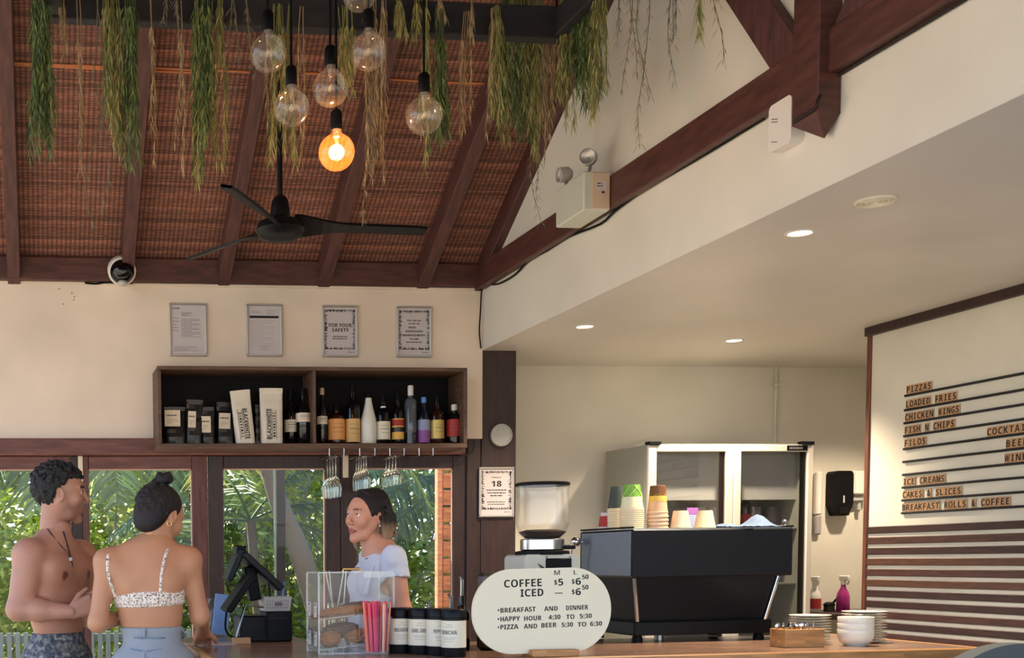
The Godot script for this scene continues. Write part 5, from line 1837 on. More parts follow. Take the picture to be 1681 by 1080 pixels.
func build_tins() -> void:
	var says := ["tall black tea tin with a pale BREAKFAST label", "tall black tea tin with a pale EARL GREY label", "tall black tea tin with a pale PEPPERMINT label", "tall black tea tin with a cream SENCHA label beside the oval sign"]
	var text := ["BREAKFAST", "EARL GREY", "PEPPERMINT", "SENCHA"]
	var px := [657, 690, 720, 744.5]
	var zz := [-4.47, -4.40, -4.335, -4.25]
	var ang := [-0.1, -0.35, -0.05, -0.75]
	for i in 4:
		var p := onz(px[i], 1078, zz[i])
		var t := thing("tea_tin", says[i], "tin", Vector3(p.x, CT, zz[i]), 0.0, "tea tins on the counter")
		var r := 0.0445
		var h := 0.172
		var st := tool()
		lathe(st, [Vector2(0, 0), Vector2(r * 0.97, 0), Vector2(r, 0.004), Vector2(r, h * 0.82), Vector2(r * 0.97, h * 0.825)], 32)
		put(st, "canister", M.black_satin, t)
		st = tool()
		lathe(st, [Vector2(r * 0.97, h * 0.825), Vector2(r * 1.02, h * 0.83), Vector2(r * 1.02, h * 0.985), Vector2(r * 0.97, h), Vector2(0, h)], 32)
		put(st, "lid", M.black_satin, t)
		st = tool()
		lathe(st, [Vector2(r * 1.008, 0.035), Vector2(r * 1.008, 0.132)], 40)
		var band := put(st, "label_band", M.label_cream, t)
		write_round(text[i], 0.014, M.ink_grey, band, Vector3(0, 0.09, 0), r * 1.012, ang[i], 700, 0.062)
		st = tool()
		for row in [[0.116, 0.018], [0.108, 0.03], [0.07, 0.05], [0.064, 0.044], [0.056, 0.04]]:
			var half: float = row[1] * 0.5 / r
			var u := -half
			while u < half:
				var a0: float = ang[i] + u
				var a1: float = a0 + 0.07
				var rr := r * 1.0125
				quad(st, Vector3(sin(a0) * rr, row[0], cos(a0) * rr), Vector3(sin(a1) * rr, row[0], cos(a1) * rr), Vector3(sin(a1) * rr, row[0] + 0.002, cos(a1) * rr), Vector3(sin(a0) * rr, row[0] + 0.002, cos(a0) * rr), Vector3(sin(a0), 0, cos(a0)))
				u += 0.1
		put(st, "print", M.ink_soft, band)
	# syrup bottles with pourers behind the tins
	var syr := [["dark syrup bottle with a steel pourer behind the last tea tin", 757, 947, -4.55, 0.034, "bottle_dark"], ["clear-necked syrup bottle behind the middle tins", 704, 986, -4.62, 0.03, "bottle_grey"], ["grey-labelled syrup bottle behind the last tea tin", 739, 975, -4.68, 0.033, "bottle_dark"]]
	for s in syr:
		var p := onz(s[1], 1060, s[3])
		var top: float = onz(s[1], s[2], s[3]).y - CT
		var t := thing("syrup_bottle", s[0], "bottle", Vector3(p.x, CT, s[3]), 0.0, "syrup bottles on the counter")
		var h := top - 0.05
		var st := tool()
		lathe(st, bottle_shape(3, s[4], h), 20)
		put(st, "glass_body", M[s[5]], t)
		st = tool()
		lathe(st, [Vector2(s[4] * 1.01, h * 0.2), Vector2(s[4] * 1.01, h * 0.5)], 20)
		put(st, "label_band", M.ink_grey, t)
		st = tool()
		tube(st, curve([Vector3(0, h * 0.88, 0), Vector3(0, h + 0.035, 0), Vector3(-0.008, h + 0.05, 0)], 4), 0.0055, 8)
		tube(st, [Vector3(0.006, h * 0.9, 0), Vector3(0.008, h + 0.04, 0)], 0.003, 6)
		put(st, "pourer", M.steel, t)
	# small packet standing behind the sign
	var q := onz(805, 1040, -4.5)
	var g := thing("snack_packet", "dark printed snack packet behind the oval sign beside the grinder", "packet", Vector3(q.x, CT, -4.5))
	var st2 := tool()
	box(st2, Vector3(0, 0.15, 0), Vector3(0.1, 0.3, 0.05), Basis(), 0.015)
	put(st2, "packet", M.foil_black, g)
	st2 = tool()
	box(st2, Vector3(0, 0.27, 0.026), Vector3(0.085, 0.03, 0.002))
	put(st2, "print_band", M.ink_grey, g)

func build_straws() -> void:
	var z := -4.44
	var c := onz(618, 1070, z)
	var t := thing("straw_cup", "clear plastic cup holding colourful paper straws", "cup", Vector3(c.x, CT, z))
	var st := tool()
	lathe(st, [Vector2(0, 0.003), Vector2(0.046, 0.003), Vector2(0.048, 0.0), Vector2(0.06, 0.14), Vector2(0.0615, 0.142), Vector2(0.058, 0.142), Vector2(0.0565, 0.138), Vector2(0.0455, 0.008), Vector2(0, 0.008)], 32)
	put(st, "cup_wall", M.clear_plastic, t)
	rng.seed = 61
	var pal := [Color(0.82, 0.16, 0.34), Color(0.9, 0.4, 0.22), Color(0.86, 0.24, 0.42), Color(0.5, 0.14, 0.4), Color(0.92, 0.56, 0.42), Color(0.85, 0.12, 0.2), Color(0.93, 0.7, 0.66)]
	var nm := ["crimson", "orange", "pink", "purple", "peach", "red", "pale pink"]
	for i in 48:
		var ring := i % 3
		var a := TAU * (i * 0.381966)
		var r0: float = [0.038, 0.027, 0.014][ring]
		var r1: float = [0.052, 0.038, 0.02][ring]
		var p0 := Vector3(cos(a) * r0, 0.01, sin(a) * r0)
		var p1 := Vector3(cos(a + 0.12) * r1, 0.195 + rng.randf_range(-0.006, 0.006), sin(a + 0.12) * r1)
		var k := rng.randi() % 7
		st = tool()
		st.set_color((pal[k] as Color).srgb_to_linear())
		tube(st, [p0, p1], 0.0034, 7)
		var o := put(st, "drinking_straw", M.straws, null, t.position)
		tag(o, "%s drinking straw standing in the clear cup" % nm[k], "straw", "%s straws in the clear cup" % nm[k])

func build_case() -> void:
	var x0 := 1.055
	var x1 := 1.345
	var z0 := -4.69
	var z1 := -4.49
	var h := onz(525, 941, z1).y - CT
	var t := thing("pastry_case", "clear acrylic display case of pastries beside the till", "display case", Vector3((x0 + x1) * 0.5, CT, (z0 + z1) * 0.5))
	var w := (x1 - x0) * 0.5
	var d := (z1 - z0) * 0.5
	var e := 0.004
	for p in [[Vector3(-w, 0, d - e), Vector3(w, h, d)], [Vector3(-w, 0, -d), Vector3(w, h, -d + e)], [Vector3(-w, 0, -d + e), Vector3(-w + e, h, d - e)], [Vector3(w - e, 0, -d + e), Vector3(w, h, d - e)], [Vector3(-w, h, -d), Vector3(w, h + e, d)], [Vector3(-w + e, 0.0, -d + e), Vector3(w - e, e, d - e)]]:
		var st := tool()
		span(st, p[0], p[1])
		put(st, "acrylic_panel", M.clear_plastic, t)
	for sx in [-1.0, 1.0]:
		for sz in [-1.0, 1.0]:
			var st := tool()
			span(st, Vector3(sx * w - 0.003, 0, sz * d - 0.003), Vector3(sx * w + 0.003, h, sz * d + 0.003))
			put(st, "edge_bead", M.acrylic_edge, t)
	for y in [0.0, h]:
		for sz in [-1.0, 1.0]:
			var st := tool()
			span(st, Vector3(-w, y, sz * d - 0.003), Vector3(w, y + 0.004, sz * d + 0.003))
			put(st, "edge_bead", M.acrylic_edge, t)
	var st := tool()
	span(st, Vector3(w * 0.2, h - 0.018, d), Vector3(w, h, d + 0.003))
	put(st, "top_flap", M.acrylic_edge, t)
	for y in [0.03, 0.145]:
		st = tool()
		box(st, Vector3(0, y, 0), Vector3(w * 1.96, 0.005, d * 1.9), Basis(Vector3.BACK, 0.1))
		put(st, "tray", M.acrylic_edge, t)
	st = tool()
	tube(st, [Vector3(-0.03, h + 0.004, 0.02), Vector3(-0.03, h + 0.014, 0.02), Vector3(0.035, h + 0.014, 0.02), Vector3(0.035, h + 0.004, 0.02)], 0.005, 8)
	put(st, "lid_handle", M.gold, t)
	for i in 4:
		st = tool()
		var sz2 := -0.055 + 0.1 * (i % 2)
		var yy := 0.03 + 0.11 * (i / 2)
		box(st, Vector3(-w - 0.001, yy + 0.025, sz2), Vector3(0.0015, 0.055, 0.04))
		var s := put(st, "price_sticker", M.paper, t)
		st = tool()
		box(st, Vector3(-w - 0.002, yy + 0.045, sz2), Vector3(0.0012, 0.01, 0.022))
		for q in 3:
			box(st, Vector3(-w - 0.002, yy + 0.03 - q * 0.007, sz2), Vector3(0.0012, 0.0025, 0.028))
		put(st, "print", M.ink_grey, s)
	# pastries lying on the sloping trays
	rng.seed = 15
	var kinds := [["long golden seeded slice on the upper tray of the acrylic case", 0, Vector3(-0.03, 0.152, -0.02), Vector3(0.115, 0.022, 0.05), 0.12, "pastry"], ["dark nutty slice on the upper tray behind the golden one", 0, Vector3(0.04, 0.17, -0.055), Vector3(0.08, 0.02, 0.03), 0.1, "pastry_dark"], ["round golden cookie leaning on the lower tray", 1, Vector3(-0.085, 0.052, 0.03), Vector3(0.04, 0.03, 0.045), 0.1, "pastry"], ["dark chocolate brownie lump on the lower tray of the case", 1, Vector3(-0.03, 0.082, -0.035), Vector3(0.075, 0.03, 0.04), 0.1, "pastry_dark"], ["crumbly brown pastry in the middle of the lower tray", 1, Vector3(0.035, 0.062, 0.02), Vector3(0.06, 0.026, 0.05), 0.1, "pastry"], ["small dark cookie at the far end of the lower tray", 1, Vector3(0.1, 0.075, -0.02), Vector3(0.03, 0.03, 0.04), 0.1, "pastry_dark"]]
	var n := FastNoiseLite.new()
	n.seed = 4
	n.frequency = 18.0
	for k in kinds:
		st = tool()
		var b := Basis(Vector3.BACK, k[4])
		for i in 22:
			for j in 36:
				var q := []
				for c in [[i, j], [i, j + 1], [i + 1, j + 1], [i + 1, j]]:
					var th: float = PI * c[0] / 22.0
					var ph: float = TAU * c[1] / 36.0
					var dd := Vector3(sin(th) * cos(ph), cos(th), sin(th) * sin(ph))
					var bump := 1.0 + 0.24 * n.get_noise_3dv(dd * k[3].length() * 3.5 + k[2] * 3.0)
					q.append(b * (dd * k[3] * bump))
				var nn: Vector3 = (q[0] + q[2]).normalized()
				var gn: Vector3 = (q[2] - q[0]).cross(q[3] - q[1]).normalized()
				if gn.dot(nn) < 0.0:
					gn = -gn
				quad(st, q[0], q[1], q[2], q[3], gn)
		var o := put(st, "pastry", M[k[5]], null, t.position + k[2])
		tag(o, k[0], "pastry", "pastries in the acrylic case")
	# serving tongs in a jar behind the case
	var p := onz(552, 1050, -4.84)
	var j := thing("tongs_jar", "glass jar of serving tongs behind the pastry case", "jar", Vector3(p.x, CT, -4.84))
	st = tool()
	lathe(st, [Vector2(0, 0), Vector2(0.035, 0), Vector2(0.037, 0.18), Vector2(0.034, 0.18), Vector2(0.032, 0.006), Vector2(0, 0.006)], 24)
	put(st, "jar_wall", M.stemware, j)
	for e2 in [[-0.02, 0.05], [0.0, -0.03], [0.015, -0.06], [0.02, 0.02]]:
		st = tool()
		tube(st, [Vector3(e2[0], 0.01, 0), Vector3(e2[0] + e2[1], 0.31, 0.01)], 0.004, 6)
		put(st, "tongs", M.steel, j)

func slab(st: SurfaceTool, a: Vector3, b: Vector3, thick: float, deep: float, o: Vector3) -> void:
	var z := Vector3(0, 0, 1)
	var y := (b - a).normalized()
	box(st, (a + b) * 0.5 - o, Vector3(thick, a.distance_to(b), deep), Basis(y.cross(z), y, z), 0.005)

func build_till() -> void:
	var z := -5.32
	var p := ony(415, 1051, CT)
	var t := thing("till_terminal", "black point-of-sale terminal with two tilted screens on the counter", "till", Vector3(p.x, CT, z))
	var o := t.position
	var st := tool()
	slab(st, onz(394, 908, z), onz(457, 966, z), 0.03, 0.2, o)
	put(st, "main_screen", M.black_satin, t)
	st = tool()
	slab(st, onz(373, 952, z), onz(394, 902, z), 0.026, 0.16, o)
	put(st, "rear_display", M.black_satin, t)
	st = tool()
	slab(st, onz(385, 903, z), onz(400, 904, z), 0.04, 0.12, o)
	slab(st, onz(408, 930, z), onz(418, 985, z), 0.05, 0.08, o)
	put(st, "stand_arm", M.black_plastic, t)
	st = tool()
	slab(st, onz(370, 1003, z + 0.12), onz(410, 945, z + 0.12), 0.028, 0.19, o)
	put(st, "customer_screen", M.black_plastic, t)
	st = tool()
	ball(st, onz(392, 995, z + 0.23) - o, Vector3(0.005, 0.005, 0.004), Basis(), 8, 6)
	put(st, "indicator", M.paper, t)
	st = tool()
	var a := onz(389, 1010, z) - o
	var b := onz(433, 1010, z) - o
	span(st, Vector3(a.x, 0, -0.1), Vector3(b.x, a.y, 0.08), 0.006)
	put(st, "base_unit", M.black_satin, t)
	st = tool()
	tube(st, [onz(388, 1046, z + 0.15) - o, onz(403, 993, z + 0.15) - o, onz(432, 996, z + 0.1) - o], 0.006, 8)
	put(st, "support_rod", M.steel, t)
	st = tool()
	tube(st, curve([onz(372, 1003, z + 0.1) - o, onz(370, 1030, z + 0.1) - o, onz(378, 1044, z + 0.1) - o, onz(395, 1046, z + 0.1) - o], 5), 0.005, 6)
	put(st, "cord", M.black_plastic, t)
	# receipt printer with a wire basket of pens on it
	a = onz(438, 1050, -5.22)
	b = onz(480, 1003, -5.22)
	t = thing("receipt_printer", "black receipt printer beside the till screens", "printer", Vector3((a.x + b.x) * 0.5, CT, -5.3))
	st = tool()
	box(st, Vector3(0, (b.y - CT) * 0.5, 0), Vector3(b.x - a.x, b.y - CT, 0.16), Basis(), 0.006)
	put(st, "casing", M.black_satin, t)
	st = tool()
	box(st, Vector3(0, b.y - CT - 0.03, 0.081), Vector3((b.x - a.x) * 0.8, 0.006, 0.004))
	put(st, "paper_slot", M.ink, t)
	var hb := b.y
	a = onz(433, 980, -5.22)
	b = onz(480.5, 1003, -5.22)
	t = thing("pen_basket", "pale perforated basket of pens on the receipt printer", "basket", Vector3((a.x + b.x) * 0.5, hb, -5.3))
	st = tool()
	var hh := a.y - hb
	var top := [Vector3(-0.062, hh, 0.07), Vector3(0.062, hh, 0.07), Vector3(0.062, hh, -0.07), Vector3(-0.062, hh, -0.07)]
	var low := [Vector3(-0.056, 0, 0.06), Vector3(0.056, 0, 0.06), Vector3(0.056, 0, -0.06), Vector3(-0.056, 0, -0.06)]
	for i in 4:
		var j := (i + 1) % 4
		var n: Vector3 = (top[j] - top[i]).cross(low[i] - top[i]).normalized()
		if n.dot(top[i] + top[j]) < 0.0:
			n = -n
		quad(st, top[i], top[j], low[j], low[i], n)
		quad(st, top[i] * 0.96, top[j] * 0.96, low[j] * 0.96, low[i] * 0.96, -n)
	quad(st, low[0], low[1], low[2], low[3], Vector3.UP)
	put(st, "basket_wall", M.grey_plastic, t)
	st = tool()
	for i in 9:
		for j in 3:
			box(st, Vector3(-0.046 + i * 0.0115, hh * (0.25 + 0.22 * j), 0.0625 + 0.0024 * j), Vector3(0.004, 0.004, 0.004))
	box(st, Vector3(0.004, hh * 0.5, 0.067), Vector3(0.03, 0.016, 0.003))
	put(st, "perforations", M.ink_grey, t)
	for e in [[0.02, 0.01, 0.02, "blue"], [0.035, -0.02, 0.012, "steel"], [-0.02, 0.02, -0.01, "dark"]]:
		st = tool()
		tube(st, [Vector3(e[0], 0.004, e[1]), Vector3(e[0] + e[2], 0.125, e[1])], 0.004, 7)
		var pen := put(st, "pen", M.steel if e[3] == "steel" else (M.cap_blue if e[3] == "blue" else M.ink), null, t.position)
		tag(pen, "%s pen standing in the pale basket by the till" % e[3], "pen")
	# acrylic brochure holder with pale blue cards
	p = ony(362, 1046, CT)
	t = thing("brochure_holder", "clear holder of pale blue leaflets beside the till", "leaflet holder", Vector3(p.x, CT, p.z - 0.03))
	st = tool()
	box(st, Vector3(0.0, 0.035, 0.025), Vector3(0.1, 0.07, 0.004))
	box(st, Vector3(0.0, 0.09, -0.03), Vector3(0.1, 0.18, 0.004), Basis(Vector3.RIGHT, -0.12))
	box(st, Vector3(0.0, 0.002, 0.0), Vector3(0.1, 0.004, 0.06))
	put(st, "holder", M.clear_plastic, t)
	st = tool()
	box(st, Vector3(0.012, 0.105, -0.012), Vector3(0.075, 0.19, 0.008), Basis(Vector3.RIGHT, -0.12) * Basis(Vector3.BACK, -0.12))
	put(st, "leaflets", M.blue_card, t)
	# card reader block and papers near the customer's hand
	p = ony(396, 1057, CT)
	t = thing("wooden_block", "small wooden card stand on the counter by the till", "card stand", Vector3(p.x, CT, p.z))
	st = tool()
	box(st, Vector3(0, 0.014, 0), Vector3(0.075, 0.028, 0.05), Basis(), 0.003)
	put(st, "block", M.tile_kraft, t)
	st = tool()
	box(st, Vector3(0, 0.0285, 0), Vector3(0.06, 0.002, 0.008))
	put(st, "slot", M.ink, t)
	p = ony(362, 1057, CT)
	t = thing("paper_menu", "thin paper menu lying on the counter under the customer's hand", "menu", Vector3(p.x - 0.03, CT, p.z), 0.3)
	st = tool()
	box(st, Vector3(0, 0.002, 0), Vector3(0.21, 0.003, 0.15))
	var sheet := put(st, "sheet", M.paper, t)
	st = tool()
	for i in 5:
		box(st, Vector3(0, 0.0039, -0.05 + i * 0.022), Vector3(0.15, 0.0004, 0.004))
	put(st, "print", M.ink_soft, sheet)

func build_crockery() -> void:
	var stacks := [["white dinner plate in the stack behind the wooden block", Vector3(3.03, CT, -4.47), 0.076, 11, "plates behind the wooden block"], ["white dinner plate in the stack at the counter's end", Vector3(3.265, CT, -4.475), 0.081, 12, "plates at the counter's end"]]
	for s in stacks:
		for i in s[3]:
			var t := thing("plate", s[0], "plate", s[1] + Vector3(0, i * 0.0105, 0), 0.0, s[4])
			var st := tool()
			var r: float = s[2]
			lathe(st, [Vector2(0, 0.001), Vector2(r * 0.5, 0), Vector2(r * 0.58, 0.0018), Vector2(r * 0.95, 0.0082), Vector2(r, 0.0094), Vector2(r * 0.99, 0.0102), Vector2(r * 0.93, 0.0098), Vector2(r * 0.6, 0.0045), Vector2(0, 0.004)], 36)
			put(st, "dish", M.ceramic, t)
	for i in 3:
		var t := thing("bowl", "white straight-sided bowl in the nested stack before the plates", "bowl", Vector3(3.125, CT + i * 0.024, -4.33), 0.0, "nested white bowls")
		var st := tool()
		var r := 0.064
		lathe(st, [Vector2(0, 0.003), Vector2(r * 0.55, 0.0), Vector2(r * 0.6, 0.004), Vector2(r * 0.85, 0.016), Vector2(r * 0.97, 0.034), Vector2(r, 0.062), Vector2(r * 0.985, 0.064), Vector2(r * 0.95, 0.062), Vector2(r * 0.93, 0.036), Vector2(r * 0.8, 0.02), Vector2(0, 0.01)], 36)
		put(st, "bowl_body", M.ceramic, t)
	var a := ony(1291, 1064, CT)
	var b := ony(1351, 1062, CT)
	var t2 := thing("cutlery_box", "small open pine box of cutlery beside the espresso machine", "box", Vector3((a.x + b.x) * 0.5, CT, (a.z + b.z) * 0.5 - 0.05))
	var w := (b.x - a.x)
	var st2 := tool()
	span(st2, Vector3(-w / 2, 0, 0.04), Vector3(w / 2, 0.07, 0.05), 0.002)
	span(st2, Vector3(-w / 2, 0, -0.05), Vector3(w / 2, 0.07, -0.04), 0.002)
	span(st2, Vector3(-w / 2, 0, -0.04), Vector3(-w / 2 + 0.01, 0.07, 0.04), 0.002)
	span(st2, Vector3(w / 2 - 0.01, 0, -0.04), Vector3(w / 2, 0.07, 0.04), 0.002)
	span(st2, Vector3(-w / 2 + 0.01, 0, -0.04), Vector3(w / 2 - 0.01, 0.008, 0.04))
	put(st2, "box_wall", M.pine, t2)
	for i in 7:
		st2 = tool()
		var x := -w * 0.38 + i * w * 0.12
		tube(st2, [Vector3(x, 0.012, -0.02 + 0.01 * (i % 3)), Vector3(x - 0.012 + 0.005 * i, 0.075, -0.01)], 0.0035, 6)
		ball(st2, Vector3(x - 0.012 + 0.005 * i, 0.08, -0.01), Vector3(0.012, 0.014, 0.004), Basis(Vector3.UP, i * 0.7), 10, 6)
		var o := put(st2, "spoon", M.chrome, null, t2.position)
		tag(o, "shiny steel spoon standing in the pine box", "spoon", "spoons in the pine box")
	# grey padded bar stool in front of the counter end
	var q := onz(1645, 1062, -3.7)
	t2 = thing("bar_stool", "grey padded bar stool in front of the counter's end", "stool", Vector3(q.x + 0.02, 0, -3.9))
	st2 = tool()
	var out := PackedVector2Array()
	for i in 17:
		var u := i / 16.0
		out.append(Vector2(lerpf(-0.24, 0.24, u), q.y + 0.012 - 0.05 * pow(absf(u - 0.55) * 2.0, 2.2)))
	out.append(Vector2(0.22, 0.78))
	out.append(Vector2(-0.22, 0.78))
	plate(st2, out, 0.06, Transform3D(Basis(Vector3.UP, 0.2), Vector3(0, 0, 0.2)))
	put(st2, "backrest", M.grey_fabric, t2)
	st2 = tool()
	box(st2, Vector3(0.02, q.y - 0.045, 0.235), Vector3(0.42, 0.004, 0.006), Basis(Vector3.UP, 0.2) * Basis(Vector3.BACK, 0.12))
	put(st2, "seam_piping", M.ink_grey, t2)
	st2 = tool()
	box(st2, Vector3(0, 0.72, 0.0), Vector3(0.44, 0.08, 0.4), Basis(Vector3.UP, 0.2), 0.03)
	put(st2, "seat", M.grey_fabric, t2)
	for s in [[-1, -1], [1, -1], [1, 1], [-1, 1]]:
		st2 = tool()
		tube(st2, [Vector3(0.17 * s[0], 0.7, 0.15 * s[1]), Vector3(0.21 * s[0], 0.0, 0.19 * s[1])], 0.015, 10)
		put(st2, "leg", M.black_plastic, t2)

# ================================================================= people
# Distance field on a grid, meshed as surface nets.
class Net:
	var lo: Vector3
	var n: Vector3i
	var cell: float
	var f := PackedFloat32Array()
	func _init(a: Vector3, b: Vector3, c: float) -> void:
		lo = a
		cell = c
		n = Vector3i(((b - a) / c).ceil()) + Vector3i.ONE
		f.resize(n.x * n.y * n.z)
		f.fill(1.0)
	func first(p: Vector3) -> Vector3i:
		return Vector3i(((p - lo) / cell).floor()).clamp(Vector3i.ZERO, n - Vector3i.ONE)
	func last(p: Vector3) -> Vector3i:
		return Vector3i(((p - lo) / cell).ceil()).clamp(Vector3i.ZERO, n - Vector3i.ONE)
	func cap(a: Vector3, b: Vector3, ra: float, rb: float, k := 0.02) -> void:
		var m := maxf(ra, rb) + k + cell * 2.0
		var i0 := first(a.min(b) - Vector3.ONE * m)
		var i1 := last(a.max(b) + Vector3.ONE * m)
		var ab := b - a
		var inv := 1.0 / maxf(ab.length_squared(), 1e-9)
		for z in range(i0.z, i1.z + 1):
			for y in range(i0.y, i1.y + 1):
				var row := (z * n.y + y) * n.x
				for x in range(i0.x, i1.x + 1):
					var p := lo + Vector3(x, y, z) * cell - a
					var t := clampf(p.dot(ab) * inv, 0.0, 1.0)
					var d := (p - ab * t).length() - lerpf(ra, rb, t)
					var g := f[row + x]
					var h := maxf(k - absf(g - d), 0.0)
					f[row + x] = minf(g, d) - h * h * 0.25 / k
	func ell(c: Vector3, r: Vector3, turn: Basis, k := 0.02, carve := false) -> void:
		var big := maxf(r.x, maxf(r.y, r.z)) + k + cell * 2.0
		var i0 := first(c - Vector3.ONE * big)
		var i1 := last(c + Vector3.ONE * big)
		var tr := turn.transposed()
		var ir := Vector3.ONE / r
		for z in range(i0.z, i1.z + 1):
			for y in range(i0.y, i1.y + 1):
				var row := (z * n.y + y) * n.x
				for x in range(i0.x, i1.x + 1):
					var q := (tr * (lo + Vector3(x, y, z) * cell - c)) * ir
					var k0 := q.length()
					var d := k0 * (k0 - 1.0) / maxf((q * ir).length(), 1e-6)
					var g := f[row + x]
					if carve:
						d = -d
						var h := maxf(k - absf(g - d), 0.0)
						f[row + x] = maxf(g, d) + h * h * 0.25 / k
					else:
						var h := maxf(k - absf(g - d), 0.0)
						f[row + x] = minf(g, d) - h * h * 0.25 / k
	func slab(nn: Vector3, d0: float, d1: float) -> void:
		var mid := (d0 + d1) * 0.5
		var half := absf(d1 - d0) * 0.5
		for z in n.z:
			for y in n.y:
				var row := (z * n.y + y) * n.x
				for x in n.x:
					var d := absf((lo + Vector3(x, y, z) * cell).dot(nn) - mid) - half
					if d > f[row + x]:
						f[row + x] = d
	func at(p: Vector3) -> float:
		var q := Vector3i(((p - lo) / cell).round())
		if q.x < 0 or q.y < 0 or q.z < 0 or q.x >= n.x or q.y >= n.y or q.z >= n.z:
			return 1.0
		return f[(q.z * n.y + q.y) * n.x + q.x]
	func hit(from: Vector3, dir: Vector3, near: float, far: float) -> Vector3:
		var d := dir.normalized()
		var t := near
		while t < far:
			if at(from + d * t) < 0.0:
				return from + d * t
			t += cell * 0.4
		return from + d * far
	func mesh(out: Array, colour: Callable) -> void:
		var V: PackedVector3Array = out[0]
		var N: PackedVector3Array = out[1]
		var C: PackedColorArray = out[2]
		var I: PackedInt32Array = out[3]
		var sx := 1
		var sy := n.x
		var sz := n.x * n.y
		var id := PackedInt32Array()
		id.resize(f.size())
		id.fill(-1)
		for z in n.z - 1:
			for y in n.y - 1:
				var row := z * sz + y * sy
				for x in n.x - 1:
					var o := row + x
					var a := f[o]
					var b := f[o + 1]
					var c := f[o + sy]
					var d := f[o + sy + 1]
					var e := f[o + sz]
					var g := f[o + sz + 1]
					var h := f[o + sz + sy]
					var i := f[o + sz + sy + 1]
					var s := int(a < 0.0) + int(b < 0.0) + int(c < 0.0) + int(d < 0.0) + int(e < 0.0) + int(g < 0.0) + int(h < 0.0) + int(i < 0.0)
					if s == 0 or s == 8:
						continue
					var sum := Vector3.ZERO
					var cnt := 0
					if (a < 0.0) != (b < 0.0): sum += Vector3(a / (a - b), 0, 0); cnt += 1
					if (c < 0.0) != (d < 0.0): sum += Vector3(c / (c - d), 1, 0); cnt += 1
					if (e < 0.0) != (g < 0.0): sum += Vector3(e / (e - g), 0, 1); cnt += 1
					if (h < 0.0) != (i < 0.0): sum += Vector3(h / (h - i), 1, 1); cnt += 1
					if (a < 0.0) != (c < 0.0): sum += Vector3(0, a / (a - c), 0); cnt += 1
					if (b < 0.0) != (d < 0.0): sum += Vector3(1, b / (b - d), 0); cnt += 1
					if (e < 0.0) != (h < 0.0): sum += Vector3(0, e / (e - h), 1); cnt += 1
					if (g < 0.0) != (i < 0.0): sum += Vector3(1, g / (g - i), 1); cnt += 1
					if (a < 0.0) != (e < 0.0): sum += Vector3(0, 0, a / (a - e)); cnt += 1
					if (b < 0.0) != (g < 0.0): sum += Vector3(1, 0, b / (b - g)); cnt += 1
					if (c < 0.0) != (h < 0.0): sum += Vector3(0, 1, c / (c - h)); cnt += 1
					if (d < 0.0) != (i < 0.0): sum += Vector3(1, 1, d / (d - i)); cnt += 1
					var p := lo + (Vector3(x, y, z) + sum / cnt) * cell
					var nn := Vector3(b + d + g + i - a - c - e - h, c + d + h + i - a - b - e - g, e + g + h + i - a - b - c - d).normalized()
					id[o] = V.size()
					V.append(p)
					N.append(nn)
					C.append(colour.call(p))
		for z in range(1, n.z - 1):
			for y in range(1, n.y - 1):
				var row := z * sz + y * sy
				for x in range(1, n.x - 1):
					var o := row + x
					if id[o] < 0:
						continue
					var v := f[o] < 0.0
					if v != (f[o + 1] < 0.0):
						four(I, id[o], id[o - sy], id[o - sy - sz], id[o - sz], v)
					if v != (f[o + sy] < 0.0):
						four(I, id[o], id[o - sz], id[o - sz - 1], id[o - 1], v)
					if v != (f[o + sz] < 0.0):
						four(I, id[o], id[o - 1], id[o - 1 - sy], id[o - sy], v)
		out[0] = V
		out[1] = N
		out[2] = C
		out[3] = I
	func four(I: PackedInt32Array, a: int, b: int, c: int, d: int, flip: bool) -> void:
		if a < 0 or b < 0 or c < 0 or d < 0:
			return
		if flip:
			I.append_array([a, c, b, a, d, c])
		else:
			I.append_array([a, b, c, a, c, d])

func new_skin() -> Array:
	return [PackedVector3Array(), PackedVector3Array(), PackedColorArray(), PackedInt32Array()]
func skin_mesh(out: Array, base: Vector3) -> ArrayMesh:
	var arr := []
	arr.resize(Mesh.ARRAY_MAX)
	var v: PackedVector3Array = out[0]
	for i in v.size():
		v[i] -= base
	arr[Mesh.ARRAY_VERTEX] = v
	arr[Mesh.ARRAY_NORMAL] = out[1]
	arr[Mesh.ARRAY_COLOR] = out[2]
	arr[Mesh.ARRAY_INDEX] = out[3]
	var m := ArrayMesh.new()
	m.add_surface_from_arrays(Mesh.PRIMITIVE_TRIANGLES, arr)
	return m

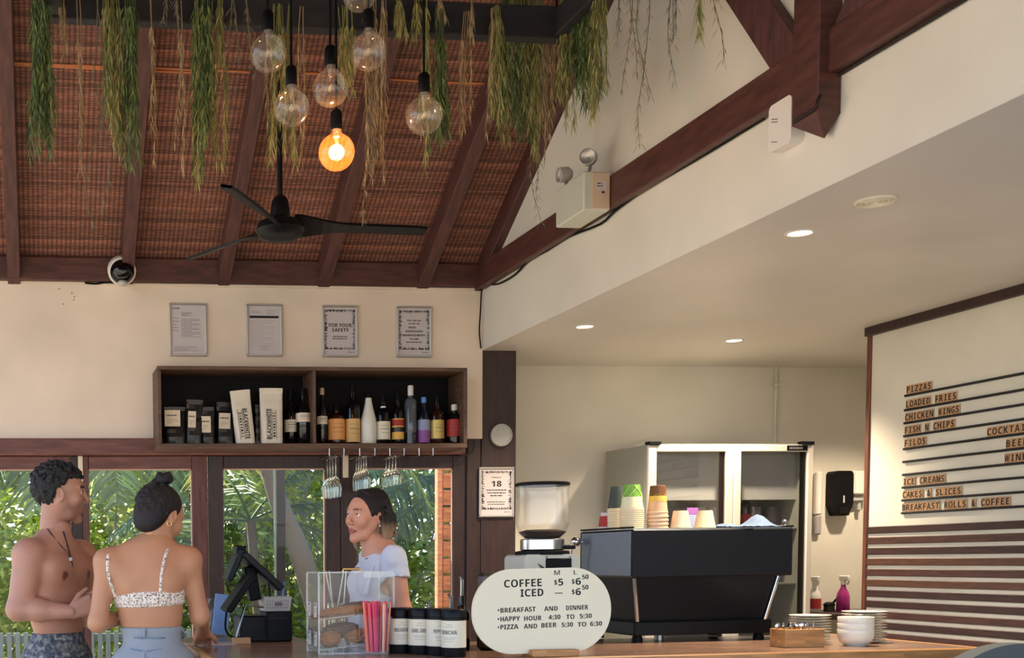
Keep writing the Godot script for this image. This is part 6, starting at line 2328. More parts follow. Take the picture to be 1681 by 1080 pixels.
# the head: c is halfway between crown and chin, frame = (side, up, face)
func head_field(c: Vector3, fr: Basis, s: float, male: bool, nape: Vector3) -> Net:
	var net := Net.new(c - Vector3.ONE * 0.165 * s, c + Vector3.ONE * 0.165 * s, 0.0042)
	var P := func(x: float, y: float, z: float) -> Vector3: return c + fr * (Vector3(x, y, z) * s)
	var e := func(x: float, y: float, z: float, rx: float, ry: float, rz: float, k: float) -> void:
		net.ell(P.call(x, y, z), Vector3(rx, ry, rz) * s, fr, k)
	e.call(0, 0.032, -0.016, 0.073, 0.082, 0.094, 0.02)
	e.call(0, 0.02, 0.03, 0.06, 0.075, 0.062, 0.03)
	e.call(0, -0.045, 0.04, 0.048 if male else 0.041, 0.062 if male else 0.056, 0.048, 0.03)
	for q in [-1.0, 1.0]:
		var jaw := 1.0 if male else 0.82
		net.cap(P.call(0.056 * q * jaw, -0.03, -0.005), P.call(0.036 * q * jaw, -0.083, 0.035), 0.019 * s, 0.016 * s, 0.03)
		net.cap(P.call(0.036 * q * jaw, -0.083, 0.035), P.call(0.0, -0.098, 0.07), 0.016 * s, 0.014 * s, 0.02)
		e.call(0.037 * q, -0.02, 0.064, 0.022, 0.022, 0.02, 0.025)
		net.cap(P.call(0.012 * q, 0.031, 0.089), P.call(0.045 * q, 0.03, 0.072), 0.008 * s, 0.007 * s, 0.014)
	e.call(0, -0.1, 0.072, 0.019 if male else 0.015, 0.015, 0.014, 0.016)
	# eye sockets
	for q in [-1.0, 1.0]:
		net.ell(P.call(0.031 * q, 0.008, 0.101), Vector3(0.02, 0.0125, 0.02) * s, fr, 0.008, true)
	# nose, lips, ears
	net.cap(P.call(0, 0.022, 0.089), P.call(0, -0.022, 0.112), 0.008 * s, 0.0105 * s, 0.01)
	net.cap(P.call(0, -0.022, 0.112), P.call(0, -0.03, 0.105), 0.0105 * s, 0.009 * s, 0.006)
	for q in [-1.0, 1.0]:
		e.call(0.012 * q, -0.03, 0.1, 0.008, 0.007, 0.01, 0.006)
		net.cap(P.call(0, -0.058, 0.095), P.call(0.02 * q, -0.062, 0.086), 0.0058 * s, 0.003 * s, 0.006)
		net.cap(P.call(0, -0.07, 0.093), P.call(0.018 * q, -0.066, 0.086), 0.0065 * s, 0.003 * s, 0.006)
		var tilt := fr * Basis(Vector3.UP, 0.35 * q) * Basis(Vector3.RIGHT, -0.15)
		net.ell(P.call(0.077 * q, -0.002, -0.008), Vector3(0.007, 0.032, 0.019) * s, tilt, 0.008)
		net.ell(P.call(0.087 * q, 0.0, -0.004), Vector3(0.008, 0.019, 0.01) * s, tilt, 0.004, true)
	net.cap(P.call(0, -0.045, -0.028), nape, 0.052 * s if male else 0.044 * s, 0.054 * s if male else 0.045 * s, 0.03)
	# eyelids
	for q in [-1.0, 1.0]:
		net.cap(P.call(0.019 * q, 0.0165, 0.0865), P.call(0.043 * q, 0.0155, 0.079), 0.0045 * s, 0.004 * s, 0.004)
		net.cap(P.call(0.02 * q, -0.0015, 0.085), P.call(0.042 * q, 0.0, 0.078), 0.0038 * s, 0.0034 * s, 0.004)
	return net

func hand_field(wrist: Vector3, dir: Vector3, palm: Vector3, thumb_side: float, curl: float, s: float) -> Net:
	dir = dir.normalized()
	var side := dir.cross(palm).normalized() * thumb_side
	var nn := side.cross(dir).normalized()
	if nn.dot(palm) < 0.0:
		nn = -nn
	var net := Net.new(wrist - Vector3.ONE * 0.06 + dir * 0.08 - Vector3.ONE * 0.08, wrist + Vector3.ONE * 0.06 + dir * 0.08 + Vector3.ONE * 0.08, 0.0046)
	for q in [-1.5, -0.5, 0.5, 1.5]:
		net.cap(wrist + side * 0.01 * q, wrist + dir * 0.088 * s + side * 0.02 * q * s, 0.016 * s, 0.0125 * s, 0.016)
	var lens := [0.066, 0.08, 0.086, 0.076]
	for i in 4:
		var q := -1.5 + i
		var p := wrist + dir * 0.09 * s + side * 0.02 * q * s
		var bend := curl
		for k in 3:
			var seg: float = lens[i] * [0.45, 0.3, 0.25][k] * s
			var d := (dir * cos(bend) + nn * sin(bend) + side * 0.05 * q).normalized()
			net.cap(p, p + d * seg, (0.0092 - 0.0008 * k) * s, (0.0086 - 0.0008 * k) * s, 0.004)
			p += d * seg
			bend += curl
	var tp := wrist + dir * 0.025 * s + side * 0.028 * s + nn * 0.006
	var td := (dir * 0.75 + side * 0.6 + nn * 0.25).normalized()
	net.cap(tp, tp + td * 0.04 * s, 0.014 * s, 0.011 * s, 0.01)
	net.cap(tp + td * 0.04 * s, tp + td * 0.06 * s + dir * 0.022 * s, 0.0105 * s, 0.008 * s, 0.005)
	return net

func eyes(parent: Node3D, c: Vector3, fr: Basis, s: float, look: Vector3) -> void:
	for q in [-1.0, 1.0]:
		var p: Vector3 = c + fr * (Vector3(0.031 * q, 0.0078, 0.0765) * s) - parent.position
		var st := tool()
		ball(st, p, Vector3.ONE * 0.0118 * s, Basis(), 14, 10)
		var eye := put(st, "eye", M.eye_white, parent)
		st = tool()
		var l: Vector3 = fr * look.normalized()
		ball(st, p + l * 0.0078 * s, Vector3.ONE * 0.0058 * s, Basis(), 12, 8)
		put(st, "iris", M.iris, eye)

func person(label: String, at: Vector3) -> Node3D:
	return thing("person", label, "person", at)

func skin_colour(base: Color, c: Vector3, fr: Basis, s: float, stubble: float, brow: Color, lip: Color) -> Callable:
	var inv := fr.transposed()
	var nz := FastNoiseLite.new()
	nz.seed = 2
	nz.frequency = 14.0
	var nz2 := FastNoiseLite.new()
	nz2.seed = 5
	nz2.frequency = 300.0
	return func(p: Vector3) -> Color:
		var q := inv * (p - c) / s
		var col := base * (1.0 + 0.07 * nz.get_noise_3dv(p))
		if absf(q.y) < 0.13 and absf(q.x) < 0.1 and absf(q.z) < 0.13:
			var ax := absf(q.x)
			if q.z > 0.078 and absf(q.y + 0.064) < 0.0098 - ax * 0.28 and ax < 0.024:
				col = lip
			elif q.z > 0.05 and absf(q.y - 0.033 + (ax - 0.03) * (ax - 0.03) * 6.0) < (0.005 if stubble > 0.0 else 0.0034) and ax > 0.013 and ax < 0.05:
				col = brow
			elif stubble > 0.0:
				# beard shadow: hair on lip, cheek and jaw, with its own soft outline
				var k := smoothstep(-0.022, -0.055, q.y + 0.25 * (0.05 - q.z)) * smoothstep(-0.03, 0.02, q.z) * smoothstep(-0.125, -0.105, q.y)
				col = col.lerp(brow, stubble * k * (0.75 + 0.5 * nz2.get_noise_3dv(p)))
		return Color(col.r, col.g, col.b)

func build_man() -> void:
	var z := -5.15
	var at := func(px: float, py: float, dz: float) -> Vector3: return onz(px, py, z + dz)
	var base := Vector3(onz(88, 1000, z).x, 0, z)
	var t := person("man without a shirt in patterned grey board shorts, facing the till", base)
	var fwd := Vector3(0.8, 0, 0.6).normalized()
	var right := Vector3(-fwd.z, 0, fwd.x)
	var B := Basis(-right, Vector3.UP, fwd)
	var hc: Vector3 = at.call(100, 812, 0)
	var hf := Vector3(1.0, -0.03, -0.02).normalized()
	var hs := Vector3.UP.cross(hf).normalized()
	var H := Basis(hs, hf.cross(hs), hf)
	var tint := skin_colour(lin(0.70, 0.51, 0.42), hc, H, 1.0, 0.45, lin(0.12, 0.085, 0.08), lin(0.6, 0.35, 0.32))
	var out := new_skin()
	head_field(hc, H, 1.0, true, at.call(84, 890, 0)).mesh(out, tint)
	var chest: Vector3 = at.call(92, 940, 0)
	var belly: Vector3 = at.call(96, 1010, 0)
	var hips: Vector3 = Vector3(base.x + 0.01, 0.98, z)
	var net := Net.new(Vector3(base.x - 0.45, 0.0, z - 0.4), Vector3(base.x + 0.45, 1.62, z + 0.45), 0.0125)
	net.cap(at.call(96, 868, 0), at.call(82, 902, 0), 0.055, 0.065, 0.04)
	net.ell(chest, Vector3(0.165, 0.15, 0.105), B, 0.05)
	net.ell(belly, Vector3(0.138, 0.15, 0.095), B, 0.06)
	net.ell(hips, Vector3(0.155, 0.12, 0.11), B, 0.06)
	var rs: Vector3 = at.call(47, 911, 0.13)
	var ls := chest + (chest - rs)
	ls.y = rs.y - 0.005
	for q in [[rs, 1.0], [ls, -1.0]]:
		net.cap(at.call(82, 893, 0), q[0], 0.05, 0.056, 0.05)
		net.ell(q[0], Vector3(0.06, 0.062, 0.06), B, 0.04)
		net.ell(chest + right * 0.075 * q[1] + fwd * 0.07 + Vector3(0, 0.015, 0), Vector3(0.078, 0.062, 0.042), B, 0.03)
		net.cap(chest + right * 0.12 * q[1] + Vector3(0, 0.02, -0.02), belly + right * 0.09 * q[1], 0.06, 0.05, 0.05)
	# near arm folded across the belly, far arm meeting it
	var re: Vector3 = at.call(29, 1000, 0.15)
	var rw: Vector3 = at.call(117, 1004, 0.19)
	net.cap(rs, re, 0.056, 0.045, 0.03)
	net.ell(rs.lerp(re, 0.45) + fwd * 0.012, Vector3(0.048, 0.075, 0.05), B, 0.03)
	net.cap(re, re.lerp(rw, 0.4), 0.045, 0.044, 0.025)
	net.cap(re.lerp(rw, 0.4), rw, 0.044, 0.029, 0.025)
	var le: Vector3 = ls + Vector3(0.05, -0.27, 0.02)
	var lw: Vector3 = at.call(134, 990, 0.13)
	net.cap(ls, le, 0.054, 0.044, 0.03)
	net.cap(le, lw, 0.043, 0.028, 0.025)
	for q in [-1.0, 1.0]:
		var k: Vector3 = hips + right * 0.09 * q + Vector3(0, -0.46, 0.01)
		var f: Vector3 = Vector3(k.x, 0.09, k.z - 0.02)
		net.cap(hips + right * 0.08 * q, k, 0.085, 0.058, 0.04)
		net.cap(k, k.lerp(f, 0.35), 0.056, 0.058, 0.03)
		net.cap(k.lerp(f, 0.35), f, 0.058, 0.04, 0.03)
		net.cap(f, f + fwd * 0.16 + Vector3(0, -0.05, 0), 0.042, 0.03, 0.03)
	var body := func(p: Vector3) -> Color:
		var c: Color = tint.call(p)
		for q in [-1.0, 1.0]:
			if p.distance_to(chest + right * 0.085 * q + fwd * 0.112 + Vector3(0, -0.012, 0)) < 0.019:
				return lin(0.42, 0.25, 0.21)
		return c
	net.mesh(out, body)
	hand_field(rw, at.call(146, 993, 0.19) - rw, -right + Vector3(0, 0.2, -0.6), 1.0, 0.35, 1.0).mesh(out, tint)
	hand_field(lw, Vector3(0.7, 0.25, 0.5), Vector3(-0.3, 0.2, 0.9), 1.0, 0.3, 1.0).mesh(out, tint)
	put_mesh(skin_mesh(out, base), "body", M.skin, t)
	eyes(t, hc, H, 1.0, Vector3(0, 0, 1))
	# curly hair
	var hn := Net.new(hc - Vector3(0.17, 0.1, 0.15), hc + Vector3(0.17, 0.19, 0.15), 0.0048)
	rng.seed = 21
	for i in 1500:
		var d := Vector3(rng.randfn(), rng.randfn(), rng.randfn()).normalized()
		var p := Vector3(0, 0.036, -0.018) + d * Vector3(0.073, 0.082, 0.092)
		var keep := (p.z < -0.028 and p.y > -0.075) or (p.y > 0.066 and p.z < 0.075) or (p.y > 0.03 and p.z < 0.012) or (p.y > 0.085)
		if not keep:
			continue
		var r := rng.randf_range(0.007, 0.012)
		var lift := rng.randf_range(0.0, 0.015) * (1.5 if p.y > 0.06 else 1.0)
		var tang := d.cross(Vector3(rng.randfn(), rng.randfn(), rng.randfn())).normalized()
		var a0 := hc + H * (p + d * lift - tang * 0.009)
		var a1 := hc + H * (p + d * (lift + 0.004))
		var a2 := hc + H * (p + d * lift * 0.8 + tang * 0.009)
		hn.cap(a0, a1, r * 0.55, r * 0.6, 0.004)
		hn.cap(a1, a2, r * 0.6, r * 0.45, 0.004)
	var ho := new_skin()
	hn.mesh(ho, func(_p: Vector3) -> Color: return lin(0.1, 0.085, 0.085))
	put_mesh(skin_mesh(ho, base), "hair", M.hair, t)
	# board shorts
	var sn := Net.new(Vector3(base.x - 0.3, 0.4, z - 0.3), Vector3(base.x + 0.35, 1.2, z + 0.3), 0.011)
	sn.ell(belly, Vector3(0.146, 0.158, 0.103), B, 0.06)
	sn.ell(hips, Vector3(0.17, 0.13, 0.125), B, 0.06)
	for q in [-1.0, 1.0]:
		sn.cap(hips + right * 0.085 * q, hips + right * 0.1 * q + Vector3(0, -0.44, 0.01), 0.1, 0.098, 0.03)
	var wy: float = at.call(90, 1040, 0.1).y
	sn.slab(Vector3.UP, 0.58, wy)
	var so := new_skin()
	sn.mesh(so, func(_p: Vector3) -> Color: return Color.WHITE)
	put_mesh(skin_mesh(so, base), "shorts", M.short_print, t)
	# two thin necklaces with a bead, dropped onto the chest
	for run in [[[66, 848], [78, 868], [95, 890], [110, 908], [116, 918]], [[104, 872], [110, 892], [114, 906], [117, 918], [121, 940]]]:
		var pts := []
		for p in run:
			var d := ray(p[0], p[1])
			pts.append(net.hit(EYE, d, 4.6, 5.3) - d.normalized() * 0.006 - base)
		var st := tool()
		tube(st, curve(pts, 4), 0.003, 6)
		put(st, "necklace", M.cord_brown, t)
	var bd := ray(116, 918)
	var st2 := tool()
	ball(st2, net.hit(EYE, bd, 4.6, 5.3) - bd.normalized() * 0.01 - base, Vector3.ONE * 0.009, Basis(), 10, 8)
	put(st2, "bead", M.paper, t)
	st2 = tool()
	var ring := []
	var fd := (lw - le).normalized()
	var u := fd.cross(Vector3.UP).normalized()
	for i in 17:
		var a := TAU * i / 16.0
		ring.append(lw - fd * 0.02 + (u * cos(a) + fd.cross(u) * sin(a)) * 0.034 - base)
	tube(st2, ring, 0.006, 6)
	put(st2, "bracelet", M.cord_brown, t)

func build_customer() -> void:
	var z := -4.75
	var at := func(px: float, py: float, dz: float) -> Vector3: return onz(px, py, z + dz)
	var base := Vector3(onz(247, 1000, z).x, 0, z)
	var t := person("woman in a spotted bikini top and pale denim shorts with a dark hair bun", base)
	var fwd := Vector3(0.1, 0, -1).normalized()
	var right := Vector3(-fwd.z, 0, fwd.x)
	var B := Basis(-right, Vector3.UP, fwd)
	var hc: Vector3 = at.call(264, 848, -0.02)
	var hf := Vector3(0.72, -0.38, -0.58).normalized()
	var hs := Vector3.UP.cross(hf).normalized()
	var H := Basis(hs, hf.cross(hs), hf)
	var tint := skin_colour(lin(0.73, 0.52, 0.385), hc, H, 0.97, 0.0, lin(0.1, 0.07, 0.06), lin(0.6, 0.3, 0.28))
	var out := new_skin()
	head_field(hc, H, 0.97, false, at.call(252, 900, 0)).mesh(out, tint)
	var net := Net.new(Vector3(base.x - 0.42, 0.0, z - 0.5), Vector3(base.x + 0.42, 1.62, z + 0.32), 0.0125)
	var chest: Vector3 = at.call(241, 946, 0)
	var waist: Vector3 = at.call(248, 1008, 0)
	var hips := Vector3(base.x + 0.01, 0.96, z)
	net.cap(at.call(262, 872, -0.02), at.call(249, 906, 0.0), 0.046, 0.055, 0.04)
	net.ell(chest, Vector3(0.146, 0.15, 0.09), B, 0.05)
	net.ell(waist, Vector3(0.125, 0.13, 0.085), B, 0.06)
	net.ell(hips, Vector3(0.158, 0.14, 0.12), B, 0.06)
	net.ell(hips + Vector3(0, -0.05, 0.05), Vector3(0.15, 0.1, 0.09), B, 0.05)
	var lsh: Vector3 = at.call(175, 922, 0)
	var rsh: Vector3 = at.call(310, 919, 0)
	for q in [[lsh, -1.0], [rsh, 1.0]]:
		net.cap(at.call(249, 898, 0), q[0] + Vector3(0, 0.004, 0), 0.036, 0.038, 0.05)
		net.ell(q[0], Vector3.ONE * 0.044, B, 0.04)
		net.cap(q[0] + Vector3(0.0, -0.04, 0.01) - right * q[1] * 0.04, chest + right * q[1] * 0.07 + Vector3(0, -0.02, 0.02), 0.05, 0.06, 0.04)
		net.ell(chest + right * 0.07 * q[1] + fwd * 0.07 + Vector3(0, -0.03, 0), Vector3(0.065, 0.06, 0.055), B, 0.03)
	var le: Vector3 = at.call(161, 1022, 0.02)
	var lw: Vector3 = at.call(212, 1012, -0.2)
	net.cap(lsh, le, 0.042, 0.036, 0.03)
	net.cap(le, lw, 0.038, 0.026, 0.025)
	var re: Vector3 = at.call(328, 1012, -0.02)
	var rw: Vector3 = at.call(333, 1035, -0.22)
	net.cap(rsh, re, 0.042, 0.036, 0.03)
	net.cap(re, rw, 0.038, 0.026, 0.025)
	for q in [-1.0, 1.0]:
		var k: Vector3 = hips + right * 0.085 * q + Vector3(0, -0.46, -0.02)
		var f: Vector3 = Vector3(k.x, 0.08, k.z + 0.02)
		net.cap(hips + right * 0.08 * q, k, 0.09, 0.055, 0.04)
		net.cap(k, f, 0.055, 0.036, 0.03)
		net.cap(f, f + fwd * 0.15 + Vector3(0, -0.045, 0), 0.038, 0.027, 0.03)
	net.mesh(out, tint)
	hand_field(rw, at.call(332, 1054, -0.33) - rw, Vector3(0, -1, 0), -1.0, 0.22, 0.92).mesh(out, tint)
	hand_field(lw, Vector3(0.5, 0.05, -0.85), Vector3(0, -0.4, -0.6), 1.0, 0.3, 0.92).mesh(out, tint)
	put_mesh(skin_mesh(out, base), "body", M.skin, t)
	eyes(t, hc, H, 0.97, Vector3(0, -0.2, 1))
	# hair gathered up into a bun
	var hn := Net.new(hc - Vector3.ONE * 0.16, hc + Vector3(0.16, 0.22, 0.16), 0.0055)
	hn.ell(hc + H * Vector3(0, 0.036, -0.024), Vector3(0.084, 0.088, 0.1), H, 0.02)
	hn.ell(hc + H * Vector3(0, -0.03, -0.06), Vector3(0.07, 0.06, 0.046), H, 0.03)
	hn.ell(hc + H * Vector3(0, 0.0, 0.118), Vector3(0.115, 0.115, 0.11), H, 0.015, true)
	for q in [-1.0, 1.0]:
		hn.ell(hc + H * Vector3(0.088 * q, -0.03, 0.005), Vector3(0.03, 0.05, 0.034), H, 0.012, true)
	rng.seed = 8
	for i in 300:
		var d := Vector3(rng.randfn(), rng.randfn() - 0.2, -absf(rng.randfn()) - 0.2).normalized()
		var p := Vector3(0, 0.026, -0.024) + d * Vector3(0.08, 0.1, 0.096)
		var p2 := p.lerp(Vector3(0.01, 0.11, -0.05), 0.35)
		hn.cap(hc + H * (p * 1.03), hc + H * (p2 + d * rng.randf_range(0.0, 0.008)), 0.006, 0.005, 0.004)
	var bun: Vector3 = at.call(270, 785, 0.02)
	for i in 9:
		var a := TAU * i / 9.0
		hn.cap(bun + Vector3(cos(a) * 0.018, 0.004 * sin(a * 2.0), sin(a) * 0.018), bun + Vector3(cos(a + 0.9) * 0.02, 0.012 * cos(a * 3.0), sin(a + 0.9) * 0.02), 0.016, 0.014, 0.006)
	hn.cap(bun + Vector3(-0.02, 0, 0), at.call(252, 792, 0.03), 0.012, 0.01, 0.008)
	hn.cap(at.call(252, 792, 0.03), at.call(246, 806, 0.03), 0.01, 0.012, 0.008)
	var ho := new_skin()
	hn.mesh(ho, func(_p: Vector3) -> Color: return lin(0.085, 0.065, 0.07))
	put_mesh(skin_mesh(ho, base), "hair", M.hair, t)
	# bikini band
	var bn := Net.new(chest - Vector3(0.3, 0.25, 0.25), chest + Vector3(0.3, 0.2, 0.25), 0.009)
	bn.ell(chest, Vector3(0.153, 0.156, 0.097), B, 0.05)
	bn.ell(waist, Vector3(0.131, 0.136, 0.092), B, 0.06)
	for q in [-1.0, 1.0]:
		bn.ell(chest + right * 0.07 * q + fwd * 0.07 + Vector3(0, -0.03, 0), Vector3(0.072, 0.066, 0.062), B, 0.03)
	var up := Vector3(-0.035, 1, 0).normalized()
	up = Vector3(-0.04, 1, 0).normalized()
	var b0: Vector3 = at.call(243, 971, 0.09)
	var b1: Vector3 = at.call(243, 997, 0.09)
	bn.slab(up, b1.dot(up), b0.dot(up))
	var bo := new_skin()
	bn.mesh(bo, func(_p: Vector3) -> Color: return Color.WHITE)
	put_mesh(skin_mesh(bo, base), "bikini_band", M.spot_print, t)
	for run in [[[190, 980], [185, 966], [180, 952], [177, 935], [177, 918], [178, 911]], [[263, 974], [265, 945], [269, 922], [273, 908], [276, 901]]]:
		var pts := []
		for p in run:
			var d := ray(p[0], p[1])
			pts.append(net.hit(EYE, d, 4.3, 5.0) - d.normalized() * 0.002 - base)
		var st := tool()
		tube(st, curve(pts, 4), 0.007, 6)
		put(st, "bikini_strap", M.spot_print, t)
	# denim shorts with waistband, loops and seam
	var sn := Net.new(Vector3(base.x - 0.32, 0.55, z - 0.3), Vector3(base.x + 0.32, 1.2, z + 0.3), 0.01)
	sn.ell(waist, Vector3(0.136, 0.14, 0.096), B, 0.06)
	sn.ell(hips, Vector3(0.166, 0.15, 0.132), B, 0.06)
	sn.ell(hips + Vector3(0, -0.05, 0.05), Vector3(0.162, 0.112, 0.1), B, 0.05)
	for q in [-1.0, 1.0]:
		sn.cap(hips + right * 0.085 * q, hips + right * 0.095 * q + Vector3(0, -0.3, 0), 0.1, 0.098, 0.03)
	var wy: float = at.call(247, 1030, 0.09).y
	sn.slab(Vector3.UP, 0.7, wy)
	var so := new_skin()
	sn.mesh(so, func(_p: Vector3) -> Color: return Color.WHITE)
	var sh := put_mesh(skin_mesh(so, base), "shorts", M.denim, t)
	for run in [[[195, 1044], [220, 1046.5], [245, 1047], [270, 1047], [302, 1043]], [[239, 1047], [238.5, 1062], [238, 1080]], [[196, 1054], [212, 1064], [235, 1069]], [[241, 1069], [270, 1064], [300, 1056]]]:
		var pts := []
		for p in run:
			var d := ray(p[0], p[1])
			pts.append(sn.hit(EYE, d, 4.3, 5.0) - d.normalized() * 0.0005 - base)
		var st := tool()
		tube(st, curve(pts, 4), 0.0022, 5)
		put(st, "stitched_seam", M.denim_dark, sh)
	for px in [[237, 1032, 1047], [300, 1032, 1050]]:
		var st := tool()
		var pts := []
		for k in 4:
			var d := ray(px[0], lerpf(px[1], px[2], k / 3.0))
			pts.append(sn.hit(EYE, d, 4.3, 5.0) - d.normalized() * 0.003 - base)
		tube(st, pts, 0.0065, 5)
		put(st, "belt_loop", M.denim, sh)
	# hoop earring and fine chain
	var st2 := tool()
	var ec: Vector3 = at.call(277.5, 861, 0.06) - base
	var ed := ray(277, 858)
	ec = EYE + ed * (((hc + H * Vector3(-0.08, -0.036, -0.012)).z) / ed.z) - base + Vector3(0, -0.004, 0.02)
	var ring := []
	for i in 17:
		var a := TAU * i / 16.0
		ring.append(ec + Vector3(cos(a) * 0.0085, sin(a) * 0.0095, 0))
	tube(st2, ring, 0.0022, 6)
	put(st2, "earring", M.gold, t)
	st2 = tool()
	var chain := []
	for p in [[234, 876], [242, 875], [250, 876], [258, 879]]:
		var d := ray(p[0], p[1])
		chain.append(net.hit(EYE, d, 4.3, 5.0) - d.normalized() * 0.004 - base)
	tube(st2, curve(chain, 4), 0.002, 5)
	put(st2, "necklace", M.gold, t)

func build_barista() -> void:
	var z := -5.2
	var at := func(px: float, py: float, dz: float) -> Vector3: return onz(px, py, z + dz)
	var base := Vector3(onz(622, 1000, z).x, 0, z)
	var t := person("barista in a white t-shirt behind the counter, looking towards the customers", base)
	var fwd := Vector3(-1, 0, 0.12).normalized()
	var right := Vector3(-fwd.z, 0, fwd.x)
	var B := Basis(-right, Vector3.UP, fwd)
	var hc: Vector3 = at.call(602, 849, 0)
	var hf := Vector3(-0.88, 0.02, 0.46).normalized()
	var up0 := Vector3(0.1, 1, 0.0).normalized()
	var hs := up0.cross(hf).normalized()
	var H := Basis(hs, hf.cross(hs), hf)
	var tint := skin_colour(lin(0.78, 0.56, 0.455), hc, H, 0.95, 0.0, lin(0.3, 0.2, 0.15), lin(0.62, 0.3, 0.28))
	var out := new_skin()
	head_field(hc, H, 0.95, false, at.call(613, 898, 0)).mesh(out, tint)
	var chest: Vector3 = at.call(627, 944, 0)
	var waist: Vector3 = at.call(614, 1008, 0)
	var hips := Vector3(base.x, 0.95, z)
	var net := Net.new(Vector3(base.x - 0.35, 0.0, z - 0.4), Vector3(base.x + 0.35, 1.6, z + 0.4), 0.0125)
	net.cap(at.call(605, 878, 0), at.call(620, 906, 0), 0.045, 0.055, 0.04)
	net.ell(chest, Vector3(0.14, 0.14, 0.088), B, 0.05)
	net.ell(waist, Vector3(0.125, 0.13, 0.085), B, 0.06)
	net.ell(hips, Vector3(0.165, 0.14, 0.12), B, 0.06)
	var ls: Vector3 = at.call(647, 914, 0.155)
	var rs := chest + (chest - ls)
	rs.y = ls.y
	var le: Vector3 = at.call(661, 1004, 0.17)
	for q in [[ls, le], [rs, rs + (le - ls) * Vector3(1, 1, -1)]]:
		net.cap(at.call(622, 900, 0), q[0], 0.044, 0.046, 0.05)
		net.cap(q[0], q[1], 0.043, 0.037, 0.03)
		var w: Vector3 = q[1] + Vector3(-0.03, -0.22, 0.0)
		if q[0] == rs:
			w = q[1] + Vector3(-0.05, -0.21, 0.02)
		net.cap(q[1], w, 0.039, 0.026, 0.025)
		hand_field(w, Vector3(-0.15, -1, 0), Vector3(-1, 0, 0), 1.0, 0.2, 0.9).mesh(out, tint)
	for q in [-1.0, 1.0]:
		var k: Vector3 = hips + right * 0.085 * q + Vector3(0, -0.46, -0.0)
		var f: Vector3 = Vector3(k.x, 0.08, k.z)
		net.cap(hips + right * 0.08 * q, k, 0.09, 0.055, 0.04)
		net.cap(k, f, 0.055, 0.036, 0.03)
		net.cap(f, f + fwd * 0.15 + Vector3(0, -0.045, 0), 0.038, 0.027, 0.03)
	net.mesh(out, tint)
	put_mesh(skin_mesh(out, base), "body", M.skin, t)
	eyes(t, hc, H, 0.95, Vector3(-0.1, 0.35, 1))
	# shoulder-length hair tucked behind the ear, fair at the ends
	var hn := Net.new(hc - Vector3(0.18, 0.2, 0.16), hc + Vector3(0.2, 0.17, 0.16), 0.0055)
	hn.ell(hc + H * Vector3(0, 0.035, -0.02), Vector3(0.082, 0.09, 0.102), H, 0.02)
	hn.ell(hc + H * Vector3(0, -0.018, 0.1), Vector3(0.085, 0.105, 0.09), H, 0.012, true)
	for q in [-1.0, 1.0]:
		hn.ell(hc + H * Vector3(0.092 * q, -0.03, 0.004), Vector3(0.036, 0.055, 0.04), H, 0.012, true)
	for e in [[[632, 838, 0.02], [641, 862, 0.05], [638, 884, 0.05], 0.024, 0.022, 0.014], [[626, 846, 0.04], [634, 868, 0.06], [630, 890, 0.06], 0.02, 0.018, 0.01], [[630, 834, -0.04], [642, 850, -0.02], [647, 872, 0.0], 0.026, 0.022, 0.012], [[622, 850, -0.06], [628, 872, -0.06], [628, 892, -0.05], 0.028, 0.026, 0.016], [[578, 862, -0.09], [582, 882, -0.07], [586, 899, -0.05], 0.018, 0.018, 0.01]]:
		var a: Vector3 = at.call(e[0][0], e[0][1], e[0][2])
		var b: Vector3 = at.call(e[1][0], e[1][1], e[1][2])
		var c: Vector3 = at.call(e[2][0], e[2][1], e[2][2])
		hn.cap(a, b, e[3], e[4], 0.012)
		hn.cap(b, c, e[4], e[5], 0.012)
	rng.seed = 55
	for i in 70:
		var w0 := rng.randf_range(-0.07, 0.07)
		var a: Vector3 = at.call(rng.randf_range(618, 640), rng.randf_range(828, 850), w0)
		var b: Vector3 = a + Vector3(rng.randf_range(0.0, 0.035), rng.randf_range(-0.07, -0.04), rng.randf_range(-0.012, 0.012))
		var c: Vector3 = b + Vector3(rng.randf_range(-0.03, 0.012), rng.randf_range(-0.075, -0.03), 0.0)
		hn.cap(a, b, 0.006, 0.006, 0.004)
		hn.cap(b, c, 0.006, 0.0035, 0.004)
	for i in 60:
		var th := rng.randf_range(-1.35, 1.35)
		var p0 := Vector3(sin(th) * 0.074, 0.03 + cos(th) * 0.088, 0.05 - absf(th) * 0.03)
		var p1 := Vector3(sin(th) * 0.09, 0.035 + cos(th) * 0.09, -0.05)
		hn.cap(hc + H * p0 * 0.97, hc + H * p1 * 0.99, 0.004, 0.005, 0.004)
	var ho := new_skin()
	var nz := FastNoiseLite.new()
	nz.seed = 3
	nz.frequency = 40.0
	var inv := H.transposed()
	hn.mesh(ho, func(p: Vector3) -> Color:
		var q := inv * (p - hc)
		var k := clampf(smoothstep(-0.005, -0.075, q.y) + 0.35 * nz.get_noise_3d(p.x * 2.0, p.y * 0.4, p.z * 2.0), 0.0, 1.0)
		return lin(0.11, 0.075, 0.065).lerp(lin(0.62, 0.5, 0.38), k * (0.8 if q.y < 0.03 else 0.0)))
	put_mesh(skin_mesh(ho, base), "hair", M.hair, t)
	# t-shirt
	var sn := Net.new(Vector3(base.x - 0.32, 0.9, z - 0.34), Vector3(base.x + 0.32, 1.56, z + 0.34), 0.0085)
	sn.ell(chest, Vector3(0.15, 0.148, 0.1), B, 0.05)
	sn.ell(waist, Vector3(0.138, 0.14, 0.112), B, 0.06)
	sn.ell(hips, Vector3(0.175, 0.15, 0.13), B, 0.06)
	for q in [-1.0, 1.0]:
		sn.ell(chest + right * 0.06 * q + fwd * 0.075 + Vector3(0, -0.035, 0), Vector3(0.066, 0.075, 0.06), B, 0.03)
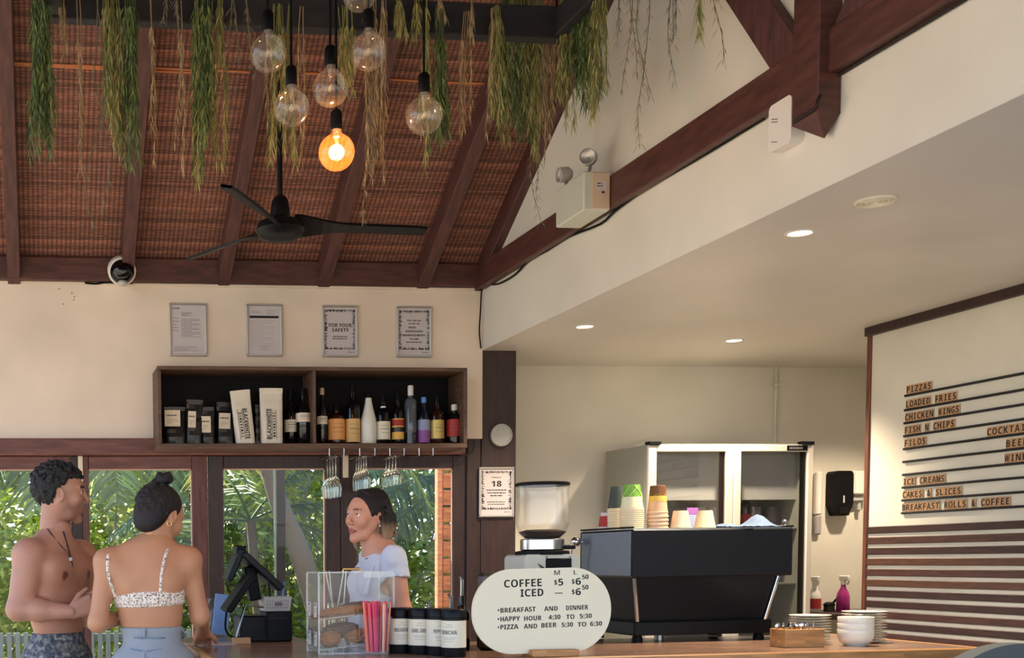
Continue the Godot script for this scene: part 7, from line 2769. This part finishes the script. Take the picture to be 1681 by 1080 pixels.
	for q in [[ls, le], [rs, rs + (le - ls) * Vector3(1, 1, -1)]]:
		sn.cap(at.call(622, 908, 0), q[0] + Vector3(0, -0.004, 0), 0.044, 0.044, 0.04)
		sn.cap(q[0], q[0].lerp(q[1], 0.55), 0.047, 0.058, 0.03)
		var hem: Vector3 = q[0].lerp(q[1], 0.36)
		sn.ell(hem + Vector3(0, -0.045, 0.01), Vector3(0.08, 0.05, 0.08), Basis(), 0.004, true)
	# folds pulled from the shoulder
	for e in [[[634, 905, 0.2], [628, 950, 0.17]], [[650, 902, 0.22], [662, 926, 0.22]], [[612, 930, 0.2], [600, 975, 0.18]], [[640, 900, 0.2], [644, 922, 0.23]]]:
		sn.cap(at.call(e[0][0], e[0][1], e[0][2] - 0.035), at.call(e[1][0], e[1][1], e[1][2] - 0.035), 0.01, 0.014, 0.02)
	sn.ell(at.call(606, 880, 0.01), Vector3(0.07, 0.062, 0.07), B, 0.01, true)
	sn.slab(Vector3.UP, 0.93, 1.6)
	var so := new_skin()
	sn.mesh(so, func(_p: Vector3) -> Color: return Color.WHITE)
	var shirt := put_mesh(skin_mesh(so, base), "t_shirt", M.cloth_white, t)
	var pts := []
	for p in [[598, 918], [601.5, 917], [605, 915.5]]:
		var d := ray(p[0], p[1])
		pts.append(sn.hit(EYE, d, 4.8, 5.5) - d.normalized() * 0.001 - base)
	var st := tool()
	tube(st, pts, 0.002, 5)
	put(st, "chest_mark", M.ink_grey, shirt)
	st = tool()
	ball(st, hc + H * Vector3(0.082, -0.038, -0.006) * 0.95 - base, Vector3(0.005, 0.005, 0.005), Basis(), 10, 8)
	put(st, "earring", M.paper, t)
	# trousers
	var tn := Net.new(Vector3(base.x - 0.3, 0.08, z - 0.3), Vector3(base.x + 0.3, 1.02, z + 0.3), 0.014)
	tn.ell(hips, Vector3(0.172, 0.146, 0.126), B, 0.06)
	for q in [-1.0, 1.0]:
		var k: Vector3 = hips + right * 0.085 * q + Vector3(0, -0.46, 0)
		tn.cap(hips + right * 0.08 * q, k, 0.097, 0.065, 0.04)
		tn.cap(k, Vector3(k.x, 0.12, k.z), 0.066, 0.055, 0.03)
	tn.slab(Vector3.UP, 0.1, 0.99)
	var to := new_skin()
	tn.mesh(to, func(_p: Vector3) -> Color: return Color.WHITE)
	put_mesh(skin_mesh(to, base), "trousers", M.grey_fabric, t)

# ================================================================= outdoors
func leaf_blade(st: SurfaceTool, p: Vector3, d: Vector3, l: float, w: float, col: Color, fold := 0.3) -> void:
	var side := d.cross(Vector3(rng.randf_range(-1, 1), rng.randf_range(-0.4, 1), rng.randf_range(-1, 1))).normalized()
	var nn := side.cross(d).normalized()
	var mid := p + d * l * 0.45 - nn * w * fold
	var tip := p + d * l
	st.set_color(col.srgb_to_linear())
	tri(st, p, mid + side * w * 0.5 + nn * w * fold, mid, nn, nn, nn)
	tri(st, mid, mid + side * w * 0.5 + nn * w * fold, tip, nn, nn, nn)
	tri(st, p, mid, mid - side * w * 0.5 + nn * w * fold, nn, nn, nn)
	tri(st, mid, tip, mid - side * w * 0.5 + nn * w * fold, nn, nn, nn)

func shrub(label: String, at: Vector3, size: Vector3, count: int, l: float, pal: Array, group := "") -> void:
	var t := thing("shrub", label, "shrub", at, 0.0, group)
	var st := tool()
	for i in 5:
		var a := TAU * i / 5.0
		tube(st, [Vector3(cos(a) * 0.05, 0, sin(a) * 0.05), Vector3(cos(a) * size.x * 0.3, size.y * 0.5, sin(a) * size.z * 0.3), Vector3(cos(a) * size.x * 0.45, size.y * 0.9, sin(a) * size.z * 0.4)], [0.02, 0.012, 0.004], 5)
	put(st, "branches", M.bark, t)
	st = tool()
	for i in count:
		var p := Vector3(rng.randf_range(-1, 1), rng.randf_range(0.02, 1), rng.randf_range(-1, 1))
		var bulge := 0.55 + 0.45 * sin(PI * clampf(p.y * 0.9 + 0.1, 0, 1))
		p = Vector3(p.x * size.x * 0.5 * bulge, p.y * size.y, p.z * size.z * 0.5 * bulge)
		var d := Vector3(rng.randf_range(-1, 1), rng.randf_range(-0.6, 0.6), rng.randf_range(-1, 1)).normalized()
		leaf_blade(st, p, d, l * rng.randf_range(0.6, 1.3), l * 0.42, (pal[rng.randi() % pal.size()] as Color).lerp(pal[0], rng.randf() * 0.5))
	var f := put(st, "foliage", M.tree_leaf, t)
	f.set_meta("kind", "stuff")

func palm_frond(st: SurfaceTool, a: Vector3, dir: Vector3, length: float, droop: float, leaflet: float, pal: Array, spread := 1.0) -> void:
	var pts := []
	var p := a
	var d := dir.normalized()
	var n := 26
	for i in n:
		pts.append(p)
		p += d * (length / n)
		d = (d + Vector3(0, -droop / n, 0)).normalized()
	st.set_color((pal[0] as Color).srgb_to_linear())
	var rad := []
	for i in n:
		rad.append(lerpf(0.014, 0.003, i / float(n)))
	tube(st, pts, rad, 5, false)
	for i in range(3, n):
		var t: Vector3 = (pts[i] - pts[i - 1]).normalized()
		var sd := t.cross(Vector3.UP).normalized()
		for s in [-1.0, 1.0]:
			for k in 2:
				var b: Vector3 = pts[i] - t * (length / n) * 0.5 * k
				var ld: Vector3 = (t * 0.55 + sd * s * spread + Vector3(0, rng.randf_range(-0.5, 0.05), 0)).normalized()
				var ll := leaflet * sin(PI * clampf(i / float(n) * 0.85 + 0.12, 0.0, 1.0)) * rng.randf_range(0.85, 1.1)
				var w := 0.026
				var nn := ld.cross(sd * s + t * 0.2).normalized()
				var wd := nn.cross(ld).normalized() * w * 0.5
				var c := b + ld * ll * 0.5
				var tip := b + ld * ll + Vector3(0, -ll * 0.18, 0)
				st.set_color((pal[rng.randi() % pal.size()] as Color).srgb_to_linear())
				var nu := Vector3.UP if nn.y >= 0.0 else nn
				tri(st, b - wd * 0.4, b + wd * 0.4, c + wd, nn, nn, nn)
				tri(st, b - wd * 0.4, c + wd, c - wd, nn, nn, nn)
				tri(st, c - wd, c + wd, tip, nn, nn, nn)

func palm(label: String, at: Vector3, height: float, lean: Vector3, fronds: Array, pal: Array, thick := 0.1) -> void:
	var t := thing("palm_tree", label, "palm", at)
	var st := tool()
	var top := Vector3(lean.x, height, lean.z)
	var pts := []
	for i in 12:
		var u := i / 11.0
		pts.append(Vector3(lean.x * pow(u, 1.6), height * u, lean.z * u * u))
	var rad := []
	for i in 12:
		rad.append(thick * (1.15 - 0.3 * i / 11.0) * (1.0 + 0.06 * (i % 2)))
	tube(st, pts, rad, 14)
	put(st, "trunk", M.bark, t)
	for f in fronds:
		st = tool()
		palm_frond(st, top, f[0], f[1], f[2], f[3], pal)
		put(st, "frond", M.tree_leaf, t)

func build_outside() -> void:
	var st := tool()
	span(st, Vector3(-30, -0.3, -40), Vector3(40, -0.16, 30))
	put(st, "soil", M.ground_sand, structure("ground", "sunlit sandy garden ground"))
	st = tool()
	span(st, Vector3(-9, -0.16, -9.3), Vector3(6.2, -0.02, -7.9))
	put(st, "paving", M.concrete, structure("terrace", "pale paving strip behind the doors"))
	rng.seed = 900
	var green := [Color(0.52, 0.57, 0.17), Color(0.62, 0.65, 0.24), Color(0.4, 0.48, 0.15)]
	var frond := [Color(0.28, 0.38, 0.24), Color(0.36, 0.46, 0.3), Color(0.22, 0.31, 0.2)]
	# shrubs beyond the terrace
	shrub("sunlit lime-green shrub seen through the door behind the two customers", Vector3(0.55, -0.16, -11.2), Vector3(1.5, 3.1, 1.3), 5200, 0.1, green)
	shrub("bright green shrub seen through the door beside the shirtless man", Vector3(-0.6, -0.16, -11.6), Vector3(1.8, 2.2, 1.3), 4200, 0.1, green)
	shrub("mixed green bush behind the dark-haired customer's shoulder", Vector3(1.55, -0.16, -12.3), Vector3(1.7, 2.9, 1.3), 4200, 0.11, green)
	shrub("small lime-green bush below the fan palm at the till", Vector3(2.25, -0.16, -12.6), Vector3(1.2, 3.2, 1.0), 3000, 0.11, green)
	shrub("dark bush behind the leaning palm trunk", Vector3(3.4, -0.16, -12.4), Vector3(2.2, 3.0, 1.4), 4200, 0.11, green)
	shrub("dark glossy bush behind the barista", Vector3(4.6, -0.16, -11.0), Vector3(1.9, 3.2, 1.4), 4600, 0.1, green)
	shrub("low dark bush at the foot of the timber clad pillar", Vector3(3.75, -0.16, -9.9), Vector3(1.1, 1.5, 0.7), 2200, 0.08, green)
	# tall hedge closing the view
	for i in 9:
		shrub("tall dense hedge bush closing off the garden", Vector3(-2.6 + i * 1.4, -0.16, -14.6 - 0.9 * (i % 2)), Vector3(1.7, 5.0 + 0.5 * (i % 3), 1.0), 5200, 0.2, green, "hedge bushes closing off the garden")
	# added tree, crown out of view, to shade the garden behind till and barista
	var big := thing("added_shade_tree", "tall broad-leaved tree added with its crown out of view to shade the garden", "tree", Vector3(2.9, -0.16, -13.6))
	st = tool()
	tube(st, [Vector3.ZERO, Vector3(0.05, 2.5, 0), Vector3(0.0, 5.2, 0.1), Vector3(-0.1, 6.6, 0.1)], [0.2, 0.16, 0.13, 0.06], 12)
	for i in 6:
		var an := TAU * i / 6.0
		tube(st, [Vector3(0, 4.2 + 0.2 * i, 0), Vector3(cos(an) * 1.2, 5.6, sin(an) * 0.9), Vector3(cos(an) * 2.2, 6.4, sin(an) * 1.6)], [0.08, 0.05, 0.02], 7)
	put(st, "trunk", M.bark, big)
	st = tool()
	for i in 13000:
		var q := Vector3(rng.randfn(), rng.randfn(), rng.randfn()).normalized() * pow(rng.randf(), 0.45)
		var pp := Vector3(-0.4, 6.4, 0.0) + q * Vector3(2.7, 1.7, 2.4)
		leaf_blade(st, pp, Vector3(rng.randf_range(-1, 1), rng.randf_range(-0.8, 0.2), rng.randf_range(-1, 1)).normalized(), 0.26 * rng.randf_range(0.7, 1.2), 0.13, green[rng.randi() % 3])
	put(st, "foliage", M.tree_leaf, big).set_meta("kind", "stuff")
	# palms
	var lt := thing("leaning_palm", "leaning grey-trunked palm seen through the door by the till", "palm", Vector3(2.75, -0.16, -9.7))
	st = tool()
	var way := []
	for q in [[585, 1215], [548, 1090], [516, 985], [500, 930], [484, 885], [466, 848], [452, 808], [440, 768], [428, 720], [418, 660]]:
		way.append(onz(q[0], q[1], -9.7) - lt.position)
	way[0] = Vector3(0, 0, 0)
	var girth := []
	for i in way.size():
		girth.append(lerpf(0.1, 0.058, i / 9.0) * (1.0 + 0.05 * (i % 2)))
	tube(st, curve(way, 1), girth, 14)
	put(st, "trunk", M.bark, lt)
	for f in [[Vector3(0.8, 0.2, 0.3), 2.0], [Vector3(-0.8, 0.25, 0.1), 2.0], [Vector3(0.2, 0.3, -0.8), 2.0], [Vector3(-0.3, 0.3, 0.7), 1.8]]:
		st = tool()
		palm_frond(st, way[9], f[0], f[1], 2.1, 0.6, green)
		put(st, "frond", M.tree_leaf, lt)
	palm("pale blue-green fan palm drooping outside the customers' door", Vector3(0.3, -0.16, -9.6), 2.95, Vector3(0.1, 0, 0), [[Vector3(0.5, 0.1, 0.35), 1.5, 3.2, 0.5], [Vector3(-0.6, 0.12, 0.3), 1.7, 3.0, 0.55], [Vector3(-0.95, 0.2, 0.1), 1.9, 2.6, 0.55], [Vector3(0.15, 0.1, 0.5), 1.4, 3.6, 0.5], [Vector3(-0.3, 0.1, 0.5), 1.5, 3.4, 0.5], [Vector3(0.8, 0.15, 0.1), 1.6, 2.8, 0.5]], frond, 0.07)
	palm("dark feathery palm behind the till screens", Vector3(2.0, -0.16, -10.7), 1.9, Vector3(-0.1, 0, 0), [[Vector3(0.9, 0.5, 0.2), 1.6, 1.6, 0.5], [Vector3(-0.8, 0.55, 0.2), 1.5, 1.6, 0.5], [Vector3(0.5, 0.8, 0.2), 1.5, 1.7, 0.5], [Vector3(-0.35, 0.8, 0.3), 1.4, 1.7, 0.5], [Vector3(0.9, 0.1, 0.3), 1.5, 1.4, 0.5], [Vector3(-0.9, 0.1, 0.3), 1.4, 1.2, 0.5]], frond, 0.045)
	palm("dark feathery palm behind the barista's head", Vector3(3.95, -0.16, -10.6), 2.2, Vector3(0.05, 0, 0), [[Vector3(-0.9, 0.35, 0.3), 1.8, 1.6, 0.6], [Vector3(0.9, 0.4, 0.2), 1.5, 1.6, 0.55], [Vector3(-0.6, 0.7, 0.3), 1.7, 1.9, 0.6], [Vector3(0.3, 0.8, 0.3), 1.5, 1.8, 0.55], [Vector3(-0.9, 0.0, 0.3), 1.6, 1.2, 0.5], [Vector3(0.6, 0.05, 0.5), 1.3, 1.4, 0.5]], frond, 0.08)
	palm("small sunlit palm beside the dark-haired customer", Vector3(0.95, -0.16, -9.9), 1.35, Vector3.ZERO, [[Vector3(-0.7, 0.7, 0.3), 1.0, 1.8, 0.4], [Vector3(0.7, 0.7, 0.2), 1.0, 1.8, 0.4], [Vector3(0.1, 0.9, 0.3), 1.0, 1.9, 0.4], [Vector3(-0.9, 0.3, 0.3), 0.9, 1.4, 0.4], [Vector3(0.9, 0.3, 0.3), 0.9, 1.4, 0.4]], frond, 0.05)
	# dark steel post and timber clad pillar of the terrace
	var a := onz(452.5, 800, -8.5)
	var b := onz(467, 800, -8.5)
	var t := thing("veranda_post", "dark square veranda post outside the door by the till", "post", Vector3((a.x + b.x) * 0.5, -0.02, -8.5))
	st = tool()
	span(st, Vector3(-(b.x - a.x) * 0.5, 0, -0.035), Vector3((b.x - a.x) * 0.5, 2.85, 0.035), 0.004)
	put(st, "shaft", M.post_dark, t)
	st = tool()
	span(st, Vector3(-0.07, 0, -0.07), Vector3(0.07, 0.012, 0.07))
	put(st, "foot_plate", M.post_dark, t)
	st = tool()
	tube(st, [Vector3(-(b.x - a.x) * 0.5 - 0.012, 0, 0.03), Vector3(-(b.x - a.x) * 0.5 - 0.012, 2.85, 0.03)], 0.009, 8)
	put(st, "downpipe", M.fence_grey, t)
	a = onz(716, 800, -8.2)
	b = onz(748, 800, -8.2)
	t = thing("clad_pillar", "orange timber-clad pillar of stacked boards outside the last door", "pillar", Vector3(a.x, -0.02, -8.2))
	for i in 26:
		st = tool()
		box(st, Vector3(0.17, 0.061 + i * 0.118, 0), Vector3(0.26, 0.104, 0.05), Basis(Vector3.RIGHT, 0.12), 0.006)
		put(st, "board", M.cladding, t)
	st = tool()
	span(st, Vector3(0.0, 0, -0.03), Vector3(0.035, 3.08, 0.035), 0.003)
	put(st, "corner_board", M.cladding, t)
	# low slatted garden fence
	var fx0 := onz(-40, 1040, -8.9).x
	for run in [[-3.2, 1.3, "grey slatted garden fence beyond the glazed doors", -8.95]]:
		t = thing("garden_fence", run[2], "fence", Vector3(run[0], -0.02, run[3]))
		var len: float = run[1] - run[0]
		var n := int(len / 0.06)
		for i in n:
			st = tool()
			box(st, Vector3(i * 0.06, 0.46, 0), Vector3(0.034, 0.9, 0.02), Basis(), 0.003)
			put(st, "slat", M.fence_grey, t)
		for y in [0.12, 0.86]:
			st = tool()
			span(st, Vector3(-0.03, y - 0.03, -0.04), Vector3(len, y + 0.03, -0.012), 0.003)
			put(st, "rail", M.fence_grey, t)

func _ready() -> void:
	# ---- camera
	view = Basis.from_euler(Vector3(deg_to_rad(-3.66730792), deg_to_rad(-6.92917254), deg_to_rad(-0.71820825)), EULER_ORDER_YXZ)
	var cam := Camera3D.new()
	cam.name = "camera"
	add_child(cam)
	cam.transform = Transform3D(view, EYE)
	var near := 0.1
	cam.set_frustum(1080.0 / FOCAL * near, Vector2((840.5 - PPX) / FOCAL * near, (PPY - 540.0) / FOCAL * near), near, 200.0)
	cam.current = true
	# ---- sky, sun and exposure
	var sky_m := ProceduralSkyMaterial.new()
	sky_m.sky_top_color = Color(0.50, 0.66, 0.88)
	sky_m.sky_horizon_color = Color(0.86, 0.89, 0.90)
	sky_m.ground_horizon_color = Color(0.70, 0.69, 0.66)
	sky_m.ground_bottom_color = Color(0.5, 0.48, 0.44)
	sky_m.sky_energy_multiplier = 1.0
	sky_m.ground_energy_multiplier = 1.0
	var sky := Sky.new()
	sky.sky_material = sky_m
	var env := Environment.new()
	env.background_mode = Environment.BG_SKY
	env.sky = sky
	env.background_energy_multiplier = 1.0
	env.tonemap_mode = Environment.TONE_MAPPER_LINEAR
	env.tonemap_exposure = 4.25
	env.sdfgi_enabled = true
	env.ssao_enabled = true
	env.ssil_enabled = true
	var we := WorldEnvironment.new()
	we.name = "world"
	we.environment = env
	add_child(we)
	var sun := DirectionalLight3D.new()
	sun.name = "sun"
	sun.light_color = Color(1.0, 0.95, 0.86)
	sun.light_energy = 1.8
	sun.light_angular_distance = 0.6
	sun.shadow_enabled = true
	add_child(sun)
	sun.look_at_from_position(Vector3(-5, 9, -7.5), Vector3.ZERO)
	make_materials()
	build_shell()
	build_menu()
	build_counter()
	build_wall_things()
	build_fridge()
	build_alcove_things()
	build_machine()
	build_grinder()
	build_sign()
	build_tins()
	build_straws()
	build_case()
	build_till()
	build_crockery()
	build_pendants()
	build_fan()
	build_plants()
	build_gable_things()
	build_downlights()

	build_man()
	build_customer()
	build_barista()

	build_outside()
